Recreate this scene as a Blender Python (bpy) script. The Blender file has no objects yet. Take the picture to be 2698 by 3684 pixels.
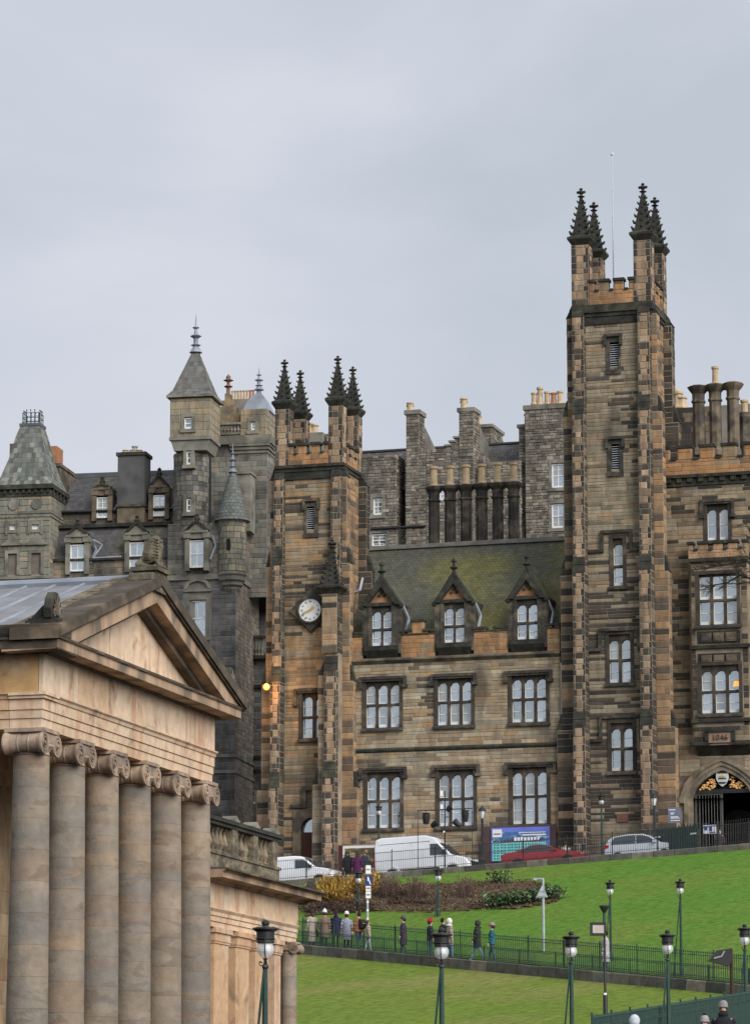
import bpy, math, random
from mathutils import Vector, Matrix, noise

# ------------------------------------------------------------------ camera, sky, sun, exposure
S = bpy.context.scene
COL = S.collection
R = math.radians
FPX, CU, CV, HZ = 12700.0, 1349.0, 1842.0, 4190.0        # focal length, centre and horizon in photograph pixels
TAU = math.atan((HZ - CV) / FPX)
CAM = Vector((0, 0, 1.7))
cd = bpy.data.cameras.new('camera')
cam = bpy.data.objects.new('camera', cd); COL.objects.link(cam)
cam.location = CAM
cam.rotation_euler = (math.pi / 2 + TAU, 0, 0)
cd.sensor_fit = 'VERTICAL'; cd.sensor_height = 36.0; cd.lens = 36.0 * FPX / 3684.0
cd.clip_start = 0.5; cd.clip_end = 8000
S.camera = cam

SUN_EL, SUN_AZ = 31.0, 40.0                              # high, behind the camera and to its right
world = bpy.data.worlds.new('World'); S.world = world; world.use_nodes = True
nt = world.node_tree; nt.nodes.clear()
def wn(t, **k):
    n = nt.nodes.new(t)
    for a, b in k.items(): setattr(n, a, b)
    return n
wout = wn('ShaderNodeOutputWorld'); bg = wn('ShaderNodeBackground'); bg.inputs['Strength'].default_value = 0.1
sky = wn('ShaderNodeTexSky', sky_type='NISHITA', sun_disc=False)
sky.sun_elevation = R(SUN_EL); sky.sun_rotation = R(180 - SUN_AZ)
sky.air_density = 1.0; sky.dust_density = 4.0
tc = wn('ShaderNodeTexCoord')
mp = wn('ShaderNodeMapping'); mp.inputs['Scale'].default_value = (1.6, 1.6, 3.0); mp.inputs['Rotation'].default_value = (0, R(-9), 0)
n1 = wn('ShaderNodeTexNoise'); n1.inputs['Scale'].default_value = 3.4; n1.inputs['Detail'].default_value = 5.0; n1.inputs['Roughness'].default_value = 0.45
n1.inputs['Distortion'].default_value = 0.35
rp = wn('ShaderNodeValToRGB')
rp.color_ramp.elements[0].position = 0.38; rp.color_ramp.elements[0].color = (2.20, 2.40, 2.68, 1)
rp.color_ramp.elements[1].position = 0.64; rp.color_ramp.elements[1].color = (2.84, 2.94, 3.26, 1)
mx = wn('ShaderNodeMixRGB'); mx.inputs[0].default_value = 0.96
L = nt.links.new
L(tc.outputs['Generated'], mp.inputs['Vector']); L(mp.outputs[0], n1.inputs['Vector']); L(n1.outputs['Fac'], rp.inputs[0])
L(sky.outputs[0], mx.inputs[1]); L(rp.outputs[0], mx.inputs[2]); L(mx.outputs[0], bg.inputs['Color']); L(bg.outputs[0], wout.inputs[0])

sd = bpy.data.lights.new('sun', 'SUN'); sd.energy = 1.5; sd.angle = R(48); sd.color = (1.0, 0.965, 0.92)
sun = bpy.data.objects.new('sun', sd); COL.objects.link(sun)
sun.rotation_euler = (R(90 - SUN_EL), 0, R(SUN_AZ)); sun.location = (0, -60, 120)
S.view_settings.view_transform = 'Standard'; S.view_settings.look = 'None'
S.view_settings.gamma = 1.0; S.view_settings.exposure = 1.25; S.view_settings.use_curve_mapping = False
S.render.film_transparent = False
S.cycles.max_bounces = 6; S.cycles.transparent_max_bounces = 12

# ------------------------------------------------------------------ helpers: pixels of the photograph to places
rng = random.Random(7)
CT, ST = math.cos(TAU), math.sin(TAU)
def ray(u, v):
    dx, dy = (u - CU) / FPX, (CV - v) / FPX
    return Vector((dx, CT - dy * ST, ST + dy * CT))
def P(u, v, Y):
    r = ray(u, v); return CAM + r * (Y / r.y)
class Frame:
    def __init__(s, X, Y, phi):
        s.O = Vector((X, Y, 0)); s.phi = R(phi)
        s.e = Vector((math.cos(s.phi), -math.sin(s.phi), 0)); s.n = Vector((math.sin(s.phi), math.cos(s.phi), 0))
    def px(s, u, v, c=0.0):            # pixel -> (x, z) on the plane local y = c
        r = ray(u, v); t = (c - s.n.dot(CAM - s.O)) / s.n.dot(r); p = CAM + r * t
        return s.e.dot(p - s.O), p.z
    def pside(s, u, v, c=0.0):         # pixel -> (y, z) on the plane local x = c
        r = ray(u, v); t = (c - s.e.dot(CAM - s.O)) / s.e.dot(r); p = CAM + r * t
        return s.n.dot(p - s.O), p.z
    def w(s, x, y, z): return s.O + s.e * x + s.n * y + Vector((0, 0, z))
    def loc(s, p): d = p - s.O; return Vector((s.e.dot(d), s.n.dot(d), p.z))

# ------------------------------------------------------------------ helpers: meshes
class MB:
    def __init__(s): s.v = []; s.f = []; s.c = []; s.mi = []; s.col = None; s.m = 0; s.T = None; s.cut = []
    def face(s, pts, col=None):
        b = len(s.v)
        for p in pts: s.v.append(tuple(s.T @ Vector(p)) if s.T else tuple(p))
        s.f.append(tuple(range(b, b + len(pts)))); s.c.append(col or s.col or (1, 1, 1)); s.mi.append(s.m)
    def mesh(s, vs, fs, col=None):
        b = len(s.v); s.cut.append((b, len(s.f)))
        for p in vs: s.v.append(tuple(s.T @ Vector(p)) if s.T else tuple(p))
        for f in fs:
            s.f.append(tuple(i + b for i in f)); s.c.append(col or s.col or (1, 1, 1)); s.mi.append(s.m)
    def box(s, x0, x1, y0, y1, z0, z1, col=None):
        if x1 < x0: x0, x1 = x1, x0
        if y1 < y0: y0, y1 = y1, y0
        if z1 < z0: z0, z1 = z1, z0
        s.mesh([(x0,y0,z0),(x1,y0,z0),(x1,y1,z0),(x0,y1,z0),(x0,y0,z1),(x1,y0,z1),(x1,y1,z1),(x0,y1,z1)],
               [(0,3,2,1),(4,5,6,7),(0,1,5,4),(1,2,6,5),(2,3,7,6),(3,0,4,7)], col)
    def prism(s, poly, a0, a1, axis='y', col=None):      # poly of (h, z); extruded along y (h = x) or x (h = y)
        n = len(poly)
        ar = sum(poly[i][0]*poly[(i+1)%n][1] - poly[(i+1)%n][0]*poly[i][1] for i in range(n))
        if ar < 0: poly = poly[::-1]
        if axis == 'y':
            A = [(h, a0, z) for h, z in poly]; B = [(h, a1, z) for h, z in poly]
        elif axis == 'x':
            A = [(a1, h, z) for h, z in poly]; B = [(a0, h, z) for h, z in poly]
        else:
            A = [(h, z, a1) for h, z in poly]; B = [(h, z, a0) for h, z in poly]
        fs = [tuple(range(n)), tuple(range(2*n-1, n-1, -1))]
        for i in range(n):
            j = (i+1) % n; fs.append((i, i+n, j+n, j))
        s.mesh(A + B, fs, col)
    def lathe(s, prof, c=(0,0,0), n=10, rot=0.0, sx=1.0, sy=1.0, axis='z', a0=0.0, a1=2*math.pi, col=None):
        vs = []; fs = []; m = len(prof)
        for r, h in prof:
            for k in range(n):
                a = rot + a0 + (a1 - a0) * k / n
                x, y = r*math.cos(a)*sx, r*math.sin(a)*sy
                if axis == 'z': p = (c[0]+x, c[1]+y, c[2]+h)
                elif axis == 'x': p = (c[0]+h, c[1]+x, c[2]+y)
                else: p = (c[0]+y, c[1]+h, c[2]+x)
                vs.append(p)
        for i in range(m-1):
            for k in range(n):
                k2 = (k+1) % n
                fs.append((i*n+k, i*n+k2, (i+1)*n+k2, (i+1)*n+k))
        if prof[0][0] > 1e-4: fs.append(tuple(range(n-1, -1, -1)))
        if prof[-1][0] > 1e-4: fs.append(tuple((m-1)*n+k for k in range(n)))
        s.mesh(vs, fs, col)
    def tube(s, p0, p1, r0, r1=None, n=5, col=None):
        r1 = r0 if r1 is None else r1
        p0, p1 = Vector(p0), Vector(p1); d = (p1 - p0)
        if d.length < 1e-6: return
        d.normalize(); a = d.orthogonal().normalized(); b = d.cross(a)
        vs = []
        for p, r in ((p0, r0), (p1, r1)):
            for k in range(n):
                t = 2*math.pi*k/n; vs.append(tuple(p + (a*math.cos(t) + b*math.sin(t))*r))
        fs = [(k, (k+1)%n, n+(k+1)%n, n+k) for k in range(n)]
        fs += [tuple(range(n-1,-1,-1)), tuple(range(n, 2*n))]
        s.mesh(vs, fs, col)
    def path(s, pts, r, n=5, r1=None):
        m = len(pts)-1
        for i in range(m):
            a = r + ((r1 if r1 is not None else r) - r)*i/m; b = r + ((r1 if r1 is not None else r) - r)*(i+1)/m
            s.tube(pts[i], pts[i+1], a, b, n)
    def ball(s, c, r, n=8, m=5, sz=1.0, sx=1.0, sy=1.0):
        s.lathe([(max(r*math.sin(math.pi*i/m), 0.0), -r*sz*math.cos(math.pi*i/m)) for i in range(m+1)], c, n, sx=sx, sy=sy)
    def data(s, name, mats, smooth=False):
        me = bpy.data.meshes.new(name); me.from_pydata(s.v, [], s.f)
        if not isinstance(mats, (list, tuple)): mats = [mats]
        for m in mats: me.materials.append(m)
        if len(mats) > 1: me.polygons.foreach_set('material_index', s.mi)
        if any(c != (1, 1, 1) for c in s.c):
            at = me.attributes.new('Col', 'FLOAT_COLOR', 'FACE')
            at.data.foreach_set('color', [x for c in s.c for x in (c[0], c[1], c[2], 1.0)])
        if smooth: me.polygons.foreach_set('use_smooth', [True]*len(me.polygons))
        me.update()
        return me
    def build(s, name, mats, parent=None, smooth=False, kind=None):
        return link(name, s.data(name, mats, smooth), parent, kind)

def each(mb, name, m, parent=None, smooth=False):
    """every primitive of the mesh becomes an object of its own"""
    cuts = mb.cut + [(len(mb.v), len(mb.f))]
    for (v0, f0), (v1, f1) in zip(cuts, cuts[1:]):
        q = MB(); q.v = mb.v[v0:v1]; q.f = [tuple(i-v0 for i in f) for f in mb.f[f0:f1]]; q.c = mb.c[f0:f1]; q.mi = mb.mi[f0:f1]; q.build(name, m, parent, smooth)
BASE = {}
def link(name, me, parent=None, kind=None, loc=None, rot=None, scale=None, color=None):
    o = bpy.data.objects.new(name, me); COL.objects.link(o)
    if parent is not None:
        o.parent = parent
        b = BASE.get(parent.name)
        if b is not None: o.location = -b
    if loc is not None: o.location = Vector(loc) + (o.location if parent is not None and parent.name in BASE else Vector((0,0,0)))
    if rot is not None: o.rotation_euler = rot
    if scale is not None: o.scale = scale
    if color is not None: o.color = (*color, 1)
    if kind: o['kind'] = kind
    return o
def tag(o, label, cat, group=None, kind=None):
    o['label'] = label; o['category'] = cat
    if group: o['group'] = group
    if kind: o['kind'] = kind
    return o
def thing(name, label, cat, fr, base=(0,0,0), group=None):
    """an Empty at the thing's base; children keep the coordinates of the frame"""
    o = bpy.data.objects.new(name, None); COL.objects.link(o)
    o.location = fr.w(*base); o.rotation_euler = (0, 0, -fr.phi); o.empty_display_size = 0.5
    BASE[o.name] = Vector(base)
    return tag(o, label, cat, group)
def spot(name, label, cat, loc, rz=0.0, group=None, tilt=0.0):
    """an Empty whose children use coordinates of their own"""
    o = bpy.data.objects.new(name, None); COL.objects.link(o)
    o.location = loc; o.rotation_euler = (0, tilt, rz)
    return tag(o, label, cat, group)
def copy_tree(o, parent=None):
    c = o.copy(); COL.objects.link(c); c.parent = parent
    for ch in list(o.children): copy_tree(ch, c)
    return c

# ------------------------------------------------------------------ helpers: materials
def mat(name, col=(.5,.5,.5), rough=.8, var=.18, scale=2.0, spec=.3, metal=0.0, src=None, bump=0.0, bscale=None,
        col2=None, mix_scale=.5, mix=(.45,.6), stretch=(1,1,1), emit=None, estr=0.0, detail=4.0):
    m = bpy.data.materials.new(name); m.use_nodes = True
    t = m.node_tree; N = t.nodes; K = t.links.new
    b = N['Principled BSDF']
    b.inputs['Roughness'].default_value = rough; b.inputs['Metallic'].default_value = metal
    b.inputs['Specular IOR Level'].default_value = spec
    g = N.new('ShaderNodeNewGeometry')
    if src == 'obj': c = N.new('ShaderNodeObjectInfo').outputs['Color']
    elif src == 'attr':
        a = N.new('ShaderNodeAttribute'); a.attribute_name = 'Col'; c = a.outputs['Color']
    else:
        q = N.new('ShaderNodeRGB'); q.outputs[0].default_value = (*col, 1); c = q.outputs[0]
    mpn = N.new('ShaderNodeMapping'); mpn.inputs['Scale'].default_value = stretch; K(g.outputs['Position'], mpn.inputs['Vector'])
    if col2 is not None:
        n2 = N.new('ShaderNodeTexNoise'); n2.inputs['Scale'].default_value = mix_scale; n2.inputs['Detail'].default_value = 5; K(mpn.outputs[0], n2.inputs['Vector'])
        mr = N.new('ShaderNodeMapRange'); mr.inputs[1].default_value = mix[0]; mr.inputs[2].default_value = mix[1]; K(n2.outputs['Fac'], mr.inputs[0])
        mm = N.new('ShaderNodeMixRGB'); K(mr.outputs[0], mm.inputs[0]); K(c, mm.inputs[1]); mm.inputs[2].default_value = (*col2, 1); c = mm.outputs[0]
    if var > 0:
        nz = N.new('ShaderNodeTexNoise'); nz.inputs['Scale'].default_value = scale; nz.inputs['Detail'].default_value = detail; K(mpn.outputs[0], nz.inputs['Vector'])
        mr = N.new('ShaderNodeMapRange'); mr.inputs[1].default_value = .3; mr.inputs[2].default_value = .7
        mr.inputs[3].default_value = 1-var; mr.inputs[4].default_value = 1+var; K(nz.outputs['Fac'], mr.inputs[0])
        vm = N.new('ShaderNodeVectorMath'); vm.operation = 'SCALE'; K(c, vm.inputs[0]); K(mr.outputs[0], vm.inputs['Scale']); c = vm.outputs[0]
    K(c, b.inputs['Base Color'])
    if bump > 0:
        nb = N.new('ShaderNodeTexNoise'); nb.inputs['Scale'].default_value = bscale or scale*4; nb.inputs['Detail'].default_value = 6; K(g.outputs['Position'], nb.inputs['Vector'])
        bp = N.new('ShaderNodeBump'); bp.inputs['Strength'].default_value = 1.0; bp.inputs['Distance'].default_value = bump
        K(nb.outputs['Fac'], bp.inputs['Height']); K(bp.outputs[0], b.inputs['Normal'])
    if emit is not None:
        b.inputs['Emission Color'].default_value = (*emit, 1); b.inputs['Emission Strength'].default_value = estr
    return m
M = {}
M['stone'] = mat('weathered_stone_block', src='obj', var=.24, scale=3.5, rough=.9, bump=.015, bscale=9, col2=(.062,.054,.046), mix_scale=.55, mix=(.53,.78), stretch=(1,1,.35), detail=7)
M['masonry'] = mat('weathered_masonry', src='attr', var=.24, scale=3.5, rough=.9, bump=.015, bscale=9, col2=(.062,.054,.046), mix_scale=.55, mix=(.53,.78), stretch=(1,1,.35), detail=7)
M['mortar'] = mat('lime_mortar', (.31,.255,.19), var=.3, scale=1.5, rough=.95, col2=(.13,.107,.082), mix_scale=.5, mix=(.50,.70))
M['mortar_grey'] = mat('grey_mortar', (.215,.205,.178), var=.25, scale=1.5, rough=.95)
M['dark_stone'] = mat('sooty_stone', (.055,.050,.044), var=.4, scale=2.2, rough=.9, col2=(.12,.10,.075), mix_scale=1.1, mix=(.5,.66), bump=.02)
M['dark_green_stone'] = mat('mossy_dark_stone', (.036,.035,.031), var=.4, scale=2.5, rough=.95, col2=(.062,.064,.044), mix_scale=1.2, mix=(.50,.68), bump=.03)
M['frame_stone'] = mat('dark_window_stone', (.060,.049,.040), var=.35, scale=2.2, rough=.9, col2=(.13,.105,.08), mix_scale=.8, mix=(.52,.68), bump=.015)
M['trim'] = mat('brown_dressed_stone', (.17,.135,.095), var=.3, scale=2.0, rough=.9, col2=(.07,.06,.052), mix_scale=.9, mix=(.46,.6), bump=.015)
M['orange_stone'] = mat('orange_sandstone', (.38,.20,.10), var=.25, scale=2.0, rough=.9, col2=(.20,.12,.07), mix_scale=.9, mix=(.5,.66), bump=.015)
M['grey_trim'] = mat('grey_dressed_stone', (.235,.222,.185), var=.25, scale=1.6, rough=.9, col2=(.13,.127,.105), mix_scale=.7, mix=(.46,.62), bump=.015)
M['slate'] = mat('roof_slates', src='attr', var=.2, scale=2.2, rough=.75, spec=.35, bump=.01)
M['slate_bed'] = mat('slate_underlay', (.03,.03,.03), var=.2)
M['lead'] = mat('lead_sheet', (.30,.34,.40), var=.22, scale=1.0, rough=.5, spec=.5, col2=(.22,.25,.29), mix_scale=.6)
M['lead_dark'] = mat('weathered_lead', (.10,.11,.12), var=.25, scale=1.0, rough=.6)
M['pot_buff'] = mat('buff_clay_pot', (.50,.38,.24), var=.2, scale=3, rough=.8)
M['pot_red'] = mat('terracotta_pot', (.40,.19,.11), var=.2, scale=3, rough=.8)
M['white'] = mat('white_painted_wood', (.80,.80,.79), var=.05, rough=.5)
M['sash'] = mat('old_white_sash', (.76,.77,.76), var=.1, rough=.5)
M['iron'] = mat('black_iron', (.018,.019,.020), var=.2, rough=.45, spec=.5)
M['green_iron'] = mat('dark_green_iron', (.014,.045,.036), var=.25, scale=4, rough=.45, spec=.5)
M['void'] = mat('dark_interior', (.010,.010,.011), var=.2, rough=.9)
def glass_mat(name, base, refl=.55, rough=.06, wob=.0):
    m = bpy.data.materials.new(name); m.use_nodes = True; t = m.node_tree; N = t.nodes; K = t.links.new
    b = N['Principled BSDF']; out = N['Material Output']
    g = N.new('ShaderNodeNewGeometry')
    nz = N.new('ShaderNodeTexNoise'); nz.inputs['Scale'].default_value = 1.1; nz.inputs['Detail'].default_value = 3; K(g.outputs['Position'], nz.inputs['Vector'])
    mr = N.new('ShaderNodeMapRange'); mr.inputs[1].default_value = .3; mr.inputs[2].default_value = .7; mr.inputs[3].default_value = .55; mr.inputs[4].default_value = 1.3; K(nz.outputs['Fac'], mr.inputs[0])
    oi = N.new('ShaderNodeObjectInfo'); m2 = N.new('ShaderNodeMapRange'); m2.inputs[3].default_value = .7; m2.inputs[4].default_value = 1.2; K(oi.outputs['Random'], m2.inputs[0])
    mu = N.new('ShaderNodeMath'); mu.operation = 'MULTIPLY'; K(mr.outputs[0], mu.inputs[0]); K(m2.outputs[0], mu.inputs[1])
    vm = N.new('ShaderNodeVectorMath'); vm.operation = 'SCALE'; vm.inputs[0].default_value = base; K(mu.outputs[0], vm.inputs['Scale'])
    K(vm.outputs[0], b.inputs['Base Color']); b.inputs['Roughness'].default_value = .5; b.inputs['Specular IOR Level'].default_value = .1
    gl = N.new('ShaderNodeBsdfGlossy'); gl.inputs['Roughness'].default_value = rough; gl.inputs['Color'].default_value = (.80,.86,.89,1)
    n3 = N.new('ShaderNodeTexNoise'); n3.inputs['Scale'].default_value = 2.4; n3.inputs['Detail'].default_value = 1; K(g.outputs['Position'], n3.inputs['Vector'])
    bp = N.new('ShaderNodeBump'); bp.inputs['Distance'].default_value = .03; bp.inputs['Strength'].default_value = .5; K(n3.outputs['Fac'], bp.inputs['Height']); K(bp.outputs[0], gl.inputs['Normal'])
    ms = N.new('ShaderNodeMixShader'); ms.inputs[0].default_value = refl
    K(b.outputs[0], ms.inputs[1]); K(gl.outputs[0], ms.inputs[2]); K(ms.outputs[0], out.inputs[0])
    return m
M['glass'] = glass_mat('window_glass', (.26,.285,.30), .62)
M['glass_dim'] = glass_mat('dim_window_glass', (.13,.15,.16), .55)
M['glass_blind'] = glass_mat('blind_behind_glass', (.34,.33,.30), .35)
M['glass_dark'] = glass_mat('dark_window_glass', (.06,.065,.07), .42)
M['glass_car'] = glass_mat('car_glass', (.025,.034,.038), .10, .03)

# ------------------------------------------------------------------ helpers: masonry
def nz(x, y, z=0.0, s=1.0): return noise.noise(Vector((x*s, y*s, z*s)))
def vary(c, a=.15, r=rng):
    k = 1 + r.uniform(-a, a); w = r.uniform(-.05, .05)
    return (max(c[0]*k*(1+w), .004), max(c[1]*k, .004), max(c[2]*k*(1-w), .004))
def pal(pairs, patch=.25, dark=None, dscale=.22, dthr=.48, below=None):
    tot = sum(p[0] for p in pairs)
    def f(x, z, r):
        if dark is not None and nz(x+17, z-5, 3, dscale) + .55*r.uniform(-1, 1) > dthr - (.30 if below is not None and below[0] < z < below[1] else 0): return vary(dark, .3, r)
        k = (r.random() + patch*nz(x, z, 1, .3)*2) % 1.0 * tot
        for wgt, c in pairs:
            k -= wgt
            if k <= 0: break
        return vary((c[0], c[1]*.99, c[2]*.96), .10, r)
    return f
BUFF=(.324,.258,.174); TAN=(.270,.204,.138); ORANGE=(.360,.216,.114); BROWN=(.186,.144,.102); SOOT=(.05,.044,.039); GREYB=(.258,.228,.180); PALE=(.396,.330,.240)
pal_wall  = pal([(5,(.305,.250,.183)),(4,(.262,.213,.152)),(3,(.336,.287,.213)),(1.8,(.183,.146,.107)),(.7,(.317,.220,.140))], dark=(.079,.067,.057), below=(26.0, 36.5))
pal_hall  = pal([(4,(.30,.235,.16)),(4,(.345,.28,.195)),(2,(.22,.175,.125)),(1.2,(.37,.245,.14)),(2.4,(.41,.345,.255)),(2,(.29,.255,.20))], dark=(.11,.09,.07), dthr=.53)
pal_parapet = pal([(5,(.37,.20,.095)),(3,(.41,.225,.115)),(2,(.30,.175,.095)),(1.5,(.30,.215,.135))], dark=(.15,.10,.065), dthr=.52)
pal_quoin = pal([(4,(.33,.235,.15)),(3,(.37,.25,.16)),(1.5,(.12,.098,.075)),(1.0,SOOT),(3,TAN),(1,(.41,.31,.22))], patch=.4)
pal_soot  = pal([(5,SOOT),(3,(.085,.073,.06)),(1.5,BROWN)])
pal_side  = pal([(4,(.362,.231,.131)),(3,(.300,.194,.119)),(2,BROWN),(1,(.138,.100,.075))], dark=(.094,.075,.062))
pal_grey  = pal([(4,(0.214,0.210,0.186)),(3,(0.173,0.170,0.155)),(2,(0.251,0.232,0.201)),(1,(0.123,0.123,0.115))], dark=(0.113,0.113,0.104))
pal_rubble= pal([(4,(.215,.195,.165)),(3,(.165,.148,.125)),(2,(.27,.245,.205)),(1.6,(.115,.10,.085)),(1,(.32,.29,.245))])
pal_blue  = pal([(4,(0.151,0.150,0.152)),(3,(0.117,0.119,0.124)),(2,(0.187,0.181,0.177)),(1,(0.084,0.086,0.092))])
pal_cream = pal([(3,(.30,.25,.175)),(3,(.265,.225,.165)),(2,(.235,.21,.165)),(1,(.33,.265,.19))])

def ashlar(out, x0, x1, z0, z1, pl, face='front', holes=(), h=(.2,.34), l=(.45,1.4), palf=pal_wall, r=rng, proud=(.008,.028), gap=.02):
    z = z0
    while z < z1 - .06:
        hh = min(r.uniform(*h), z1 - z)
        if z1 - z - hh < .1: hh = z1 - z
        spans = [(x0, x1)]
        for (a, b, c, d) in holes:
            if d <= z + .03 or c >= z + hh - .03: continue
            ns = []
            for s0, s1 in spans:
                if b <= s0 or a >= s1: ns.append((s0, s1))
                else:
                    if a - s0 > .08: ns.append((s0, a))
                    if s1 - b > .08: ns.append((b, s1))
            spans = ns
        for s0, s1 in spans:
            x = s0
            while x < s1 - .02:
                ll = r.uniform(*l)
                if s1 - x - ll < l[0]*.6: ll = s1 - x
                out.append((face, x + gap/2, x + ll - gap/2, z + gap/2, z + hh - gap/2, pl, r.uniform(*proud), palf(x, z, r)))
                x += ll
        z += hh
def quoin_face(out, a0, a1, z0, z1, pl, face='front', h=(.3,.42), r=rng):
    """buttress courses: a paler middle between sooty edge stones of uneven width"""
    z = z0; w = a1-a0
    while z < z1-.06:
        hh = min(r.uniform(*h), z1-z)
        if z1-z-hh < .12: hh = z1-z
        e0, e1 = w*r.choice((.16,.24,.30)), w*r.choice((.16,.24,.30))
        dk = lambda: vary(SOOT if r.random() < .62 else (.10,.08,.06) if r.random() < .5 else (.27,.19,.125), .2, r)
        md = vary(r.choice(((.34,.235,.15),(.37,.25,.165),(.30,.215,.145),(.40,.29,.20),(.24,.175,.12))), .12, r) if r.random() < .80 else vary((.075,.062,.05), .25, r)
        for x0, x1, c in ((a0, a0+e0, dk()), (a0+e0, a1-e1, md), (a1-e1, a1, dk())):
            out.append((face, x0+.012, x1-.012, z+.016, z+hh-.016, pl, r.uniform(.012,.03), c))
        z += hh
_blocks = {}
def block_mesh(kind):
    """a unit block: back at y = 0, face at y = -1, chamfered front edges"""
    if kind not in _blocks:
        m = MB(); ix, iz = kind
        V = [(0,0,0),(1,0,0),(1,0,1),(0,0,1), (0,-.45,0),(1,-.45,0),(1,-.45,1),(0,-.45,1), (ix,-1,iz),(1-ix,-1,iz),(1-ix,-1,1-iz),(ix,-1,1-iz)]
        m.mesh(V, [(8,9,10,11),(4,5,9,8),(5,6,10,9),(6,7,11,10),(7,4,8,11),(0,1,5,4),(1,2,6,5),(2,3,7,6),(3,0,4,7)])
        _blocks[kind] = m.data('stone', M['stone'])
    return _blocks[kind]
def lay(stones, root, limit=300, name='stone', rest='stonework', quiet=('left','back')):
    """the largest stones in view become parts, the others one joined part"""
    b = BASE[root.name]
    key = lambda s: (s[2]-s[1])*(s[4]-s[3])*(1.0 if s[0]=='front' else .3 if s[0]=='right' else .02)
    stones = sorted(stones, key=key, reverse=True)
    for s in stones[:limit]:
        face, a, c, z0, z1, pl, pr, col = s
        asp = (c-a)/max(z1-z0, .01)
        me = block_mesh((.03,.10) if asp > 2.2 else (.06,.06) if asp > .6 else (.10,.03))
        if face == 'front': loc, rz = (a, pl, z0), 0.0
        elif face == 'right': loc, rz = (pl, a, z0), math.pi/2
        elif face == 'left': loc, rz = (pl, c, z0), -math.pi/2
        else: loc, rz = (c, pl, z0), math.pi
        link(name, me, root, loc=loc, rot=(0,0,rz), scale=(c-a, pr, z1-z0), color=col)
    if len(stones) > limit:
        m = MB()
        for face, a, c, z0, z1, pl, pr, col in stones[limit:]:
            i = .022
            pts = [(a,0,z0),(c,0,z0),(c,0,z1),(a,0,z1),(a+i,-pr,z0+i),(c-i,-pr,z0+i),(c-i,-pr,z1-i),(a+i,-pr,z1-i)]
            if face == 'front': pts = [(x, pl+y, z) for x,y,z in pts]
            elif face == 'right': pts = [(pl-y, x, z) for x,y,z in pts]
            elif face == 'left': pts = [(pl+y, a+c-x, z) for x,y,z in pts]
            else: pts = [(a+c-x, pl-y, z) for x,y,z in pts]
            m.mesh(pts, [(4,5,6,7),(0,1,5,4),(1,2,6,5),(2,3,7,6),(3,0,4,7)], col)
        m.build(rest, M['masonry'], root, kind='stuff')
def wall_sheet(m, x0, x1, z0, z1, y, holes, depth=.45, through=()):
    """a wall face at y with openings and their reveals"""
    xs = sorted({x0, x1, *[min(max(k, x0), x1) for h in holes for k in h[:2]]})
    zs = sorted({z0, z1, *[min(max(k, z0), z1) for h in holes for k in h[2:4]]})
    for i in range(len(xs)-1):
        for j in range(len(zs)-1):
            cx, cz = (xs[i]+xs[i+1])/2, (zs[j]+zs[j+1])/2
            if any(a < cx < b and c < cz < d for a, b, c, d in holes): continue
            m.face([(xs[i],y,zs[j]),(xs[i+1],y,zs[j]),(xs[i+1],y,zs[j+1]),(xs[i],y,zs[j+1])])
    for a, b, c, d in holes:
        e = y + depth
        m.face([(a,y,c),(a,e,c),(b,e,c),(b,y,c)]); m.face([(a,y,d),(b,y,d),(b,e,d),(a,e,d)])
        m.face([(a,y,c),(a,y,d),(a,e,d),(a,e,c)]); m.face([(b,y,c),(b,e,c),(b,e,d),(b,y,d)])
        if (a, b, c, d) not in through: m.face([(a,e,c),(a,e,d),(b,e,d),(b,e,c)])

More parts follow.
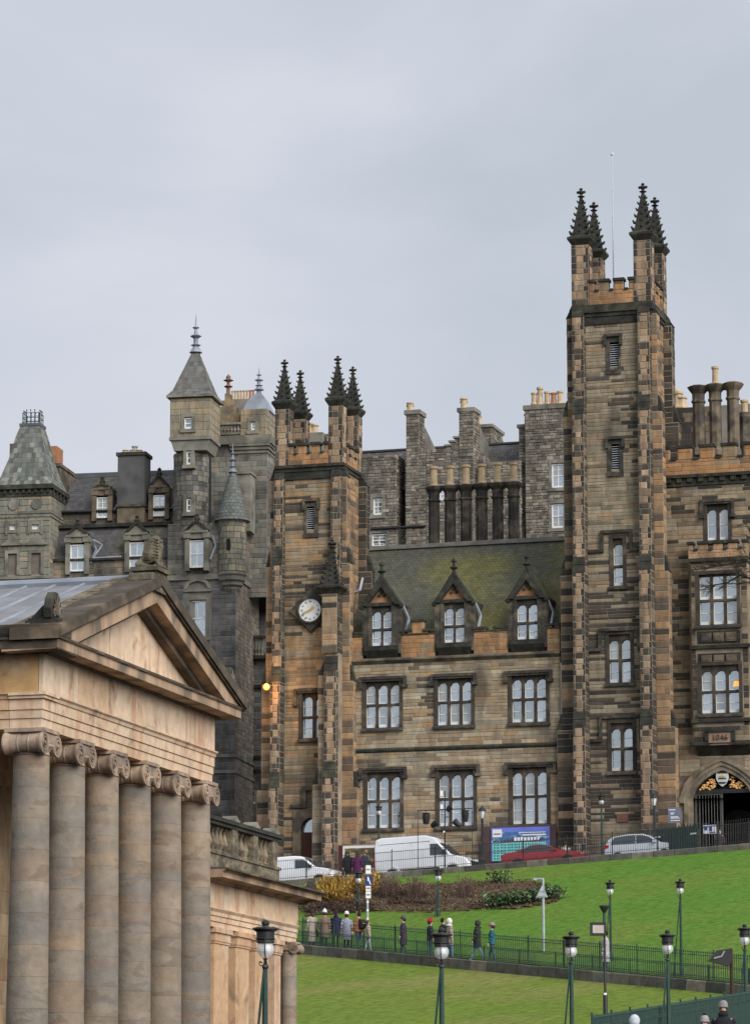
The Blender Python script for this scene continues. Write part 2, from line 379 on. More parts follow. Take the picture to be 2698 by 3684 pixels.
# ------------------------------------------------------------------ helpers: windows
def arch_pts(x0, x1, zs, zt, n=6, pw=2.0):
    """points of an arch head from (x0, zs) over the top to (x1, zs)"""
    out = []
    for i in range(n+1):
        t = -1 + 2*i/n
        out.append(((x0+x1)/2 + (x1-x0)/2*t, zs + (zt-zs)*(1-abs(t)**pw)**(1/pw)))
    return out
gr_ = random.Random(3)
def some_glass(g):
    return g if g is not M['glass'] else M[gr_.choice(['glass']*6+['glass_dim']*3+['glass_blind']*2)]
def gothic_window(root, x0, x1, z0, z1, y, lights, rows=2, split=.52, hood=None, drop=.35, sill=True, mat_=None, mull=.18, glass=None, arch=True, bars=True):
    """stone surround with mullions, arched lights, white sashes; the wall face is y, the glass sits back in the opening"""
    mat_ = mat_ or M['frame_stone']; glass = glass or M['glass']
    fw = .2; top = z1 + .30 if arch else z1 + .12
    f = MB(); yb = y + .30; yf = y + .06
    f.box(x0-fw, x0, yf-.12, yb, z0-.02, top); f.box(x1, x1+fw, yf-.12, yb, z0-.02, top)
    f.box(x0-fw, x1+fw, yf-.13, yb-.02, top, top+.2)
    lw = (x1-x0 - mull*(lights-1))/lights
    zt = z0 + (z1-z0)*(1-split) if rows == 2 else None
    cells = []
    for k in range(lights):
        a = x0 + k*(lw+mull); b = a + lw
        if k < lights-1: f.prism([(b, z0),(b+mull, z0),(b+mull, top),(b, top)], yf+.03, yb-.01)
        if arch:
            sp = z1 - min(.24, lw*.40)
            pts = arch_pts(a, b, sp, z1)
            h = len(pts)//2
            f.prism([(a, top)] + pts[:h+1] + [((a+b)/2, top)], yf+.05, yb-.03)
            f.prism([((a+b)/2+.001, top)] + pts[h:] + [(b, top)], yf+.05, yb-.03)
        if rows == 2:
            cells += [(a, b, z0, zt-.06, False), (a, b, zt+.06, z1, arch)]
        else: cells.append((a, b, z0, z1, arch))
    if rows == 2: f.box(x0, x1, yf+.02, yb-.02, zt-.065, zt+.065)
    w = f.build('window', mat_, root)
    for a, b, c, d, ar in cells:
        g = MB(); sp = d - min(.24, lw*.40)
        poly = [(a, c), (b, c)] + (arch_pts(a, b, sp, d)[::-1] if ar else [(b, d), (a, d)])
        g.face([(px_, yb-.06, pz_) for px_, pz_ in poly]); g.build('pane', some_glass(glass), w)
        if bars:
            s = MB(); t = .03; ys, ye = yb-.12, yb-.065
            bot = .17 if not ar and rows == 2 else .07 if rows == 2 else .14
            s.box(a, b, ys, ye, c, c+bot); s.box(a, a+t, ys+.01, ye, c+bot, sp if ar else d); s.box(b-t, b, ys+.01, ye, c+bot, sp if ar else d)
            s.box(a+t, b-t, ys+.012, ye, (c+d)/2-.02, (c+d)/2+.02)
            s.build('sash', M['sash'], w)
    if hood:
        hx0, hx1, hz = hood; h = MB()
        h.box(hx0, hx1, y-.2, y+.02, hz-.15, hz); h.box(hx0+.03, hx1-.03, y-.14, y+.02, hz-.27, hz-.15)
        for sx in (hx0, hx1-.17):
            h.box(sx, sx+.17, y-.2, y+.02, hz-.15-drop, hz-.15); h.box(sx-.06, sx+.23, y-.24, y+.02, hz-.32-drop, hz-.15-drop)
        h.build('hood_mould', M['dark_stone'], w)
    if sill:
        s = MB(); s.prism([(y-.16, z0-.26),(y+.28, z0-.26),(y+.28, z0-.02),(y-.04, z0-.04),(y-.16, z0-.15)], x0-fw-.05, x1+fw+.05, 'x'); s.build('sill', M['dark_stone'], w)
    return w
def hole_of(x0, x1, z0, z1, arch=True): return (x0-.2, x1+.2, z0-.1, z1+(.5 if arch else .3))
def sash_window(root, x0, x1, z0, z1, y, cols=2, rows=2, glass=None, surround=None, depth=.2, face='front'):
    """white timber sash window; face 'right' uses x for depth"""
    f = MB(); glass = glass or M['glass']; t = .07
    def bx(m, a, b, d0, d1, c, d):
        if face == 'front': m.box(a, b, y+d0, y+d1, c, d)
        else: m.box(y-d1, y-d0, a, b, c, d)
    bx(f, x0, x0+t, .04, depth, z0, z1); bx(f, x1-t, x1, .04, depth, z0, z1)
    bx(f, x0+t, x1-t, .04, depth, z1-t, z1); bx(f, x0+t, x1-t, .02, depth, z0, z0+t*1.6)
    zm = (z0+z1)/2
    bx(f, x0+t, x1-t, .06, depth-.01, zm-.03, zm+.03)
    for k in range(1, cols):
        xm = x0 + (x1-x0)*k/cols; bx(f, xm-.02, xm+.02, .08, depth-.02, z0+t*1.6, zm-.03); bx(f, xm-.02, xm+.02, .08, depth-.02, zm+.03, z1-t)
    for h in range(1, rows):
        for c, d in ((z0, zm), (zm, z1)):
            z = c + (d-c)*h/rows; bx(f, x0+t, x1-t, .09, depth-.03, z-.015, z+.015)
    w = f.build('window', M['white'], root)
    for c, d in ((z0+t*1.6, zm-.03), (zm+.03, z1-t)):
        g = MB()
        if face == 'front': g.face([(x0+t, y+.12, c),(x1-t, y+.12, c),(x1-t, y+.12, d),(x0+t, y+.12, d)])
        else: g.face([(y-.12, x0+t, c),(y-.12, x1-t, c),(y-.12, x1-t, d),(y-.12, x0+t, d)])
        g.build('pane', some_glass(glass), w)
    if surround:
        s = MB(); k = .2
        bx(s, x0-k, x0, -.06, .2, z0-.05, z1+.05); bx(s, x1, x1+k, -.06, .2, z0-.05, z1+.05); bx(s, x0-k, x1+k, -.065, .19, z1+.05, z1+.3); bx(s, x0-k-.05, x1+k+.05, -.12, .2, z0-.25, z0-.05)
        s.build('surround', surround, w)
    return w
def chimney_pot(root, x, y, z, h, r=.17, m=None, crown=False):
    p = MB(); p.lathe([(r*1.15,0),(r*1.15,.1),(r*.95,.14),(r*.85,h*.85),(r*1.12,h*.88),(r*1.12,h),(r*.7,h),(r*.7,h-.2),(0,h-.2)], (x,y,z), 10)
    return p.build('chimney_pot', m or M['pot_buff'], root)
def slates(m, p0, p1, q0, q1, rows, width, colf, thick=.012, cut=None):
    """slates on the plane p0-p1 (eave) to q0-q1 (ridge)"""
    p0, p1, q0, q1 = map(Vector, (p0, p1, q0, q1)); nrm = (p1-p0).cross(q0-p0).normalized()
    for i in range(rows):
        t0, t1 = i/rows, min((i+1.25)/rows, 1.0)
        a0, a1 = p0.lerp(q0, t0), p1.lerp(q1, t0); b0, b1 = p0.lerp(q0, t1), p1.lerp(q1, t1)
        n = max(1, int((a1-a0).length/width)); off = (.5 if i % 2 else 0)
        for k in range(-1, n+1):
            s0, s1 = max((k+off)/n + .0006, 0), min((k+1+off)/n - .0006, 1)
            if s1 - s0 < .002: continue
            lift = thick*rng.uniform(.8, 1.5)
            A, B, C, D = a0.lerp(a1, s0)+nrm*lift, a0.lerp(a1, s1)+nrm*lift, b0.lerp(b1, s1)+nrm*.004, b0.lerp(b1, s0)+nrm*.004
            if cut and cut((A+C)/2): continue
            c = colf((A+C)/2)
            m.face([A, B, C, D], c); m.face([a0.lerp(a1, s0), a0.lerp(a1, s1), B, A], c)

# ================================================================== GROUND
def struct(o): o['kind'] = 'structure'; return o
M['grass'] = mat('mown_grass', (.092,.190,.028), var=.30, scale=6.0, detail=10, rough=.95, spec=.1, col2=(.130,.190,.036), mix_scale=.30, mix=(.46,.72), bump=.05, bscale=5, stretch=(.35,1.0,1.5))
M['grass_low'] = mat('worn_grass', (.135,.190,.032), var=.32, scale=6.0, detail=10, rough=.95, spec=.1, col2=(.195,.200,.060), mix_scale=.28, mix=(.45,.68), bump=.05, bscale=5, stretch=(.35,1.0,1.5))
M['asphalt'] = mat('worn_asphalt', (.052,.052,.054), var=.2, rough=.9)
M['paving'] = mat('grey_paving', (.22,.21,.195), var=.2, rough=.9)
M['earth'] = mat('bare_earth', (.085,.058,.036), var=.35, scale=2.5, rough=1, bump=.08, bscale=6)
M['kerbstone'] = mat('kerb_stone', src='obj', var=.3, scale=2.5, rough=.95, bump=.02)
g = MB(); g.lathe([(4000, 0), (0, 0)], (0, 0, 0), 48); struct(g.build('ground', M['paving']))
A, B = P(1065, 3400, 177), P(2698, 3548, 152)              # near edge of the path
C, D = P(1140, 3160, 192), P(2698, 3036, 184)              # lawn top along the road
dAB = (B-A); dh = Vector((dAB.x, dAB.y, 0)).normalized(); up = Vector((-dh.y, dh.x, 0))
PATHW = 3.0
near = lambda t: A + dAB*t
far = lambda t: A + dAB*t + up*PATHW
kerb = lambda t: C + (D-C)*t
def sheet(name, fn, t0, t1, nt_, ns, m, kind='structure', smooth=True):
    g = MB(); vs = []; fs = []
    for i in range(nt_+1):
        for j in range(ns+1): vs.append(tuple(fn(t0+(t1-t0)*i/nt_, j/ns)))
    for i in range(nt_):
        for j in range(ns):
            a = i*(ns+1)+j; fs.append((a, a+ns+1, a+ns+2, a+1))
    g.mesh(vs, fs); return g.build(name, m, smooth=smooth, kind=kind)
def lawn_up(t, s):
    p = far(t).lerp(kerb(t) - Vector((0,0,.28)), s)
    p.z += .5*math.sin(math.pi*s)*.6 + .10*nz(p.x, p.y, 0, .22)*min(1, 6*s*(1-s)); return p
def lawn_down(t, s):
    d = 46*s; p = near(t) - up*d; p.z += -.42 - .245*d + .12*nz(p.x, p.y, 4, .2)*min(1, 8*s); return p
sheet('upper_lawn', lawn_up, -.42, 1.7, 70, 30, M['grass'])
sheet('lower_lawn', lawn_down, -.5, 1.9, 70, 40, M['grass_low'])
sheet('path', lambda t, s: near(t).lerp(far(t), s) + Vector((0,0,-.06)), -.7, 1.9, 20, 2, M['asphalt'])
kd = Vector(((D-C).x, (D-C).y, 0)).normalized(); kn = Vector((-kd.y, kd.x, 0))
sheet('road', lambda t, s: kerb(t) + kn*(.3 + 6.2*s) + Vector((0,0,-.22)), -2.5, 2.4, 12, 2, M['asphalt'])
sheet('pavement', lambda t, s: kerb(t) + kn*(6.5 + 9*s) + Vector((0,0,-.09)), -2.5, 2.4, 12, 2, M['paving'])
sheet('hilltop', lambda t, s: kerb(t) + kn*(15.5 + 110*s) + Vector((0,0,-.2)), -6, 4, 12, 4, M['paving'])
def edge_stones(name, label, fn, t0, t1, length, w, zt, zb, back, r):
    """a row of single coping stones along a line"""
    root = spot(name, label, 'kerb wall', fn(t0)); n = int((fn(t1)-fn(t0)).length/length)
    d = (fn(t1)-fn(t0)); rz = math.atan2(d.y, d.x); ry = -math.atan2(d.z, Vector((d.x, d.y)).length)
    m = MB(); m.prism([(-w, zb),(0, zb),(0, zt-.05),(-.05, zt),(-w+.05, zt),(-w, zt-.05)], .01, .99, 'x'); me = m.data('coping_stone', M['kerbstone'])
    L_ = d.length/n
    for k in range(n):
        c = vary(r.choice([(.13,.12,.10),(.10,.095,.082),(.17,.155,.13),(.085,.083,.07)]), .2, r)
        o = link('coping_stone', me, root, loc=d*(k/n) + Vector((0,0,r.uniform(-.015,.015))), rot=(0, ry, rz), scale=(L_, 1, 1), color=c)
    return root
edge_stones('road_kerb_wall', 'low dark stone kerb along the top of the bright green upper lawn', lambda t: kerb(t) + kn*.35, -.42, 1.6, 1.15, .4, .04, -.6, 0, rng)
edge_stones('path_kerb_wall', 'low stone retaining kerb between the walkers on the path and the lower lawn', lambda t: near(t) + up*.35, -.3, 1.6, 1.2, .4, .06, -.9, 0, rng)

# steps beside the gallery: the lamps and the lowest fence follow this line
SA, SB = Vector((-2.2, 66.0, 2.2)), Vector((12.5, 118.5, 6.15))
sdv = SB - SA; sh = Vector((sdv.x, sdv.y, 0)).normalized(); sr = Vector((sh.y, -sh.x, 0))
def steps():
    m = MB(); n = 26
    for k in range(n):
        a, b = SA + sdv*(k/n), SA + sdv*((k+1)/n); z = a.z
        q = [a - sr*.5, b - sr*.5, b + sr*9, a + sr*9]
        top = [(p.x, p.y, z) for p in q]; bot = [(p.x, p.y, -.5) for p in q]
        m.mesh(bot + top, [(3,2,1,0),(4,5,6,7),(0,1,5,4),(1,2,6,5),(2,3,7,6),(3,0,4,7)])
    return struct(m.build('steps', M['paving']))
steps()


# ================================================================== THE COLLEGE ON THE HILL (four adjoining buildings)
nc = Frame(0, 200, 17)
X = lambda u, v, c=0.0: nc.px(u, v, c)[0]
Z = lambda u, v, c=0.0: nc.px(u, v, c)[1]
def zavg(pts, c=0.0): return sum(Z(u, v, c) for u, v in pts)/len(pts)
GZ = 17.0
def text_mesh(body, size, depth, mt):
    cu = bpy.data.curves.new('lettering', 'FONT'); cu.body = body; cu.size = size; cu.extrude = depth/2; cu.align_x = 'CENTER'; cu.align_y = 'CENTER'; cu.resolution_u = 2
    o = bpy.data.objects.new('lettering', cu); COL.objects.link(o)
    dg = bpy.context.evaluated_depsgraph_get(); me = bpy.data.meshes.new_from_object(o.evaluated_get(dg), depsgraph=dg)
    bpy.data.objects.remove(o); me.materials.clear(); me.materials.append(mt); return me
def square(m, prof, c): m.lathe([(r*math.sqrt(2), h) for r, h in prof], c, 4, rot=math.pi/4)
def pinnacle(root, x, y, z, half, tip, cap=None, m=None, levels=6):
    """crocketed spire on a flaring square cap"""
    mt = m or M['dark_green_stone']; cap = cap or half*1.4
    p = MB(); square(p, [(half*1.02,0),(half*1.25,.16),(cap,.34),(cap,.46),(half*1.12,.58),(half*1.0,.6)], (x,y,z))
    H = tip - z - .6
    square(p, [(half*.98,0),(half*.16,H*.80),(half*.13,H*.83)], (x,y,z+.6))
    o = p.build('pinnacle', mt, root)
    c = MB(); r0 = half*.98
    for k in range(levels):
        t = (k+.25)/levels*.80; r = r0 + (half*.16-r0)*t/.80; zz = z+.6+H*t; s = half*(.30-.18*t)
        for sx in (-1,1):
            for sy in (-1,1):
                c.ball((x+sx*(r+s*.35), y+sy*(r+s*.35), zz), s*.95, 5, 4, sz=.8)
                c.ball((x+sx*(r+s*.9), y+sy*(r+s*.9), zz+s*.7), s*.55, 5, 3)
        if k < 4:
            for a, b in ((r,0),(-r,0),(0,r),(0,-r)): c.ball((x+a, y+b, zz+H*.06), s*.6, 4, 3)
    c.build('crockets', mt, o, kind='stuff')
    f = MB(); zf = z+.6+H*.80; q = half
    f.lathe([(q*.2,0),(q*.5,H*.02),(q*.2,H*.045),(q*.17,H*.07),(q*.45,H*.10),(q*.5,H*.115),(q*.2,H*.14),(q*.12,H*.155),(q*.26,H*.175),(q*.1,H*.195),(0,H*.205)], (x,y,zf), 8)
    for a in range(4):
        f.ball((x+q*.42*math.cos(a*math.pi/2), y+q*.42*math.sin(a*math.pi/2), zf+H*.11), q*.2, 5, 4)
    f.build('finial', mt, o)
    return o
def stepped_buttress(root, stones, cap, m, face, a0, a1, pl, stages, zb, palf, sidepal=pal_soot, h=(.3,.42)):
    """stages [(z_top, projection)] from the top down; face 'front' (projects -y from pl) or 'right' / 'left' (projects +x / -x)"""
    prev = 0.0; s = -1
    def put(mm, poly):     # poly in (projection, z)
        if face == 'front': mm.prism([(pl - p, z) for p, z in poly], a0, a1, 'x')
        elif face == 'right': mm.prism([(pl + p, z) for p, z in poly], a0, a1, 'y')
        else: mm.prism([(pl - p, z) for p, z in poly], a0, a1, 'y')
    for i, (zt, pr) in enumerate(stages):
        z0 = stages[i+1][0] if i+1 < len(stages) else zb
        put(m, [(-.05, z0), (pr, z0), (pr, zt), (-.05, zt)])
        rise = .95 if i else .9
        zz = zt; k = 2
        cb = MB()
        for q in range(k):       # weathering of two or three sloping slabs
            pa = pr + .05 - (pr - prev)*q/k; pb = pr + .05 - (pr - prev)*(q+1)/k
            put(cb, [(prev-.02, zz+rise*q/k), (pa, zz+rise*q/k), (pa-.02, zz+rise*q/k+.06), (pb, zz+rise*(q+1)/k-.03), (prev-.02, zz+rise*(q+1)/k-.03)])
        cb.build('weathering', cap, root)
        top = zt - .02
        bot = z0 + (rise if i+1 < len(stages) else 0)
        lo = z0
        if face == 'front':
            if palf is pal_quoin: quoin_face(stones, a0, a1, lo, top, pl-pr, h=h)
            else: ashlar(stones, a0, a1, lo, top, pl-pr, 'front', h=h, l=((a1-a0)*.8, (a1-a0)*1.3), palf=palf, gap=.035)
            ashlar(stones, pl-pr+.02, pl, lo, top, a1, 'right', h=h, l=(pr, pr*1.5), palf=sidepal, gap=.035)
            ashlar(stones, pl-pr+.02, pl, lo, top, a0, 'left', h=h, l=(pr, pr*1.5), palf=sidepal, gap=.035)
        elif face == 'right':
            ashlar(stones, pl, pl+pr, lo, top, a0, 'front', h=h, l=(max(pr*.6,.3), pr*1.3), palf=palf, gap=.03)
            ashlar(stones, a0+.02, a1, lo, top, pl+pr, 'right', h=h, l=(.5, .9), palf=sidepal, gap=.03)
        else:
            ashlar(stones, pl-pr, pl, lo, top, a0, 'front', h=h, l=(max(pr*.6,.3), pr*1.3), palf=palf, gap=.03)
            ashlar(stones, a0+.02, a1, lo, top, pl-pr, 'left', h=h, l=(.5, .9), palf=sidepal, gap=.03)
        prev = pr
def crenels(root, stones, x0, x1, y, zlow, zcr, ztop, n, side=None, thick=.4, palf=pal_parapet):
    """parapet with n merlons; for side='right' x runs along y"""
    m = MB(); c = MB(); pitch = (x1-x0)/n; gap = pitch*.36
    def bx(mm, a, b, d0, d1, z0, z1):
        if side: mm.box(y-d1, y-d0, a, b, z0, z1)
        else: mm.box(a, b, y+d0, y+d1, z0, z1)
    bx(m, x0, x1, 0, thick, zlow, zcr)
    face = 'right' if side else 'front'
    ashlar(stones, x0, x1, zlow, zcr, y, face, h=(.22,.34), l=(.4,.9), palf=palf)
    for k in range(n+1):
        a = x0 + k*pitch - (pitch-gap)/2; b = a + pitch - gap; a = max(a, x0); b = min(b, x1)
        if b-a < .1: continue
        bx(m, a, b, .01, thick-.01, zcr, ztop-.16)
        ashlar(stones, a+.02, b-.02, zcr+.01, ztop-.18, y, face, h=(.3,.5), l=(.5,.9), palf=palf)
        bx(c, a-.06, b+.06, -.1, thick+.06, ztop-.16, ztop)
    for k in range(n):
        a = x0 + k*pitch + (pitch-gap)/2; bx(c, a+.05, a+gap-.05, -.09, thick+.05, zcr-.02, zcr+.10)
    m.build('parapet', M['mortar'], root); each(c, 'coping', M['dark_green_stone'], root)
def belfry(root, stones, p):
    """square tower with angle buttresses, corner shafts and pinnacles; returns the front wall limits"""
    xa, xb, ya, yb, w = p['xa'], p['xb'], p['ya'], p['yb'], p['w']
    m = MB(); holes = p['holes']; zc = p['zc0']
    wall_sheet(m, xa, xb, GZ, zc, ya, holes)
    m.face([(xb,ya,GZ),(xb,yb,GZ),(xb,yb,zc),(xb,ya,zc)]); m.face([(xa,yb,GZ),(xa,ya,GZ),(xa,ya,zc),(xa,yb,zc)])
    m.face([(xb,yb,GZ),(xa,yb,GZ),(xa,yb,zc),(xb,yb,zc)]); m.face([(xa,ya,zc),(xb,ya,zc),(xb,yb,zc),(xa,yb,zc)])
    ashlar(stones, xa+w, xb-w, p.get('zs0', GZ), zc, ya, 'front', holes=holes, palf=p['palf'], l=(.5,1.6), h=(.14,.25))
    ashlar(stones, ya+w, yb-w, p.get('zside', GZ), zc, xb, 'right', palf=pal_side, l=(.6,1.2), h=(.28,.4))
    st = p['stages']
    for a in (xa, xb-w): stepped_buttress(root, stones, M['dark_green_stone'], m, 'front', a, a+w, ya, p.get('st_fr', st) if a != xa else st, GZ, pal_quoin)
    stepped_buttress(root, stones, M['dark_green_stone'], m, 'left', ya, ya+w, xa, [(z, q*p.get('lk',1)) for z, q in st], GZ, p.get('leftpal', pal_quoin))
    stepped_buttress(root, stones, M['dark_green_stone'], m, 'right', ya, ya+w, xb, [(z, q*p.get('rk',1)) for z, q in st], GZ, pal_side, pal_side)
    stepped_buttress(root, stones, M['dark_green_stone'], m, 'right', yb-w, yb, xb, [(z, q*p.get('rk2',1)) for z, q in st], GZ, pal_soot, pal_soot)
    m.build('wall', M['mortar'], root)
    # cornice band and corbels
    c = MB(); z0, z1 = p['zc0'], p['zc1']
    c.box(xa+.3, xb-.3, ya-.10, ya+.3, z0-.55, z0-.1); c.box(xa-.02, xb+.10, ya-.16, yb+.10, z0-.1, z0+.12); c.box(xa-.04, xb+.18, ya-.26, yb+.18, z0+.12, z1)
    c.build('cornice', M['dark_green_stone'], root)
    s = p['shaft']
    crenels(root, stones, xa+s-.05, xb-s+.05, ya-.04, z1, p['zcr'], p['zm'], p.get('nm', 3))
    crenels(root, stones, ya+s-.05, yb-s+.05, xb+.04, z1, p['zcr'], p['zm'], 2, side='right')
    bk = MB(); bk.box(xa+s-.1, xb-s+.1, yb-.3, yb, z1, p['zcr']+.3); bk.box(xa, xa+.35, ya+s-.1, yb-s+.1, z1, p['zcr']+.3); bk.build('rear_parapet', M['trim'], root)
    for (cx, cy, tip, zsh) in p['corners']:
        b = MB(); b.box(cx-s/2, cx+s/2, cy-s/2, cy+s/2, z1-.02, zsh); b.build('corner_shaft', M['mortar'], root)
        quoin_face(stones, cx-s/2, cx+s/2, z1, zsh, cy-s/2, h=(.3,.46))
        quoin_face(stones, cy-s/2+.02, cy+s/2, z1, zsh, cx+s/2, 'right', h=(.3,.46))
        pinnacle(root, cx, cy, zsh, s*.46, tip, cap=s*.70)
def louvre(root, x0, x1, z0, z1, y, frame):
    """slit opening with pale louvre blades in a deep dark frame; frame = (x0, x1, z0, z1)"""
    f = MB(); a, b, c, d = frame
    f.box(a+.1, x0, y-.05, y+.35, c+.1, d-.15); f.box(x1, b-.1, y-.05, y+.35, c+.1, d-.15); f.box(x0, x1, y-.04, y+.3, z1, d-.15)
    f.box(a, b, y-.18, y+.02, d-.15, d); f.box(a, a+.16, y-.17, y+.02, d-.65, d-.15); f.box(b-.16, b, y-.17, y+.02, d-.65, d-.15)
    f.box(a+.08, b-.08, y-.12, y+.35, c-.15, c+.1)
    w = f.build('louvre_window', M['dark_stone'], root)
    n = 11; me = MB()
    h = (z1-z0)/n
    me.mesh([(x0,y+.12,0),(x1,y+.12,0),(x1,y+.30,h*.62),(x0,y+.30,h*.62),(x0,y+.10,.0),(x1,y+.10,.0)], [(0,1,2,3)])
    me.box(x0, x1, y+.10, y+.14, 0, .035)
    bl = me.data('louvre_blade', M['louvre'])
    for k in range(n): link('louvre_blade', bl, w, loc=(0, 0, z0+h*k))
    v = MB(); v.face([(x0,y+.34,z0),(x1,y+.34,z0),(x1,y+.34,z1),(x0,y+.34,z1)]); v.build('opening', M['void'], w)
M['louvre'] = mat('pale_louvre', (.50,.54,.60), var=.1, rough=.5)

# ------------------------------------------------------------------ the hall between the towers
hall = thing('college_hall', 'stone gothic hall range with mossy slate roof and three pointed dormers between two pinnacled towers', 'building', nc, (X(1600,2900), 0, GZ))
hx0, hx1 = X(1205,2700), X(2016,2500)
zcor = zavg([(1216,2388),(1600,2370),(2012,2352)]); zstr = zavg([(1222,2706),(2001,2679)])
stones = []; holes = []
rowA = [(1320,1440,2467,2618,1293,1464,2434),(1577,1698,2454,2608,1549,1715,2423),(1844,1967,2445,2596,1813,1987,2412)]
rowB = [(1324,1443,2797,2981,1293,1464,2766),(1583,1706,2788,2970,1554,1726,2745),(1847,1970,2780,2962,1816,2001,2743)]
dorm = [(1339,1411,2200,2322,1309,1440,1370,2074,2170),(1599,1672,2186,2310,1569,1698,1630,2053,2159),(1861,1935,2174,2299,1829,1954,1893,2034,2148)]
for row in (rowA, rowB):
    zt = sum(Z((r[0]+r[1])/2, r[2], .2) for r in row)/3; zb = sum(Z((r[0]+r[1])/2, r[3], .2) for r in row)/3; zh = sum(Z((r[0]+r[1])/2, r[6], -.1) for r in row)/3
    for r in row:
        x0, x1 = X(r[0], r[3], .2), X(r[1], r[3], .2)
        holes.append(hole_of(x0, x1, zb, zt)); gothic_window(hall, x0, x1, zb, zt, 0, 3, hood=(X(r[4], r[6]), X(r[5], r[6]), zh), split=.47)
YR = 6.0
zrid = zavg([(1289,1974),(2027,1941)], YR)
ztop = zavg([(1300,2290),(1700,2272),(2000,2262)])          # parapet between merlons
zmer = zavg([(1250,2240),(1505,2226),(1765,2217)])
dz1 = sum(Z((d[0]+d[1])/2, d[2]) for d in dorm)/3; dz0 = sum(Z((d[0]+d[1])/2, d[3]) for d in dorm)/3
dap = sum(Z(d[6], d[7]) for d in dorm)/3; dga = sum(Z(d[6], d[8]) for d in dorm)/3
m = MB(); m.T = None
wall_sheet(m, hx0, hx1, GZ, zcor, 0, holes)
m.face([(hx0,0,zcor),(hx1,0,zcor),(hx1,.5,zcor),(hx0,.5,zcor)])
ashlar(stones, hx0, hx1, GZ+.6, zcor-.15, 0, 'front', holes=holes, palf=pal_hall, l=(.45,1.4), h=(.15,.27))
dw = [(X(d[0],d[3],.1), X(d[1],d[3],.1)) for d in dorm]
gaps = [(a-.55, b+.55) for a, b in dw]
edges = [hx0] + [q for g_ in gaps for q in g_] + [hx1]
for i in range(0, len(edges), 2):
    a, b = edges[i], edges[i+1]
    m.box(a, b, .0, .45, zcor, ztop); ashlar(stones, a, b, zcor+.12, ztop, 0, 'front', palf=pal_parapet, l=(.4,1.1), h=(.2,.3))
    c = MB(); segs = []
    n = 3 if b-a > 2 else 1
    w_ = b-a
    if n == 3:   # step up, tall merlon, step down
        for (f0, f1, zz) in ((0,.10,ztop+.26),(.19,.30,ztop+.30),(.32,.66,zmer),(.68,.80,ztop+.30),(.90,1,ztop+.26)): segs.append((a+w_*f0, a+w_*f1, zz))
    else:
        for (f0, f1, zz) in ((0,.34,ztop+.28),(.6,1,ztop+.28)): segs.append((a+w_*f0, a+w_*f1, zz))
    for s0, s1, zz in segs:
        m.box(s0, s1, .02, .43, ztop, zz-.14); ashlar(stones, s0+.01, s1-.01, ztop+.01, zz-.15, .02, 'front', palf=pal_parapet, l=(.4,.9), h=(.25,.4))
        c.box(s0-.06, s1+.06, -.08, .5, zz-.14, zz)
    c.box(a, b, -.05, .47, ztop-.03, ztop+.06)
    each(c, 'coping', M['dark_green_stone'], hall)
m.build('wall', M['mortar'], hall)
c = MB(); c.prism([(0,zcor-.16),(-.14,zcor-.02),(-.2,zcor+.02),(-.2,zcor+.1),(.02,zcor+.22),(.02,zcor-.16)], hx0, hx1, 'x'); c.build('cornice', M['trim'], hall)
c = MB(); c.prism([(.01,zstr-.12),(-.10,zstr-.06),(-.13,zstr+.03),(-.02,zstr+.14),(.01,zstr+.14)], hx0, hx1, 'x'); c.build('string_course', M['dark_green_stone'], hall)
# roof
ze = ztop - .3
bed = MB(); bed.prism([(.4,ze),(YR,zrid),(2*YR-.4,ze)], hx0-.4, hx1, 'x'); bed.build('roof', M['slate_bed'], hall)
def moss(p):
    t = nz(p.x, p.y, p.z, .35)*.8 + (p.x-hx0)/(hx1-hx0)*.7 + .05 - max(0, (p.z - zrid + 1.6))*.35
    t = max(0, min(1, t*1.3 + rng.uniform(-.18,.18)))
    a, b = Vector((.098,.100,.076)), Vector((.150,.146,.052))
    return vary(tuple(a.lerp(b, t)), .13)
sl = MB(); slates(sl, (hx0-.4,.40,ze), (hx1,.40,ze), (hx0-.4,YR,zrid), (hx1,YR,zrid), 38, .27, moss); sl.build('slates', M['slate'], hall, kind='stuff')
c = MB(); c.prism([(YR-.28,zrid-.14),(YR,zrid+.16),(YR+.28,zrid-.14)], hx0-.3, hx1, 'x'); c.build('ridge_capping', mat('ridge_stone', (.14,.135,.115), var=.3), hall)
f = MB(); lz0 = Z(1262,2130,1.6)
f.path([(X(1250,2140,2.1), 2.0, Z(1250,2140,2.1)), (X(1297,2128,2.2), 2.0, Z(1297,2128,2.2)), (X(1308,2082,2.6), 2.4, Z(1308,2082,2.6))], .09); f.build('flashing', M['lead'], hall)
slope = (zrid-ze)/(YR-.4)
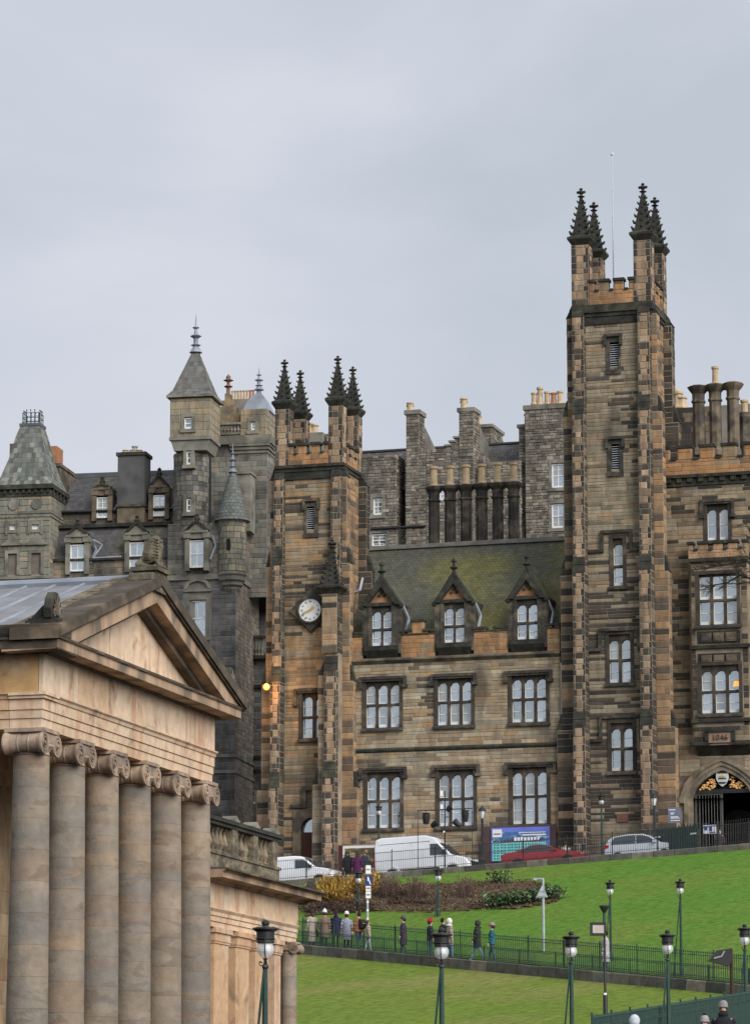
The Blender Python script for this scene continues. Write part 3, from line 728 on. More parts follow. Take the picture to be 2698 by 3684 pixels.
for (x0, x1), d in zip(dw, dorm):
    xm = (x0+x1)/2; hw = (X(d[5],d[8]) - X(d[4],d[8]))/2
    gothic_window(hall, x0, x1, dz0, dz1, -.02, 2, split=.53, sill=False, mull=.12, mat_=M['dark_stone'])
    s = MB(); yb2 = .4 + (dga-ze)/slope
    s.box(x0-.55, x0-.2, -.04, .5, dz0-.5, dga); s.box(x1+.2, x1+.55, -.04, .5, dz0-.5, dga); s.box(x0-.2, x1+.2, .0, .5, dz1+.4, dga)
    s.box(x0-.2, x1+.2, .0, .5, dz0-.5, dz0-.05)
    s.prism([(.5, dga-1.4),(yb2, dga),(.5, dga)], x1+.3, x1+.52, 'x'); s.prism([(.5, dga-1.4),(yb2, dga),(.5, dga)], x0-.52, x0-.3, 'x')
    dm = s.build('dormer', M['dark_stone'], hall)
    t = MB(); t.prism([(xm-hw+.12, dga),(xm+hw-.12, dga),(xm, dap-.3)], .04, .4); t.build('gable', M['orange_stone'], dm)
    q = MB()
    for sgn in (-1,1):
        q.prism([(xm+sgn*(hw+.12), dga-.12),(xm+sgn*(hw-.22), dga-.12),(xm, dap-.75),(xm, dap-.02)], -.22, .45)
    q.box(xm-hw-.1, xm+hw+.1, -.12, .4, dga-.16, dga-.0)
    for sgn in (-1,1): q.ball((xm+sgn*(hw+.1), -.08, dga-.18), .16, 6, 4)
    q.build('gable_coping', M['dark_green_stone'], dm)
    tr = MB(); tr.lathe([(.17,-.03),(.20,0),(.17,.03)], (xm, .02, dga+.62), 3, rot=0, axis='y')
    for a in (90, 210, 330): tr.ball((xm+.16*math.cos(R(a)), .02, dga+.55+.16*math.sin(R(a))), .11, 6, 4)
    tr.build('carving', M['dark_stone'], dm)
    fn = MB(); fn.lathe([(.13,-.2),(.10,.2),(.26,.32),(.1,.42),(.08,.6),(.16,.72),(0,.95)], (xm, .0, dap-.15), 7); fn.build('finial', M['dark_green_stone'], dm)
    rf = MB(); yr = .4 + (dap-.3-ze)/slope
    for sgn in (-1,1):
        P0, P1 = Vector((xm+sgn*(hw+.02), .35, dga)), Vector((xm+sgn*(hw+.02), yb2, dga)); Q0, Q1 = Vector((xm, .35, dap-.3)), Vector((xm, yr, dap-.3))
        if sgn < 0: slates(rf, P1, P0, Q1, Q0, 9, .27, moss)
        else: slates(rf, P0, P1, Q0, Q1, 9, .27, moss)
        rf.face([P0, P1, Q1, Q0])
    rf.build('dormer_roof', M['slate'], dm)
    fl = MB(); fl.path([(xm+hw+.02, .45, dga-.05), (xm+hw+.35, .6, dga-.85), (xm+hw+.22, .3, dz0+.55)], .075); fl.build('flashing', M['lead'], dm)
    sb = MB(); sb.prism([(-.02,dz0-.55),(-.2,dz0-.3),(-.22,dz0-.04),(.3,dz0-.04),(.3,dz0-.55)], x0-.42, x1+.42, 'x'); sb.prism([(-.01,dz0-.72),(-.16,dz0-.52),(.1,dz0-.52),(.1,dz0-.72)], x0-.3, x1+.3, 'x'); sb.build('sill', M['dark_green_stone'], dm)
lay(stones, hall)
st_hall = len(stones)

# ------------------------------------------------------------------ the clock tower (left of the hall)
LT = {}
xa, xb = X(991,1900,-.5), X(1229,1900,-.5)
ct = thing('clock_tower', 'lower gothic tower carrying a white clock on a dark diamond, four pinnacles on top', 'tower', nc, ((xa+xb)/2, 1, GZ))
stones = []
zf = lambda v, u=1110: Z(u, v, -.5)
f1 = (X(1089,1850,-.5), X(1151,1850,-.5), zf(1925), zf(1795)); l1 = (X(1107,1850,-.3), X(1134,1850,-.3), zf(1905), zf(1822))
wx0, wx1 = X(1091,2600,-.3), X(1171,2600,-.3); wz0, wz1 = zf(2653), zf(2506)
dx0, dx1, dz, dtop = X(1087,2990,-.3), X(1158,2990,-.3), zf(3085), zf(2942)
tips = {'fl':(X(1016,1294,-.2), zf(1296,1016)), 'fr':(X(1221,1281,-.2), Z(1221,1281,-.2))}
s = .86; ya = -.45; yb = ya + (xb-xa)*.93; sh = s
z_tip = (Z(1016,1294,0) + Z(1221,1281,0))/2; z_sh = (Z(1016,1478,0) + Z(1221,1468,0))/2
cxl, cxr = xa+s/2-.05, xb-s/2+.05
zw = lambda v: zf(v)
LT = dict(xa=xa, xb=xb, ya=ya, yb=yb, w=.56, palf=pal([(4,TAN),(3,BUFF),(2,BROWN),(2,(.36,.235,.13)),(1.5,GREYB)], dark=(.08,.066,.053)), zc0=zf(1690), zc1=zf(1672), zcr=zf(1632), zm=zf(1592), shaft=s,
          stages=[(zf(1722), .34), (zf(2032), .55), (zf(2455), .8), (zf(2837), 1.05)], holes=[(l1[0],l1[1],l1[2],l1[3]), hole_of(wx0, wx1, wz0, wz1), (dx0-.25, dx1, dz, dtop+.1)], lk=1.0, rk=.9, rk2=1.5,
          corners=[(cxl, ya+s/2-.06, z_tip, z_sh), (cxr, ya+s/2-.06, z_tip, z_sh), (cxl, yb-s/2, z_tip, z_sh), (cxr, yb-s/2, z_tip, z_sh)], nm=3,
          st_fr=[(zf(1722), .34)])
belfry(ct, stones, LT)
louvre(ct, *l1, ya, f1)
gothic_window(ct, wx0, wx1, wz0, wz1, ya, 2, hood=(X(1060,2477,-.4), X(1200,2477,-.4), zf(2477)), glass=M['glass'], split=.5, drop=.7)
# buttress with its own spire at the right front corner
bx0, bx1 = X(1166,2400,-1.2), X(1212,2400,-1.2)
m = MB(); yq = ya - 1.0; zq = zf(2150)
m.box(bx0-.05, bx1+.08, yq, ya+.1, zf(2360), zq)
ashlar(stones, bx0-.05, bx1+.08, zf(2360), zq, yq, 'front', h=(.3,.42), l=(.4,.9), palf=pal_quoin, gap=.035); ashlar(stones, yq+.02, ya, zf(2360), zq, bx1+.08, 'right', h=(.3,.42), l=(.4,.9), palf=pal_soot)
stepped_buttress(ct, stones, M['dark_green_stone'], m, 'front', bx0+.12, bx1+.08, yq+.2, [(zf(2425), .35), (zf(2810), .65)], GZ, pal_quoin)
m.box(bx0+.12, bx1+.08, yq+.2, ya+.1, GZ, zf(2360))
stepped_buttress(ct, stones, M['dark_green_stone'], m, 'left', yq+.1, ya, bx0+.12, [(zf(2440), .42), (zf(2830), .75)], GZ, pal_wall)
m.build('buttress', M['mortar'], ct)
pinnacle(ct, (bx0+bx1)/2+.02, yq+.5, zq, .44, zf(1946, 1198), cap=.78, levels=7)
# door
d = MB(); n_ = arch_pts(dx0, dx1, dtop-.55, dtop, 8, 1.8)
for off, yy in ((.0,-.02),(.22,-.12)):
    h_ = len(n_)//2
    d.prism([(dx0-.25-off, dz),(dx0, dz)] + n_[:h_+1] + [((dx0+dx1)/2, dtop+.25+off), (dx0-.25-off, dtop+.25+off)], ya+yy+.3, ya+yy)
    d.prism(n_[h_:] + [(dx1, dz),(dx1+.25, dz),(dx1+.25, dtop+.25+off),((dx0+dx1)/2+.001, dtop+.25+off)], ya+yy+.3, ya+yy)
dr = d.build('doorway', M['trim'], ct)
q = MB(); q.box(dx0, dx1, ya+.2, ya+.26, dz, dtop-.85)
for k in range(5): q.box(dx0+.05+k*.24, dx0+.25+k*.24, ya+.17, ya+.2, dz+.05, dtop-.95)
q.build('door', mat('red_brown_door', (.10,.035,.028), var=.2, rough=.6), dr)
q = MB(); q.face([(x_, ya+.24, z_) for x_, z_ in [(dx0,dtop-.8),(dx1,dtop-.8)] + n_[::-1]]); q.build('fanlight', M['glass'], dr)
hd = MB(); x_ = X(1050,2900,-.5)
hd.box(X(1047,2900,-.5), X(1090,2900,-.5), ya-.2, ya, zf(2900)-.1, zf(2900)+.12); hd.box(X(1087,2860,-.5), X(1103,2860,-.5), ya-.2, ya, zf(2900)-.1, zf(2843)); hd.box(X(1087,2860,-.5), X(1200,2860,-.5), ya-.21, ya, zf(2843)-.02, zf(2843)+.2)
hd.build('hood_mould', M['dark_stone'], dr)
lay(stones, ct)
# clock (a part of the tower)
kx, kz = X(1116,2198,-.75), zf(2198); rr = 43*.0155; hd_ = 80*.0155; yk = ya - .26
k = MB(); k.prism([(kx-hd_,kz),(kx,kz-hd_),(kx+hd_,kz),(kx,kz+hd_)], yk, ya+.05); k.prism([(kx-hd_-.1,kz),(kx,kz-hd_-.1),(kx+hd_+.1,kz),(kx,kz+hd_+.1)], yk+.1, ya+.05)
clock = k.build('clock', M['dark_stone'], ct)
k = MB(); k.lathe([(rr+.1,0),(rr+.1,-.1),(rr,-.12),(rr,-.02)], (kx,yk,kz), 36, axis='y'); k.build('bezel', M['dark_stone'], clock)
k = MB(); k.lathe([(rr,0),(rr,-.05),(0,-.05)], (kx,yk,kz), 36, axis='y'); k.build('clock_face', mat('white_clock_face', (.88,.90,.92), var=.02, rough=.4), clock)
M['numeral'] = mat('grey_numeral', (.22,.22,.23), var=0)
num = ['XII','I','II','III','IIII','V','VI','VII','VIII','IX','X','XI']
for i in range(12):
    a = math.pi/2 - i*math.pi/6; o = link('numeral', text_mesh(num[i], .15, .02, M['numeral']), clock, loc=(kx+.50*math.cos(a), yk-.065, kz+.50*math.sin(a)), rot=(math.pi/2, 0, 0))
    o.rotation_euler = Matrix.Rotation(math.pi/2, 3, 'X').to_euler(); o.matrix_basis = Matrix.Translation(o.location) @ Matrix.Rotation(-(a-math.pi/2), 4, 'Y').inverted() @ Matrix.Rotation(math.pi/2, 4, 'X')
gold = mat('gilt_metal', (.72,.50,.14), var=.1, rough=.35, metal=.6)
for ang, ln, wd in ((50, .34, .075), (246, .52, .055)):
    a = R(90-ang); ca, sa = math.cos(a), math.sin(a); h = MB()
    h.prism([(kx-ca*.12-sa*wd*.5, kz-sa*.12+ca*wd*.5),(kx-ca*.12+sa*wd*.5, kz-sa*.12-ca*wd*.5),(kx+ca*ln*.8+sa*wd, kz+sa*ln*.8-ca*wd),(kx+ca*ln, kz+sa*ln),(kx+ca*ln*.8-sa*wd, kz+sa*ln*.8+ca*wd)], yk-.12-ln*.03, yk-.095-ln*.03)
    h.build('clock_hand', gold, clock)

# ------------------------------------------------------------------ the tall tower
xa, xb = X(2061,1300,-.5), X(2339,1300,-.5)
tt = thing('tall_tower', 'tallest gothic stone tower with four crocketed pinnacles and a thin flagpole', 'tower', nc, ((xa+xb)/2, 1, GZ))
stones = []
zf = lambda v, u=2210: Z(u, v, -.5)
f1 = (X(2170,1270,-.5), X(2236,1270,-.5), zf(1335), zf(1200)); l1 = (X(2193,1280,-.3), X(2225,1280,-.3), zf(1316), zf(1229))
f2 = (X(2176,1640,-.5), X(2245,1640,-.5), zf(1703), zf(1570)); l2 = (X(2199,1640,-.3), X(2229,1640,-.3), zf(1687), zf(1596))
la = (X(2205,2030,-.3), X(2240,2030,-.3), zf(2104), zf(1955))
w1 = (X(2191,2400,-.3), X(2268,2400,-.3), zf(2453), zf(2301)); w2 = (X(2198,2700,-.3), X(2276,2700,-.3), zf(2771), zf(2620))
s = 1.0; ya = -.35; yb = ya + (xb-xa)*.88
z_tip = (Z(2082,677,.1) + Z(2312,659,.1))/2; z_sh = (Z(2082,890,.1) + Z(2312,873,.1))/2
cxl, cxr = xa+s/2-.07, xb-s/2+.07
belfry(tt, stones, dict(xa=xa, xb=xb, ya=ya, yb=yb, w=.68, palf=pal_wall, zc0=zf(1128), zc1=zf(1092), zcr=zf(1042), zm=zf(999), shaft=s,
    stages=[(zf(1134), .38), (zf(1487), .62), (zf(2061), .86), (zf(2620), 1.12)], holes=[l1, l2, hole_of(*la), hole_of(*w1), hole_of(*w2)], lk=1.05, rk=.95, rk2=1.35, leftpal=pal([(5,SOOT),(3,(.12,.095,.075)),(2,BROWN),(1,(.30,.2,.125))], patch=.4),
    corners=[(cxl, ya+s/2-.08, z_tip, z_sh), (cxr, ya+s/2-.08, z_tip, z_sh), (cxl, yb-s/2+.1, z_tip, z_sh), (cxr, yb-s/2+.1, z_tip, z_sh)], nm=3))
louvre(tt, *l1, ya, f1); louvre(tt, *l2, ya, f2)
xw0, xw1 = xa+.68, xb-.68
def stepped_hood(x0, x1, zl, zh, y):
    h = MB()
    h.box(xw0, x0, y-.16, y+.02, zl-.12, zl+.06); h.box(x1, xw1, y-.16, y+.02, zl-.12, zl+.06)
    h.box(x0-.16, x0, y-.18, y+.02, zl-.12, zh); h.box(x1, x1+.16, y-.18, y+.02, zl-.12, zh); h.box(x0-.16, x1+.16, y-.2, y+.02, zh, zh+.17)
    h.build('hood_mould', M['dark_stone'], tt)
gothic_window(tt, *la, ya, 1, split=.54); stepped_hood(X(2168,1916,-.5), X(2262,1916,-.5), zf(1977), zf(1917), ya)
gothic_window(tt, *w1, ya, 2, split=.48); stepped_hood(X(2160,2270,-.5), X(2290,2270,-.5), zf(2333), zf(2270), ya)
gothic_window(tt, *w2, ya, 2, split=.48); stepped_hood(X(2163,2580,-.5), X(2297,2580,-.5), zf(2660), zf(2584), ya)
fp = MB(); fy = (ya+yb)/2; fx = X(2206,1000,fy); ftop = Z(2195, 562, 2.0); fp.tube((fx,fy,zf(1090)), (fx,fy,ftop), .05, .025, 6); fp.ball((fx,fy,ftop), .1, 6, 4); fp.build('flagpole', mat('pale_pole', (.6,.62,.66), var=.05), tt)
pq = MB(); pq.box(X(2218,2945,-.4), X(2260,2945,-.4), ya-.1, ya, zf(2958), zf(2928)); pq.build('plaque', mat('red_stone_plaque', (.22,.11,.085)), tt)
lay(stones, tt)

# ------------------------------------------------------------------ the gatehouse wing (right edge)
yg = 1.9
gx0, gx1 = xb - .3, X(2880, 2300, yg)
gh = thing('gatehouse', 'gothic gatehouse wing with an oriel window over a wide pointed arch with gilded fan grille', 'building', nc, (X(2597,2900,yg), yg, GZ))
stones = []
zg = lambda v, u=2560, c=yg: Z(u, v, c)
w3 = (X(2545,1900,yg+.2), X(2620,1900,yg+.2), zg(1941), zg(1832))
ax, aw = X(2597,2850,yg), X(2597,2850,yg)-X(2491,2850,yg); aspr, atop = zg(2872), zg(2772)
arch_hole = (ax-aw, ax+aw, GZ, atop)
m = MB(); holes = [hole_of(*w3), (ax-aw, ax+aw, GZ, aspr)]
zcor = zg(1748)
wall_sheet(m, gx0, gx1, GZ, zcor, yg, holes + [(ax-aw, ax+aw, aspr, atop)], depth=.6, through=[(ax-aw, ax+aw, GZ, aspr), (ax-aw, ax+aw, aspr, atop)])
m.face([(gx0,yg,zcor),(gx1,yg,zcor),(gx1,yg+6,zcor),(gx0,yg+6,zcor)]); m.face([(gx1,yg,GZ),(gx1,yg+6,GZ),(gx1,yg+6,zcor),(gx1,yg,zcor)])
m.build('wall', M['mortar'], gh)
pal_g = pal([(4,BROWN),(3,TAN),(2,GREYB),(1.5,BUFF),(1,SOOT)], dark=SOOT)
pal_arch = pal([(4,PALE),(3,(.32,.25,.185)),(2,TAN),(2,(.36,.27,.20))])
oh = (X(2480,2300,yg), X(2690,2300,yg), zg(2640), zg(1940))
ashlar(stones, gx0+.3, gx1, zg(2640), zcor, yg, 'front', holes=[hole_of(*w3), oh], palf=pal_g, l=(.5,1.4), h=(.18,.3))
ashlar(stones, gx0+.3, ax-aw-.75, GZ, zg(2640), yg, 'front', palf=pal_side, l=(.6,1.3), h=(.22,.34))
ashlar(stones, ax-aw-.75, gx1, zg(2790), zg(2640), yg, 'front', holes=[(ax-aw*.75, ax+aw*.75, 0, zg(2735))], palf=pal_arch, l=(.5,1.2), h=(.2,.3))
# parapet
zp1, zpc, zpt = zg(1706), zg(1650), zg(1598)
crenels(gh, stones, gx0+.4, gx1, yg-.12, zp1, zpc, zpt, 6)
c = MB(); c.box(gx0+.3, gx1, yg-.3, yg+.2, zp1-.16, zp1+.02); c.box(gx0+.3, gx1, yg-.12, yg+.2, zp1-.62, zp1-.16)
for k in range(14): c.box(gx0+.6+k*.62, gx0+.9+k*.62, yg-.24, yg-.1, zp1-.42, zp1-.16)
c.build('cornice', M['dark_green_stone'], gh)
gothic_window(gh, *w3, yg, 2, rows=1, hood=(X(2518,1798,yg), X(2640,1798,yg), zg(1798)), drop=.75, sill=True)
# oriel
yo = yg - .75; ox0, ox1 = X(2487,2300,yo), X(2690,2300,yo)
Zo = lambda v: Z(2590, v, yo)
u1 = (X(2518,2200,yo+.2), X(2652,2200,yo+.2), Zo(2244), Zo(2072)); u2 = (X(2525,2500,yo+.2), X(2660,2500,yo+.2), Zo(2563), Zo(2412))
m = MB(); wall_sheet(m, ox0, ox1, Zo(2680), Zo(2010), yo, [hole_of(*u1, False), hole_of(*u2)], depth=.35)
m.face([(ox1,yo,Zo(2680)),(ox1,yg,Zo(2680)),(ox1,yg,Zo(2010)),(ox1,yo,Zo(2010))]); m.face([(ox0,yg,Zo(2680)),(ox0,yo,Zo(2680)),(ox0,yo,Zo(2010)),(ox0,yg,Zo(2010))])
m.face([(ox0,yo,Zo(2010)),(ox1,yo,Zo(2010)),(ox1,yg,Zo(2010)),(ox0,yg,Zo(2010))]); m.face([(ox0,yg,Zo(2680)),(ox1,yg,Zo(2680)),(ox1,yo,Zo(2680)),(ox0,yo,Zo(2680))])
oriel = m.build('oriel', M['mortar'], gh)
ashlar(stones, ox0, ox1, Zo(2672), Zo(2012), yo, 'front', holes=[(u1[0]-.25,u1[1]+.25,Zo(2330),u1[3]+.4),(u2[0]-.25,u2[1]+.25,Zo(2600),Zo(2345))], palf=pal([(3,SOOT),(3,BROWN),(1,TAN)]), l=(.4,.8), h=(.25,.4))
gothic_window(gh, *u1, yo, 3, arch=False, split=.5, sill=True); gothic_window(gh, *u2, yo, 3, split=.5)
b = MB()
for zz in (Zo(2326), Zo(2012), Zo(2592)): b.box(ox0-.1, ox1+.1, yo-.16, yo+.1, zz-.1, zz+.1)
for zr, zt_ in ((2312,2272),(2385,2352)):
    b.box(u1[0]-.15, u1[1]+.15, yo-.03, yo+.05, Zo(zr)-.04, Zo(zt_)+.04)
b.prism([(yo-.02,Zo(2672)),(yo+.02,Zo(2672)),(yg,Zo(2715)),(yg,Zo(2672))], ox0+.1, ox1-.1, 'x')
each(b, 'string_course', M['dark_green_stone'], oriel)
pm = MB(); pw = (u1[1]-u1[0])/3
for zr, zt_ in ((2312,2272),(2385,2352)):
    for k in range(3):
        a = u1[0]+pw*k; pm.box(a+.06, a+pw-.06, yo-.09, yo-.02, Zo(zr)+.06, Zo(zt_)-.06); pm.box(a+.14, a+pw-.14, yo-.12, yo-.09, Zo(zr)+.14, Zo(zt_)-.14)
each(pm, 'panel', M['trim'], oriel)
crenels(gh, stones, X(2475,1980,yo), X(2688,1980,yo), yo-.08, Zo(2008), Zo(1978), Zo(1945), 4, palf=pal([(3,(.42,.26,.16)),(2,(.36,.235,.14)),(1,(.40,.22,.14))]))
# date panel and its stepped moulding
dp = MB(); px0, px1 = X(2548,2640,yo-.1), X(2630,2640,yo-.1)
dp.box(px0, px1, yo-.14, yo+.1, Zo(2672), Zo(2634)); dpo = dp.build('date_panel', mat('pink_stone', (.33,.215,.155), var=.2), gh)
link('lettering', text_mesh('1846', .46, .05, M['dark_stone']), dpo, loc=((px0+px1)/2, yo-.17, Zo(2655)), rot=(math.pi/2,0,0))
hb = MB(); hb.box(px0-.2, px1+.2, yo-.24, yo, Zo(2634), Zo(2622)); hb.box(px0-.2, px0, yo-.2, yo, Zo(2672), Zo(2634)); hb.box(px1, px1+.2, yo-.2, yo, Zo(2672), Zo(2634))
hb.box(ox0-.2, px0-.0, yo-.2, yo+.3, Zo(2672)-.12, Zo(2672)+.08); hb.box(px1, ox1+.2, yo-.2, yo+.3, Zo(2672)-.12, Zo(2672)+.08); hb.build('hood_mould', M['dark_green_stone'], dpo)
# arch rings
def garch(o):
    P0 = arch_pts(ax-aw-o, ax+aw+o, aspr, atop+o, 16, 1.95); w_ = aw+o
    return [(x_, aspr + (z_-aspr)*.68 + (atop+o-aspr)*(1-abs(x_-ax)/w_)*.32) for x_, z_ in P0]
M['arch'] = mat('grey_arch_stone', (.27,.225,.165), var=.25, scale=2.5, rough=.9, col2=(.14,.12,.09), mix_scale=1.2, mix=(.46,.62), bump=.02)
pts_in = garch(0)
def ring(m, off0, off1, y0, y1, legs=True):
    P1 = garch(off0); P2 = garch(off1)
    for i in range(16): m.prism([P1[i], P1[i+1], P2[i+1], P2[i]], y0, y1)
    if legs:
        for sg in (-1, 1):
            m.box(ax+sg*(aw+off0), ax+sg*(aw+off1), y0, y1, GZ, aspr)
ar = MB(); ring(ar, 0, .25, yg-.02, yg+.55); ring(ar, .25, .5, yg-.10, yg+.3); ar.build('arch', M['arch'], gh)
ar = MB(); ring(ar, .5, .75, yg-.2, yg+.1, False)
for sg in (-1,1): ar.box(ax+sg*(aw+.45), ax+sg*(aw+.95), yg-.26, yg, aspr-.25, aspr)
ar.build('hood_mould', M['arch'], gh)
sp = MB()   # fill between the square opening and the arch
h_ = 8
sp.prism([(ax-aw, atop+.02)] + pts_in[:h_+1], yg+.02, yg+.5); sp.prism([(ax+aw, atop+.02)] + pts_in[h_:][::-1], yg+.02, yg+.5); sp.build('spandrel', M['arch'], gh)
# passage with its shade put into a near-black colour, and a paler inner arch
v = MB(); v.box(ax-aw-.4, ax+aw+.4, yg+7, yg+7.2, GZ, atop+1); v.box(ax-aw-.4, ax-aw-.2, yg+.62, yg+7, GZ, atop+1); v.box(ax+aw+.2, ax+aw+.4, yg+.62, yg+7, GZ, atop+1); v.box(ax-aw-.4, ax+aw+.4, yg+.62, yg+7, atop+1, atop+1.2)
v.build('passage', mat('shade_dark_passage', (.02,.019,.019), var=.3), gh)
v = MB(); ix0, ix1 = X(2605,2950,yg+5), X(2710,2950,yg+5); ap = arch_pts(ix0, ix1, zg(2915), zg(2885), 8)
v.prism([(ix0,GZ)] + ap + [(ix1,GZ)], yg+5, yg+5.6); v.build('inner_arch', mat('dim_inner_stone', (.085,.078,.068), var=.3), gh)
lay(stones, gh)
# grille with gilded leaves and a shield, and the gates
zt_ = zg(2846)
gr = MB(); gr.box(ax-aw, ax+aw, yg+.16, yg+.3, zt_-.12, zt_+.1)
rr_ = garch(-.04)
for i in range(16): gr.tube((rr_[i][0], yg+.22, max(rr_[i][1], zt_)), (rr_[i+1][0], yg+.22, max(rr_[i+1][1], zt_)), .035, n=4)
for k in range(9):
    a = R(18*(k+1)); r1 = .85; gr.tube((ax, yg+.24, zt_), (ax+math.cos(a)*aw*.95, yg+.24, zt_+math.sin(a)*(atop-zt_)*.95), .02, n=4)
grille = gr.build('fan_grille', M['iron'], gh)
gl = mat('gilded_leaf', (.75,.43,.16), var=.25, scale=6, rough=.45, metal=.25)
lm = MB(); lm.mesh([(-.17,0,0),(-.06,-.04,-.08),(.07,-.03,-.075),(.19,0,-.01),(.08,-.04,.07),(-.05,-.04,.08),(0,-.07,0)], [(0,1,6),(1,2,6),(2,3,6),(3,4,6),(4,5,6),(5,0,6)]); lme = lm.data('gilded_leaf', gl)
for k in range(64):
    for _ in range(30):
        lx = rng.uniform(-.93, .93)*aw; lz = rng.uniform(.1, 1)*(atop-zt_)
        lim = (atop-aspr)*((1-abs(lx/aw)**1.95)**(1/1.95)*.68 + (1-abs(lx/aw))*.32) + aspr - zt_
        if lz < lim-.16 and (abs(lx) > .42 or lz < .12): break
    else: continue
    link('gilded_leaf', lme, grille, loc=(ax+lx, yg+.17, zt_+lz), rot=(0, rng.uniform(-.5,.5), 0), scale=(rng.uniform(.45,.85), 1, rng.uniform(.4,.7)))
sc = zt_ + .68
shd = MB(); shd.prism([(ax-.34,sc+.42),(ax+.34,sc+.42),(ax+.36,sc),(ax+.2,sc-.3),(ax,sc-.44),(ax-.2,sc-.3),(ax-.36,sc)], yg+.06, yg+.14); sho = shd.build('shield', mat('silver_shield', (.62,.66,.66), var=.15, rough=.4), gh)
e = MB(); e.box(ax-.22, ax+.22, yg+.03, yg+.06, sc-.02, sc+.04); e.prism([(ax-.24,sc-.18),(ax+.24,sc-.18),(ax+.16,sc-.28),(ax-.16,sc-.28)], yg+.03, yg+.06); e.box(ax-.26, ax+.26, yg+.035, yg+.06, sc+.3, sc+.42); e.build('emblem', M['dark_stone'], sho)
e = MB(); e.prism([(ax-.2,sc+.12),(ax,sc+.2),(ax+.2,sc+.12),(ax+.1,sc+.06),(ax-.1,sc+.06)], yg+.03, yg+.06); e.build('gilt_emblem', gold, sho)
gt = MB(); gx = ax-aw+.08; gw = aw-.1; zgb = GZ+.15
for zz in (zgb, zgb+1.4, zt_-.2): gt.box(gx, gx+gw, yg+.2, yg+.26, zz, zz+.09)
gt.box(gx, gx+.09, yg+.19, yg+.27, zgb, zt_-.1); gt.box(gx+.22, gx+.28, yg+.19, yg+.27, zgb, zt_-.1); gt.box(gx+gw-.1, gx+gw, yg+.19, yg+.27, zgb, zt_-.1)
gate = gt.build('gate', mat('grey_iron_gate', (.085,.085,.082), var=.2, rough=.5, spec=.5), gh)
bm_ = MB(); bm_.tube((0,0,0), (0,0,zt_-.2-zgb), .022, n=5); bme = bm_.data('gate_bar', gate.data.materials[0])
for k in range(7): link('gate_bar', bme, gate, loc=(gx+.42+k*.165, yg+.23, zgb))
# three clustered chimney shafts behind the parapet
for (u, vt, vb) in ((2512,1388,1600),(2572,1382,1600),(2636,1376,1600)):
    yy = yg + 1.6; cx = X(u, 1500, yy); z0, z1 = Z(u, vb+40, yy), Z(u, vt, yy); h = z1 - z0; k = MB()
    k.lathe([(.44,0),(.44,.3),(.36,.45),(.35,h-1.05),(.42,h-1.0),(.42,h-.9),(.36,h-.85),(.37,h-.5),(.55,h-.28),(.66,h-.1),(.42,h),(0,h)], (cx,yy,z0), 8, rot=math.pi/8)
    k.build('chimney_shaft', M['trim'], gh)
yy = yg+1.6; k = MB(); k.box(X(2512,1400,yy), X(2636,1400,yy), yy-.2, yy+.2, Z(2572,1404,yy), Z(2572,1390,yy)); k.build('chimney_coping', M['dark_stone'], gh)
chimney_pot(gh, X(2572,1380,yy), yy, Z(2572,1384,yy), Z(2572,1320,yy)-Z(2572,1384,yy), .2)
# lower block behind with its stacks
yy = yg+9; m = MB(); m.box(X(2420,1550,yy), X(2760,1550,yy), yy, yy+5, GZ, Z(2500,1464,yy)); m.build('rear_block', M['mortar_grey'], gh)
st2 = []; ashlar(st2, X(2420,1550,yy), X(2562,1550,yy), Z(2500,1620,yy), Z(2500,1464,yy), yy, 'front', palf=pal([(3,SOOT),(3,BROWN),(1,(.10,.09,.08))]), l=(.4,.9), h=(.25,.4))
mm = MB()
for s_ in st2: mm.box(s_[1], s_[2], yy-s_[6], yy, s_[3], s_[4], s_[7])
mm.build('rear_stonework', M['masonry'], gh, kind='stuff')
for u, v0, v1 in ((2425,1404,1470),(2438,1412,1470),(2452,1430,1470)): chimney_pot(gh, X(u, 1450, yy+1), yy+1, Z(u, v1, yy+1), Z(u, v0, yy+1)-Z(u, v1, yy+1), .3)
yy = yg+4; cx = X(2676,1460,yy); k = MB(); k.lathe([(.5,-2),(.5,.5),(.62,.9),(.45,1.2),(0,1.2)], (cx,yy,Z(2676,1560,yy)), 8); k.box(cx-2.2, cx+1.8, yy-.3, yy+.5, Z(2676,1615,yy)-.5, Z(2676,1560,yy)-.9); k.build('chimney_shaft', M['dark_stone'], gh)
chimney_pot(gh, cx, yy, Z(2676,1503,yy), Z(2676,1440,yy)-Z(2676,1503,yy), .22)

# ------------------------------------------------------------------ six tall octagonal chimneys behind the hall ridge
yy = 8.5; pots = [(1561,1678,1752),(1619,1676,1748),(1676,1672,1744),(1733,1670,1740),(1790,1664,1734),(1847,1664,1730)]
zcap = sum(Z(u, v, yy) for u, a, v in pots)/6
for u, vt, vc in pots:
    cx = X(u, 1800, yy); k = MB()
    h = zcap - (zrid - 4.2)
    k.lathe([(.36,0),(.33,h-1.0),(.40,h-.95),(.40,h-.86),(.33,h-.8),(.35,h-.45),(.52,h-.25),(.56,h-.1),(.3,h),(0,h)], (cx,yy,zcap-h), 8, rot=math.pi/8)
    k.build('chimney_shaft', M['dark_stone'], hall)
    p = chimney_pot(hall, cx, yy, zcap-.02, Z(u, vt, yy)-zcap, .25, m=M['pot_buff'])
k = MB(); k.box(X(1561,1745,yy), X(1847,1745,yy), yy-.3, yy+.3, zcap-.2, zcap-.04); k.build('chimney_coping', M['dark_green_stone'], hall)

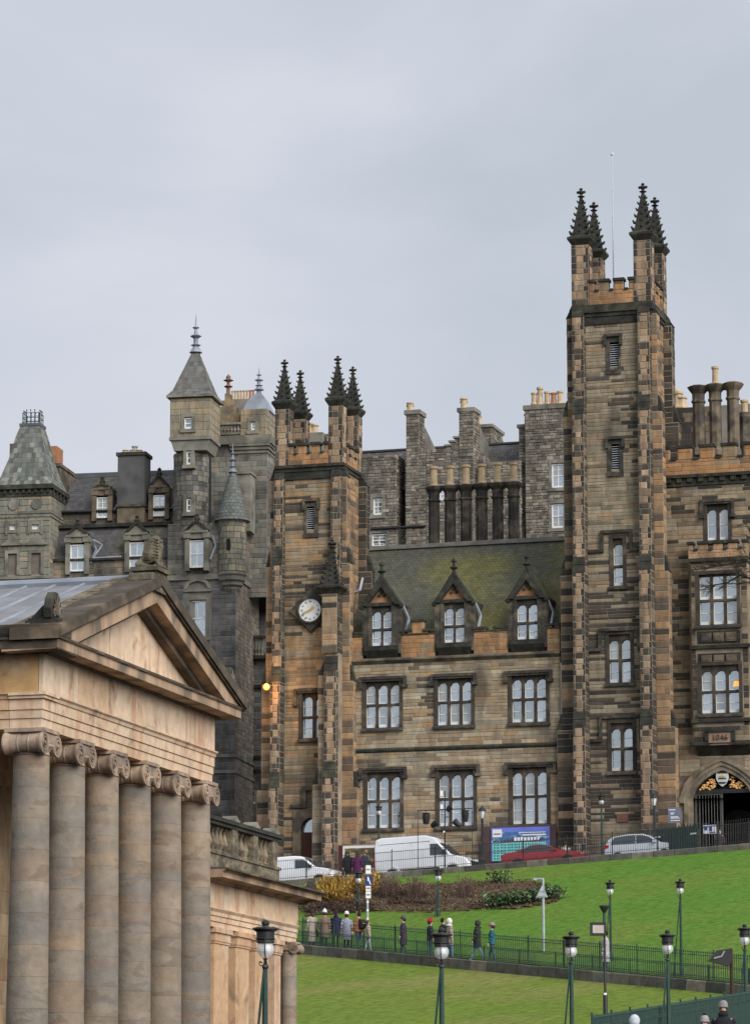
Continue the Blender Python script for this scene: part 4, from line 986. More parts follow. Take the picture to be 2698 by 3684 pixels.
# ================================================================== TENEMENTS BEHIND THE HALL
rt = Frame(0, 236, 17)
Xr = lambda u, v, c=0.0: rt.px(u, v, c)[0]
Zr = lambda u, v, c=0.0: rt.px(u, v, c)[1]
ten = thing('rubble_tenement', 'pale rubble tenement with stepped gables and tall chimney stacks rising behind the hall roof', 'building', rt, (Xr(1680,1960), 0, 22))
stones = []; m = MB()
def mass(u0, u1, vt, c0, depth, palf=pal_rubble, holes=(), side=True, uv=None, zb=24.0):
    v_ = uv or (vt+60); x0, x1, z1 = Xr(u0, v_, c0), Xr(u1, v_, c0), Zr((u0+u1)/2, vt, c0)
    wall_sheet(m, x0, x1, zb, z1, c0, [h for h in holes], depth=.25)
    m.face([(x1,c0,zb),(x1,c0+depth,zb),(x1,c0+depth,z1),(x1,c0,z1)]); m.face([(x0,c0+depth,zb),(x0,c0,zb),(x0,c0,z1),(x0,c0+depth,z1)])
    m.face([(x0,c0,z1),(x1,c0,z1),(x1,c0+depth,z1),(x0,c0+depth,z1)]); m.face([(x1,c0+depth,zb),(x0,c0+depth,zb),(x0,c0+depth,z1),(x1,c0+depth,z1)])
    ashlar(stones, x0, x1, max(zb, Zr(1680,1990,c0)), z1, c0, 'front', holes=holes, h=(.14,.27), l=(.2,.5), palf=palf, proud=(.02,.07))
    if side: ashlar(stones, c0+.03, c0+depth, max(zb, Zr(1680,1900,c0)), z1, x1, 'right', h=(.14,.27), l=(.2,.5), palf=palf, proud=(.02,.06))
    return x0, x1, z1
def winr(u0, u1, v0, v1, c): return Xr(u0,v1,c), Xr(u1,v1,c), Zr(u0,v1,c), Zr(u0,v0,c)
wa, wb = winr(1343,1376,1794,1853,0), winr(1338,1390,1922,1968,0)
x0, x1, z1 = mass(1290, 1427, 1640, 0, 7, holes=[wa, wb])
for w_ in (wa, wb): sash_window(ten, *w_, .0, 2, 2, surround=M['grey_trim'])
mass(1427, 1458, 1905, .6, 6)                                       # low part below the dark recess
mass(1458, 1532, 1620, 0, 6); mass(1461, 1507, 1490, -.02, 1.3)
mass(1532, 1888, 1905, .3, 6, holes=[winr(1580,1601,1760,1800,.3)])
g0 = mass(1534, 1702, 1612, .0, 6.5, holes=[winr(1580,1603,1758,1800,0)])
for i, (ua, vt) in enumerate(((1604,1605),(1620,1590),(1636,1575),(1650,1560))): mass(ua, 1702, vt, .01*(i+1), 1.2, side=False)
mass(1651, 1703, 1480, -.08, 1.4); mass(1720, 1768, 1537, 7.5, 3)
mass(1702, 1740, 1640, .6, 6); mass(1735, 1872, 1660, .0, 6)
wc, we = winr(1984,2030,1670,1755,0), winr(1984,2030,1815,1900,0)
mass(1888, 2060, 1470, 0, 8, holes=[wc, we]); mass(1866, 1890, 1538, .5, 5)
for w_ in (wc, we): sash_window(ten, *w_, 0, 2, 2, surround=M['grey_trim'])
sash_window(ten, *winr(1580,1602,1760,1800,0), 0, 2, 1)
for u0, u1, v0, v1, cc in ((1461,1507,1500,1618,1.25),(1651,1703,1492,1610,1.3)):     # gable wall falling away behind each stack
    xa_, xb_ = Xr(u0,1550,0), Xr(u1,1550,0); za, zb_ = Zr(u1,v0+14,0), Zr(u1,v1,0); m.prism([(cc,zb_-4),(cc,za),(cc+.8,za-.3),(cc+5.2,zb_),(cc+5.2,zb_-4)], xa_+.05, xb_-.03, 'x')
m.build('wall', M['mortar_grey'], ten)
# roofs behind the gables, the dark gaps between them, copings
def sl_plain(p): return vary((.095,.092,.088), .2)
sl = MB(); zr0 = (Zr(1312,1624,5)+Zr(1458,1618,5)+Zr(1867,1598,5))/3
slates(sl, (Xr(1290,1800,1),1,zr0-3.6), (Xr(1900,1800,1),1,zr0-3.6), (Xr(1290,1700,5),5,zr0), (Xr(1900,1700,5),5,zr0), 13, .3, sl_plain); sl.build('slates', M['slate'], ten, kind='stuff')
b = MB(); b.prism([(1,zr0-3.7),(5,zr0-.03),(9,zr0-3.7)], Xr(1290,1700,5), Xr(1900,1700,5), 'x'); b.prism([(4.8,zr0-.05),(5,zr0+.12),(5.2,zr0-.05)], Xr(1290,1700,5), Xr(1900,1700,5), 'x'); b.build('roof', M['slate_bed'], ten)
c = MB()
def cope(u0, u1, v, c0, depth, t=.2): c.box(Xr(u0,v,c0)-.12, Xr(u1,v,c0)+.12, c0-.14, c0+depth+.1, Zr((u0+u1)/2,v,c0)-.02, Zr((u0+u1)/2,v,c0)+t)
cope(1461,1507,1490,0,1.3,.28); cope(1651,1703,1480,0,1.4,.25); cope(1888,2060,1470,0,8,.3); cope(1866,1890,1538,.5,5,.2); cope(1720,1768,1537,7.5,3,.2)
for ua, vt in ((1604,1605),(1620,1590),(1636,1575)): cope(ua, ua+16, vt, .0, 1.2, .1)
each(c, 'coping', M['grey_trim'], ten)
gtr = MB(); gtr.tube((Xr(1335,1900,-.1),-.15,Zr(1335,1903,-.1)), (Xr(1532,1895,-.1),-.15,Zr(1335,1903,-.1)), .09); gtr.tube((Xr(1425,1900,-.1),.1,Zr(1440,1700,0)), (Xr(1425,1900,-.1),.1,Zr(1440,1900,0)), .07); gtr.build('gutter', M['iron'], ten)
for u0, n, v0, v1, c0, stp in ((1475,3,1450,1483,.25,.42),(1668,3,1434,1474,.25,.45)):
    for k in range(n): chimney_pot(ten, Xr(u0,1470,c0+k*stp), c0+k*stp, Zr(u0,v1,c0), (Zr(u0,v0,c0)-Zr(u0,v1,c0))*(1-.1*(k%2)), .24, m=(M['pot_buff'] if k != 1 else M['pot_red']))
for u, vt in ((1921,1414),(1942,1394),(1968,1410),(1991,1414),(2014,1408)): chimney_pot(ten, Xr(u,1450,1), 1, Zr(u,1457,1), Zr(u,vt,1)-Zr(u,1457,1), .21, m=(M['pot_red'] if u == 1991 else M['pot_buff']))
chimney_pot(ten, Xr(1720,1500,8), 8, Zr(1720,1535,8), Zr(1720,1496,8)-Zr(1720,1535,8), .25); chimney_pot(ten, Xr(1895,1500,1.5), 1.5, Zr(1893,1536,1), 1.0, .2, M['pot_red'])
for u, v0, v1 in ((1117,1523,1560),(1133,1530,1560),(1187,1562,1600)): chimney_pot(ten, Xr(u,1540,2), 2, Zr(u,v1,2), Zr(u,v0,2)-Zr(u,v1,2), .26)
m2 = MB(); m2.box(Xr(1105,1580,1.5), Xr(1160,1580,1.5), 1.5, 3, 24, Zr(1130,1556,1.5)); m2.box(Xr(1160,1600,1.5), Xr(1200,1600,1.5), 1.5, 3, 24, Zr(1170,1596,1.5)); m2.build('chimney_stack', M['grey_trim'], ten)
lay(stones, ten)

# ================================================================== OLD TOWN BUILDINGS AT THE LEFT
bn = Frame(0, 212, 10.5)
Xb = lambda u, v, c=0.0: bn.px(u, v, c)[0]
Zb = lambda u, v, c=0.0: bn.px(u, v, c)[1]
ZB0 = 14.0
def bwin(u0, u1, v0, v1, c): return Xb(u0,v1,c), Xb(u1,v1,c), Zb((u0+u1)/2,v1,c), Zb((u0+u1)/2,v0,c)
# ---- tower house with the slender cap roof, the lead ogee roof and the corner bartizan
th = thing('tower_house', 'grey turreted tower house with slated cap roof, lead ogee roof and corner bartizan', 'building', bn, (Xb(760,2500), 0, ZB0))
stones = []; m = MB(); c0 = 0
wbig = bwin(681, 741, 2161, 2290, 0)
xl, xr = Xb(600,2400), Xb(848,2400)
zt = Zb(800,1880)
wall_sheet(m, xl, xr, ZB0, zt, 0, [wbig], depth=.3)
m.face([(xr,0,ZB0),(xr,6.5,ZB0),(xr,6.5,zt),(xr,0,zt)]); m.face([(xl,0,zt),(xr,0,zt),(xr,6.5,zt),(xl,6.5,zt)])
ashlar(stones, xl, xr, Zb(800,3010), Zb(800,2085), 0, 'front', holes=[(wbig[0]-.35,wbig[1]+.35,wbig[2]-.3,wbig[3]+1.7)], palf=pal_blue, h=(.2,.36), l=(.35,1.0))
ashlar(stones, xl, xr, Zb(800,2062), zt, 0, 'front', palf=pal_grey, h=(.25,.36), l=(.4,.9))
ashlar(stones, .05, 6.5, Zb(800,3010), zt, xr, 'right', palf=pal([(3,(.25,.21,.17)),(3,(.20,.17,.145)),(2,(.15,.135,.12))]), h=(.2,.34), l=(.35,.9))
s = MB(); s.box(xl, xr+.12, -.15, 6.5, Zb(800,2084), Zb(800,2066))
for v in (2718, 2775): s.box(xl, xr+.1, -.1, 6.5, Zb(800,v)-.12, Zb(800,v)+.08)
each(s, 'string_course', M['grey_trim'], th)
q = sash_window(th, *wbig, 0, 2, 1, surround=M['grey_trim'])
hm = MB(); xm = (wbig[0]+wbig[1])/2; hw = (wbig[1]-wbig[0])/2+.35
hm.box(xm-hw, xm+hw, -.12, .02, wbig[3]+.55, wbig[3]+.72)
ap = arch_pts(xm-hw, xm+hw, wbig[3]+.72, wbig[3]+1.4, 8); ap2 = arch_pts(xm-hw+.2, xm+hw-.2, wbig[3]+.72, wbig[3]+1.2, 8)
for i in range(8): hm.prism([ap[i], ap[i+1], ap2[i+1], ap2[i]], -.14, .02)
hm.build('window_pediment', M['grey_trim'], q)
# round tower with its square cap house
cx, cy = Xb(688,1750,1.0), 1.0; r_ = (Xb(749,1750,1)-Xb(627,1750,1))/2
t = MB(); zc_ = Zb(688,1625,0)
t.lathe([(r_-.04,ZB0),(r_-.04,zc_)], (cx,cy,0), 20); rtw = t.build('round_tower', M['mortar_grey'], th)
cu = MB(); z = zt; n = 18
zrow = Zb(688,1890,0)
while zrow < zc_ - .1:       # curved courses
    hh = min(rng.uniform(.26,.36), zc_-zrow); off = rng.random()
    for k in range(n):
        a0, a1 = (k+off)*2*math.pi/n+.01, (k+1+off)*2*math.pi/n-.01
        if math.sin((a0+a1)/2) > .35: continue
        rr = r_+rng.uniform(0,.03); col = pal_grey(k, zrow, rng); q_ = []
        for a in (a0, a1): q_.append((cx+rr*math.cos(a), cy+rr*math.sin(a)))
        cu.face([(q_[0][0],q_[0][1],zrow+.012),(q_[1][0],q_[1][1],zrow+.012),(q_[1][0],q_[1][1],zrow+hh-.012),(q_[0][0],q_[0][1],zrow+hh-.012)], col)
    zrow += hh
cu.build('curved_stonework', M['masonry'], rtw, kind='stuff')
hx0_, hx1_ = Xb(613,1500,-.3), Xb(758,1500,-.3); zq0, zq1 = Zb(688,1575,-.3), Zb(688,1432,-.3); dp_ = hx1_-hx0_
wc_ = bwin(664, 692, 1503, 1542, -.3)
k = MB(); wall_sheet(k, hx0_, hx1_, zq0, zq1, -.3, [wc_], depth=.25)
k.face([(hx1_,-.3,zq0),(hx1_,-.3+dp_,zq0),(hx1_,-.3+dp_,zq1),(hx1_,-.3,zq1)]); k.face([(hx0_,-.3+dp_,zq0),(hx0_,-.3,zq0),(hx0_,-.3,zq1),(hx0_,-.3+dp_,zq1)])
k.prism([(hx0_,zq0),(hx1_,zq0),(hx1_-.25,Zb(688,1623)),(hx0_+.25,Zb(688,1623))], -.25, dp_-.4)
k.box(hx0_-.05, hx1_+.05, -.36, -.3+dp_, zq0-.12, zq0+.06); k.build('cap_house', M['mortar_grey'], th)
ashlar(stones, hx0_, hx1_, zq0+.06, zq1, -.3, 'front', holes=[wc_], palf=pal_cream, h=(.35,.5), l=(.5,1.2), proud=(.015,.03), gap=.012); ashlar(stones, -.28, -.3+dp_, zq0+.06, zq1, hx1_, 'right', palf=pal_cream, h=(.35,.5), l=(.5,1.2), proud=(.015,.03), gap=.012)
sash_window(th, *wc_, -.3, 1, 1, surround=M['grey_trim'], glass=M['glass_dark'])
for v0, v1 in ((1625,1672),(1795,1843)): sash_window(th, *bwin(673, 690, v0, v1, 1.0-r_), 1.0-r_-.1, 1, 1, surround=M['grey_trim'])
def slate_pyramid(root, cx, cy, prof, colf, rows_each=7, nm='cap_roof', m_=None):
    sl = MB()
    for (h0, z0), (h1, z1) in zip(prof, prof[1:]):
        rr = max(2, int((z1-z0)/.28)) if rows_each is None else rows_each
        cs0 = [(-h0,-h0),(h0,-h0),(h0,h0),(-h0,h0)]; cs1 = [(-h1,-h1),(h1,-h1),(h1,h1),(-h1,h1)]
        for i in range(4):
            a, b = cs0[i], cs0[(i+1)%4]; c_, d_ = cs1[i], cs1[(i+1)%4]
            slates(sl, (cx+a[0],cy+a[1],z0), (cx+b[0],cy+b[1],z0), (cx+c_[0],cy+c_[1],z1), (cx+d_[0],cy+d_[1],z1), rr, .26, colf)
            sl.face([(cx+a[0],cy+a[1],z0), (cx+b[0],cy+b[1],z0), (cx+d_[0],cy+d_[1],z1), (cx+c_[0],cy+c_[1],z1)], (.05,.05,.05))
    return sl.build(nm, m_ or M['slate'], root)
cpx, cpy = (hx0_+hx1_)/2, -.3+dp_/2; zE = Zb(688,1430,.5); zA = Zb(690,1256,1.0); H = zA - zE; hf = dp_/2+.15
slgrey = lambda p: vary((.13,.128,.12), .25)
cr = slate_pyramid(th, cpx, cpy, [(hf, zE),(hf*.80, zE+H*.12),(hf*.60, zE+H*.36),(hf*.38, zE+H*.62),(.10, zA)], slgrey, None)
k = MB(); k.box(cpx-hf-.06, cpx+hf+.06, cpy-hf-.06, cpy+hf+.06, zE-.16, zE); k.build('cornice', M['grey_trim'], th)
def spike(root, x, y, z0, z1, r=.2):
    h = z1-z0; f = MB(); f.lathe([(r*1.3,0),(r*.5,h*.16),(r*1.0,h*.19),(r*.45,h*.22),(r*.45,h*.36),(r*1.1,h*.42),(r*.4,h*.47),(r*.25,h*.6),(r*.7,h*.64),(r*.2,h*.68),(r*.12,h*.85),(.01,h)], (x,y,z0), 8); return f.build('lead_finial', M['lead'], root)
spike(th, cpx, cpy, zA-.25, Zb(694,1129,1), .33)
# balustraded upper block behind
cb = 3.6; ux0, ux1 = Xb(740,1750,cb), Xb(962,1700,cb); zb1 = Zb(850,1598,cb)
zub = Zb(900,2150,cb)
wall_sheet(m, ux0, ux1, zub, zb1, cb, [], depth=.2); m.face([(ux1,cb,zub),(ux1,cb+5,zub),(ux1,cb+5,zb1),(ux1,cb,zb1)]); m.face([(ux0,cb,zb1),(ux1,cb,zb1),(ux1,cb+5,zb1),(ux0,cb+5,zb1)])
ashlar(stones, ux0, ux1, zub, zb1-.15, cb, 'front', palf=pal_grey, h=(.24,.38), l=(.4,1.0)); ashlar(stones, cb+.03, cb+5, zub, zb1-.15, ux1, 'right', palf=pal_grey, h=(.24,.38), l=(.4,1.0))
k = MB()
for i, v in enumerate((1622,1610,1598)): k.box(Xb(835,v,cb)-.05*i, ux1+.08*i+.05, cb-.12-.1*i, cb+5, Zb(850,v,cb)-.2, Zb(850,v,cb)-.02)
k.box(ux0, ux1+.3, cb-.32, cb+5.2, zb1-.05, Zb(850,1570,cb)); k.build('corbel_course', M['grey_trim'], th)
zbal0, zbal1 = Zb(800,1568,cb), Zb(800,1524,cb); bl = MB()
bx0_, bx1_ = Xb(752,1540,cb), Xb(868,1540,cb)
bl.box(bx0_, bx1_, cb-.3, cb+.05, zbal1-.14, zbal1); bl.box(bx0_, bx1_, cb-.3, cb+.05, zbal0, zbal0+.12); bal = bl.build('balustrade', M['grey_trim'], th)
def baluster_mesh(h, m_, r=.09):
    q = MB(); q.lathe([(r*.9,0),(r*.9,h*.08),(r*.55,h*.12),(r*1.15,h*.34),(r*.85,h*.5),(r*.45,h*.75),(r*.6,h*.86),(r*.9,h*.92),(r*.9,h)], (0,0,0), 14); return q.data('baluster', m_)
bme = baluster_mesh(zbal1-zbal0-.26, M['grey_trim'], .10)
for i in range(9): link('baluster', bme, bal, loc=(bx0_+.15+(bx1_-bx0_-.3)*i/8, cb-.13, zbal0+.12))
# crow-stepped gable with finial and pots behind the balustrade
cg = cb+1.6; gx = Xb(818,1450,cg); k = MB()
for i, (hw_, va, vb_) in enumerate(((48,1570,1490),(34,1490,1462),(22,1462,1440),(10,1440,1415))):
    h_ = hw_*.0168; k.box(gx-h_, gx+h_, cg+.01*i, cg+.8, Zb(818,va,cg), Zb(818,vb_,cg))
gb = k.build('stepped_gable', mat('ochre_stone', (.27,.205,.12), var=.3, col2=(.14,.12,.085), mix_scale=1.2), th)
f = MB(); h = Zb(816,1342,cg)-Zb(818,1415,cg); f.lathe([(.14,0),(.12,h*.3),(.3,h*.38),(.12,h*.45),(.1,h*.6),(.34,h*.68),(.14,h*.75),(.16,h*.86),(0,h)], (gx,cg+.3,Zb(818,1415,cg)), 8); f.build('finial', mat('red_brown_stone', (.20,.12,.075), var=.3), gb)
for i in range(8): chimney_pot(th, Xb(838+i*10.5,1430,cb+4), cb+4, Zb(870,1440,cb+4), Zb(870,1405,cb+4)-Zb(870,1440,cb+4), .085, m=M['pot_red'] if i in (6,7) else M['pot_buff'])
k = MB(); k.box(Xb(832,1440,cb+4), Xb(925,1440,cb+4), cb+3.8, cb+4.4, ZB0+10, Zb(870,1438,cb+4)); k.build('chimney_stack', M['grey_trim'], th)
# lead ogee tower
ox, oy = Xb(913,1520,cb), cb+1.5; oh_ = (Xb(960,1520,cb)-Xb(868,1520,cb))/2; oz0, oz1 = Zb(913,1568,cb), Zb(913,1472,cb)
wo = bwin(904, 921, 1519, 1548, cb)
k = MB(); wall_sheet(k, ox-oh_, ox+oh_, oz0, oz1, cb-.05, [wo], depth=.2); k.face([(ox+oh_,cb-.05,oz0),(ox+oh_,cb+3,oz0),(ox+oh_,cb+3,oz1),(ox+oh_,cb-.05,oz1)]); k.face([(ox-oh_,cb+3,oz0),(ox-oh_,cb-.05,oz0),(ox-oh_,cb-.05,oz1),(ox-oh_,cb+3,oz1)])
k.build('ogee_turret', M['mortar_grey'], th)
ashlar(stones, ox-oh_, ox+oh_, oz0, oz1, cb-.05, 'front', holes=[wo], palf=pal_cream, h=(.35,.5), l=(.5,1.0), proud=(.015,.03), gap=.012); ashlar(stones, cb, cb+3, oz0, oz1, ox+oh_, 'right', palf=pal_cream, h=(.35,.5), l=(.5,1.0), proud=(.015,.03), gap=.012)
sash_window(th, *wo, cb-.05, 1, 1, surround=M['grey_trim'], glass=M['glass_dark'])
k = MB(); Hh = Zb(918,1405,cb)-oz1; ohh = oh_+.1
square_ = [(ohh,0),(ohh,.08),(ohh*.9,.12),(ohh*.82,Hh*.3),(ohh*.66,Hh*.62),(ohh*.4,Hh*.9),(ohh*.16,Hh*1.12),(ohh*.1,Hh*1.4)]
k.lathe([(r*math.sqrt(2), h) for r, h in square_], (ox,oy,oz1), 4, rot=math.pi/4); k.build('ogee_roof', M['lead'], th); spike(th, ox, oy, oz1+Hh*1.3, Zb(918,1300,cb), .26)
# corner bartizan
bxc, byc = xr-.35, .35; rb = (Xb(880,2000,-.3)-Xb(781,2000,-.3))/2; zb0, zb1_ = Zb(831,2060,-.5), Zb(831,1868,-.5)
k = MB(); k.lathe([(.1,-1.6),(rb*.55,-1.05),(rb*.62,-.95),(rb*.62,-.8),(rb*.8,-.7),(rb*.8,-.5),(rb*.96,-.4),(rb*.96,-.15),(rb*1.06,-.05),(rb*1.06,.08),(rb-.03,.12),(rb-.03,zb1_-zb0-.15),(rb*1.1,zb1_-zb0-.05),(rb*1.12,zb1_-zb0+.12),(0,zb1_-zb0+.12)], (bxc,byc,zb0), 18)
brt = k.build('bartizan', M['grey_trim'], th)
cu = MB(); zrow = zb0+.14
while zrow < zb1_-.25:
    hh = rng.uniform(.3,.42); off = rng.random(); n = 12
    for kk in range(n):
        a0, a1 = (kk+off)*2*math.pi/n+.015, (kk+1+off)*2*math.pi/n-.015
        if math.sin((a0+a1)/2) > .5: continue
        rr = rb+rng.uniform(0,.03); am = (a0+a1)/2; col = pal([(3,(.24,.23,.18)),(3,(.19,.186,.15)),(1,(.28,.255,.19))])(kk, zrow, rng)
        pts = [(bxc+rr*math.cos(a), byc+rr*math.sin(a)) for a in (a0, am, a1)]
        for i in (0,1): cu.face([(pts[i][0],pts[i][1],zrow+.015),(pts[i+1][0],pts[i+1][1],zrow+.015),(pts[i+1][0],pts[i+1][1],zrow+hh-.015),(pts[i][0],pts[i][1],zrow+hh-.015)], col)
    zrow += hh
cu.build('curved_stonework', M['masonry'], brt, kind='stuff')
k = MB(); zc1_ = Zb(828,1676,0); nrow = 16; hC = zc1_-zb1_
for i in range(nrow):
    t0, t1 = i/nrow, (i+1)/nrow; ra, rb_ = (rb+.16)*(1-t0)**1.02+.06, (rb+.16)*(1-t1)**1.02+.06
    for j in range(20):
        a0, a1 = (j+.5*(i%2))*math.pi/10, (j+1+.5*(i%2))*math.pi/10-.02; col = vary((.145,.155,.145), .2)
        k.face([(bxc+(ra+.03)*math.cos(a0),byc+(ra+.03)*math.sin(a0),zb1_+hC*t0),(bxc+(ra+.03)*math.cos(a1),byc+(ra+.03)*math.sin(a1),zb1_+hC*t0),(bxc+rb_*math.cos(a1),byc+rb_*math.sin(a1),zb1_+hC*t1+.02),(bxc+rb_*math.cos(a0),byc+rb_*math.sin(a0),zb1_+hC*t1+.02)], col)
k.lathe([(rb+.1,0),(.03,hC)], (bxc,byc,zb1_), 20, col=(.05,.055,.05)); k.build('conical_roof', M['slate'], brt)
spike(th, bxc, byc, zc1_-.35, Zb(828,1590,0), .24)
slit = MB(); slit.box(Xb(812,1960,-.9), Xb(824,1960,-.9), byc-rb-.06, byc-rb+.2, Zb(815,1975,-.8), Zb(815,1935,-.8)); slit.build('slit_window', M['void'], brt)
k = MB(); k.box(Xb(852,1760,2), Xb(902,1760,2), 2, 3.4, zt-.2, Zb(880,1705,2)); k.box(Xb(848,1705,2), Xb(906,1705,2), 1.9, 3.5, Zb(880,1705,2), Zb(880,1696,2)); k.build('chimney_stack', M['grey_trim'], th)
# lower dark wing with a small balcony
wall_sheet(m, xr-2, Xb(1010,2100,8), ZB0, Zb(930,1990,8), 8, [], depth=.2); ashlar(stones, xr-2, Xb(1010,2100,8), Zb(930,2420,8), Zb(930,1990,8), 8, 'front', palf=pal_blue, h=(.2,.36), l=(.3,.8))
cl = 5.2; lx0, lx1 = xr-.2, Xb(990,2400,cl); zl = Zb(910,2368,cl)
wl = bwin(897, 921, 2842, 2891, cl)
wall_sheet(m, lx0, lx1, ZB0, zl, cl, [wl], depth=.25); m.face([(lx0,cl,zl),(lx1,cl,zl),(lx1,cl+3,zl),(lx0,cl+3,zl)])
ashlar(stones, lx0, lx1, Zb(900,3010,cl), zl, cl, 'front', holes=[wl], palf=pal_blue, h=(.2,.36), l=(.3,.8)); sash_window(th, *wl, cl, 1, 1)
k = MB(); k.box(lx0, lx1, cl-.4, cl+.1, zl-.1, zl+.12)
for v in (2470, 2725, 2772): k.box(lx0, lx1, cl-.12, cl+.05, Zb(900,v,cl)-.1, Zb(900,v,cl)+.1)
k.box(lx0, lx1, cl-.4, cl-.05, Zb(910,2300,cl), Zb(910,2290,cl)); bal = k.build('balcony', M['dark_green_stone'], th)
hB = Zb(910,2300,cl)-zl-.12; bme = baluster_mesh(hB, M['grey_trim'], .12)
for i in range(7): link('baluster', bme, bal, loc=(Xb(880+i*11,2330,cl), cl-.22, zl+.12))
dpz = MB(); dpz.tube((Xb(757,1800,0),-.1,Zb(757,1640)), (Xb(757,1800,0),-.1,zt), .08); dpz.build('drainpipe', M['iron'], th)
m.build('wall', M['mortar_grey'], th)
lay(stones, th)

# ---- mansard range with two tiers of dormers
ms = thing('mansard_house', 'dark slated house with two tiers of stone dormers and a tall grey rendered chimney', 'building', bn, (Xb(420,2500), 0, ZB0))
stones = []; m = MB()
mx0, mx1 = Xb(180,2100,.3), Xb(640,2100,.3)
zs = Zb(430,2078,.0); zlow = Zb(430,2012,.3); zmid = Zb(430,1890,1.6); zup = Zb(430,1838,2.2); zr_ = Zb(430,1707,6)
low = [bwin(254,306,1960,2056,.2), bwin(467,521,1952,2047,.2)]
upw = [bwin(351,392,1791,1865,2.2), bwin(554,597,1783,1859,2.2)]
wall_sheet(m, mx0, mx1, ZB0, zlow, .3, [(a, b, c, min(d, zlow+.0)) for a, b, c, d in low], depth=.3)
wall_sheet(m, mx0, mx1, zmid-.3, zup, 2.2, [(a, b, c, min(d, zup)) for a, b, c, d in upw], depth=.3)
m.build('wall', M['mortar_grey'], ms)
pal_mix = pal([(3,(.24,.215,.18)),(2,(.33,.26,.185)),(2,(.17,.16,.14)),(1,(.40,.31,.215))])
ashlar(stones, mx0, mx1, zs, zlow, .3, 'front', holes=low, palf=pal_mix, h=(.25,.4), l=(.4,.9)); ashlar(stones, mx0, mx1, ZB0+4, zs, .3, 'front', palf=pal_grey, h=(.25,.4), l=(.4,.9)); ashlar(stones, mx0, mx1, zmid, zup, 2.2, 'front', holes=upw, palf=pal([(3,(.15,.12,.10)),(2,(.11,.10,.09)),(1,(.20,.15,.12))]), h=(.2,.3), l=(.4,.9))
k = MB(); k.box(mx0, mx1, .0, .5, zs-.12, zs+.1); k.box(mx0, mx1, 1.3, 2.3, zmid-.12, zmid+.1); k.box(mx0, mx1, .1, .4, zlow-.05, zlow+.1); each(k, 'string_course', M['dark_green_stone'], ms)
sdk = lambda p: vary((.092,.088,.090) if nz(p.x,p.z,2,.3) < .1 else (.118,.112,.085), .2)
k = MB(); slates(k, (mx0,.35,zlow), (mx1,.35,zlow), (mx0,1.6,zmid-.1), (mx1,1.6,zmid-.1), 13, .28, sdk); slates(k, (mx0,2.1,zup), (mx1,2.1,zup), (mx0,6,zr_), (mx1,6,zr_), 16, .28, sdk); k.build('slates', M['slate'], ms, kind='stuff')
k = MB(); k.prism([(.35,zlow-.05),(1.6,zmid-.14),(3,zmid-.14),(3,zlow-.05)], mx0, mx1, 'x'); k.prism([(2.1,zup-.04),(6,zr_-.05),(9.5,zup-.04)], mx0, mx1, 'x'); k.build('roof', M['slate_bed'], ms)
k = MB(); k.prism([(5.7,zr_-.2),(5.75,zr_+.12),(6.25,zr_+.12),(6.3,zr_-.2)], mx0, mx1, 'x'); k.build('ridge_capping', M['lead_dark'], ms)
k = MB(); k.tube((mx0,2.0,zup), (mx1,2.0,zup), .09); k.build('gutter', M['iron'], ms)
def stone_dormer(w4, y, apexz, hw, mt, round_=False, roofdepth=1.6):
    a, b, c, d = w4; xm = (a+b)/2
    sash_window(ms, a, b, c, d, y, 2, 1 if round_ else 2)
    s = MB(); s.box(a-.28, a, y-.08, y+.4, c-.2, d+.1); s.box(b, b+.28, y-.08, y+.4, c-.2, d+.1); s.box(a-.28, b+.28, y-.09, y+.4, d+.1, d+.45)
    zc2 = d+.45
    s.box(xm-hw, xm+hw, y-.2, y+.4, zc2, zc2+.14); s.box(xm-hw-.1, xm-hw+.35, y-.16, y+.4, zc2-.32, zc2); s.box(xm+hw-.35, xm+hw+.1, y-.16, y+.4, zc2-.32, zc2)
    s.box(a-.2, a, y+.4, y+roofdepth, c, zc2); s.box(b, b+.2, y+.4, y+roofdepth, c, zc2)
    dmr = s.build('dormer', mt, ms)
    t = MB(); t.prism([(xm-hw,zc2+.14),(xm+hw,zc2+.14),(xm,apexz-.25)], y-.1, y+roofdepth); t.build('pediment', mt, dmr)
    t = MB()
    for sg in (-1,1): t.prism([(xm+sg*(hw+.08),zc2+.14),(xm+sg*(hw-.12),zc2+.14),(xm,apexz-.36),(xm,apexz-.14)], y-.2, y+.2)
    t.lathe([(.12,-.2),(.2,0),(.08,.15),(.15,.25),(0,.4)], (xm,y,apexz-.12), 7); t.build('pediment_coping', M['dark_green_stone'], dmr)
    fl = MB(); fl.path([(b+.42, y+.3, zc2-.1),(b+.62, y+.45, zc2-.75),(b+.35,y+.15,c+.5)], .07); fl.build('flashing', M['lead'], dmr)
for w4, v in zip(low, (1876,1870)): stone_dormer(w4, .1, Zb(430,v,.2), .72, M['grey_trim'], True)
stone_dormer(bwin(683,735,1944,2042,-.4), -.45, Zb(700,1862,-.3), .72, M['grey_trim'], True, 1.0)
for w4, v in zip(upw, (1727,1704)): stone_dormer(w4, 2.0, Zb(430,v,2.2), .55, M['trim'])
k = MB(); cx0, cx1 = Xb(428,1750,2.0), Xb(525,1750,2.0); k.box(cx0, cx1, 1.7, 3.2, Zb(476,1822,2), Zb(476,1642,2)); st_ = k.build('chimney_stack', mat('grey_render', (.115,.115,.115), var=.2, scale=1.2, col2=(.075,.075,.072), mix_scale=.8), ms)
k = MB(); k.box(cx0-.1, cx1+.1, 1.6, 3.3, Zb(476,1642,2), Zb(476,1630,2)); k.box(cx0-.08, cx1+.08, 1.62, 3.28, Zb(476,1826,2), Zb(476,1818,2)); k.build('coping', M['dark_stone'], st_)
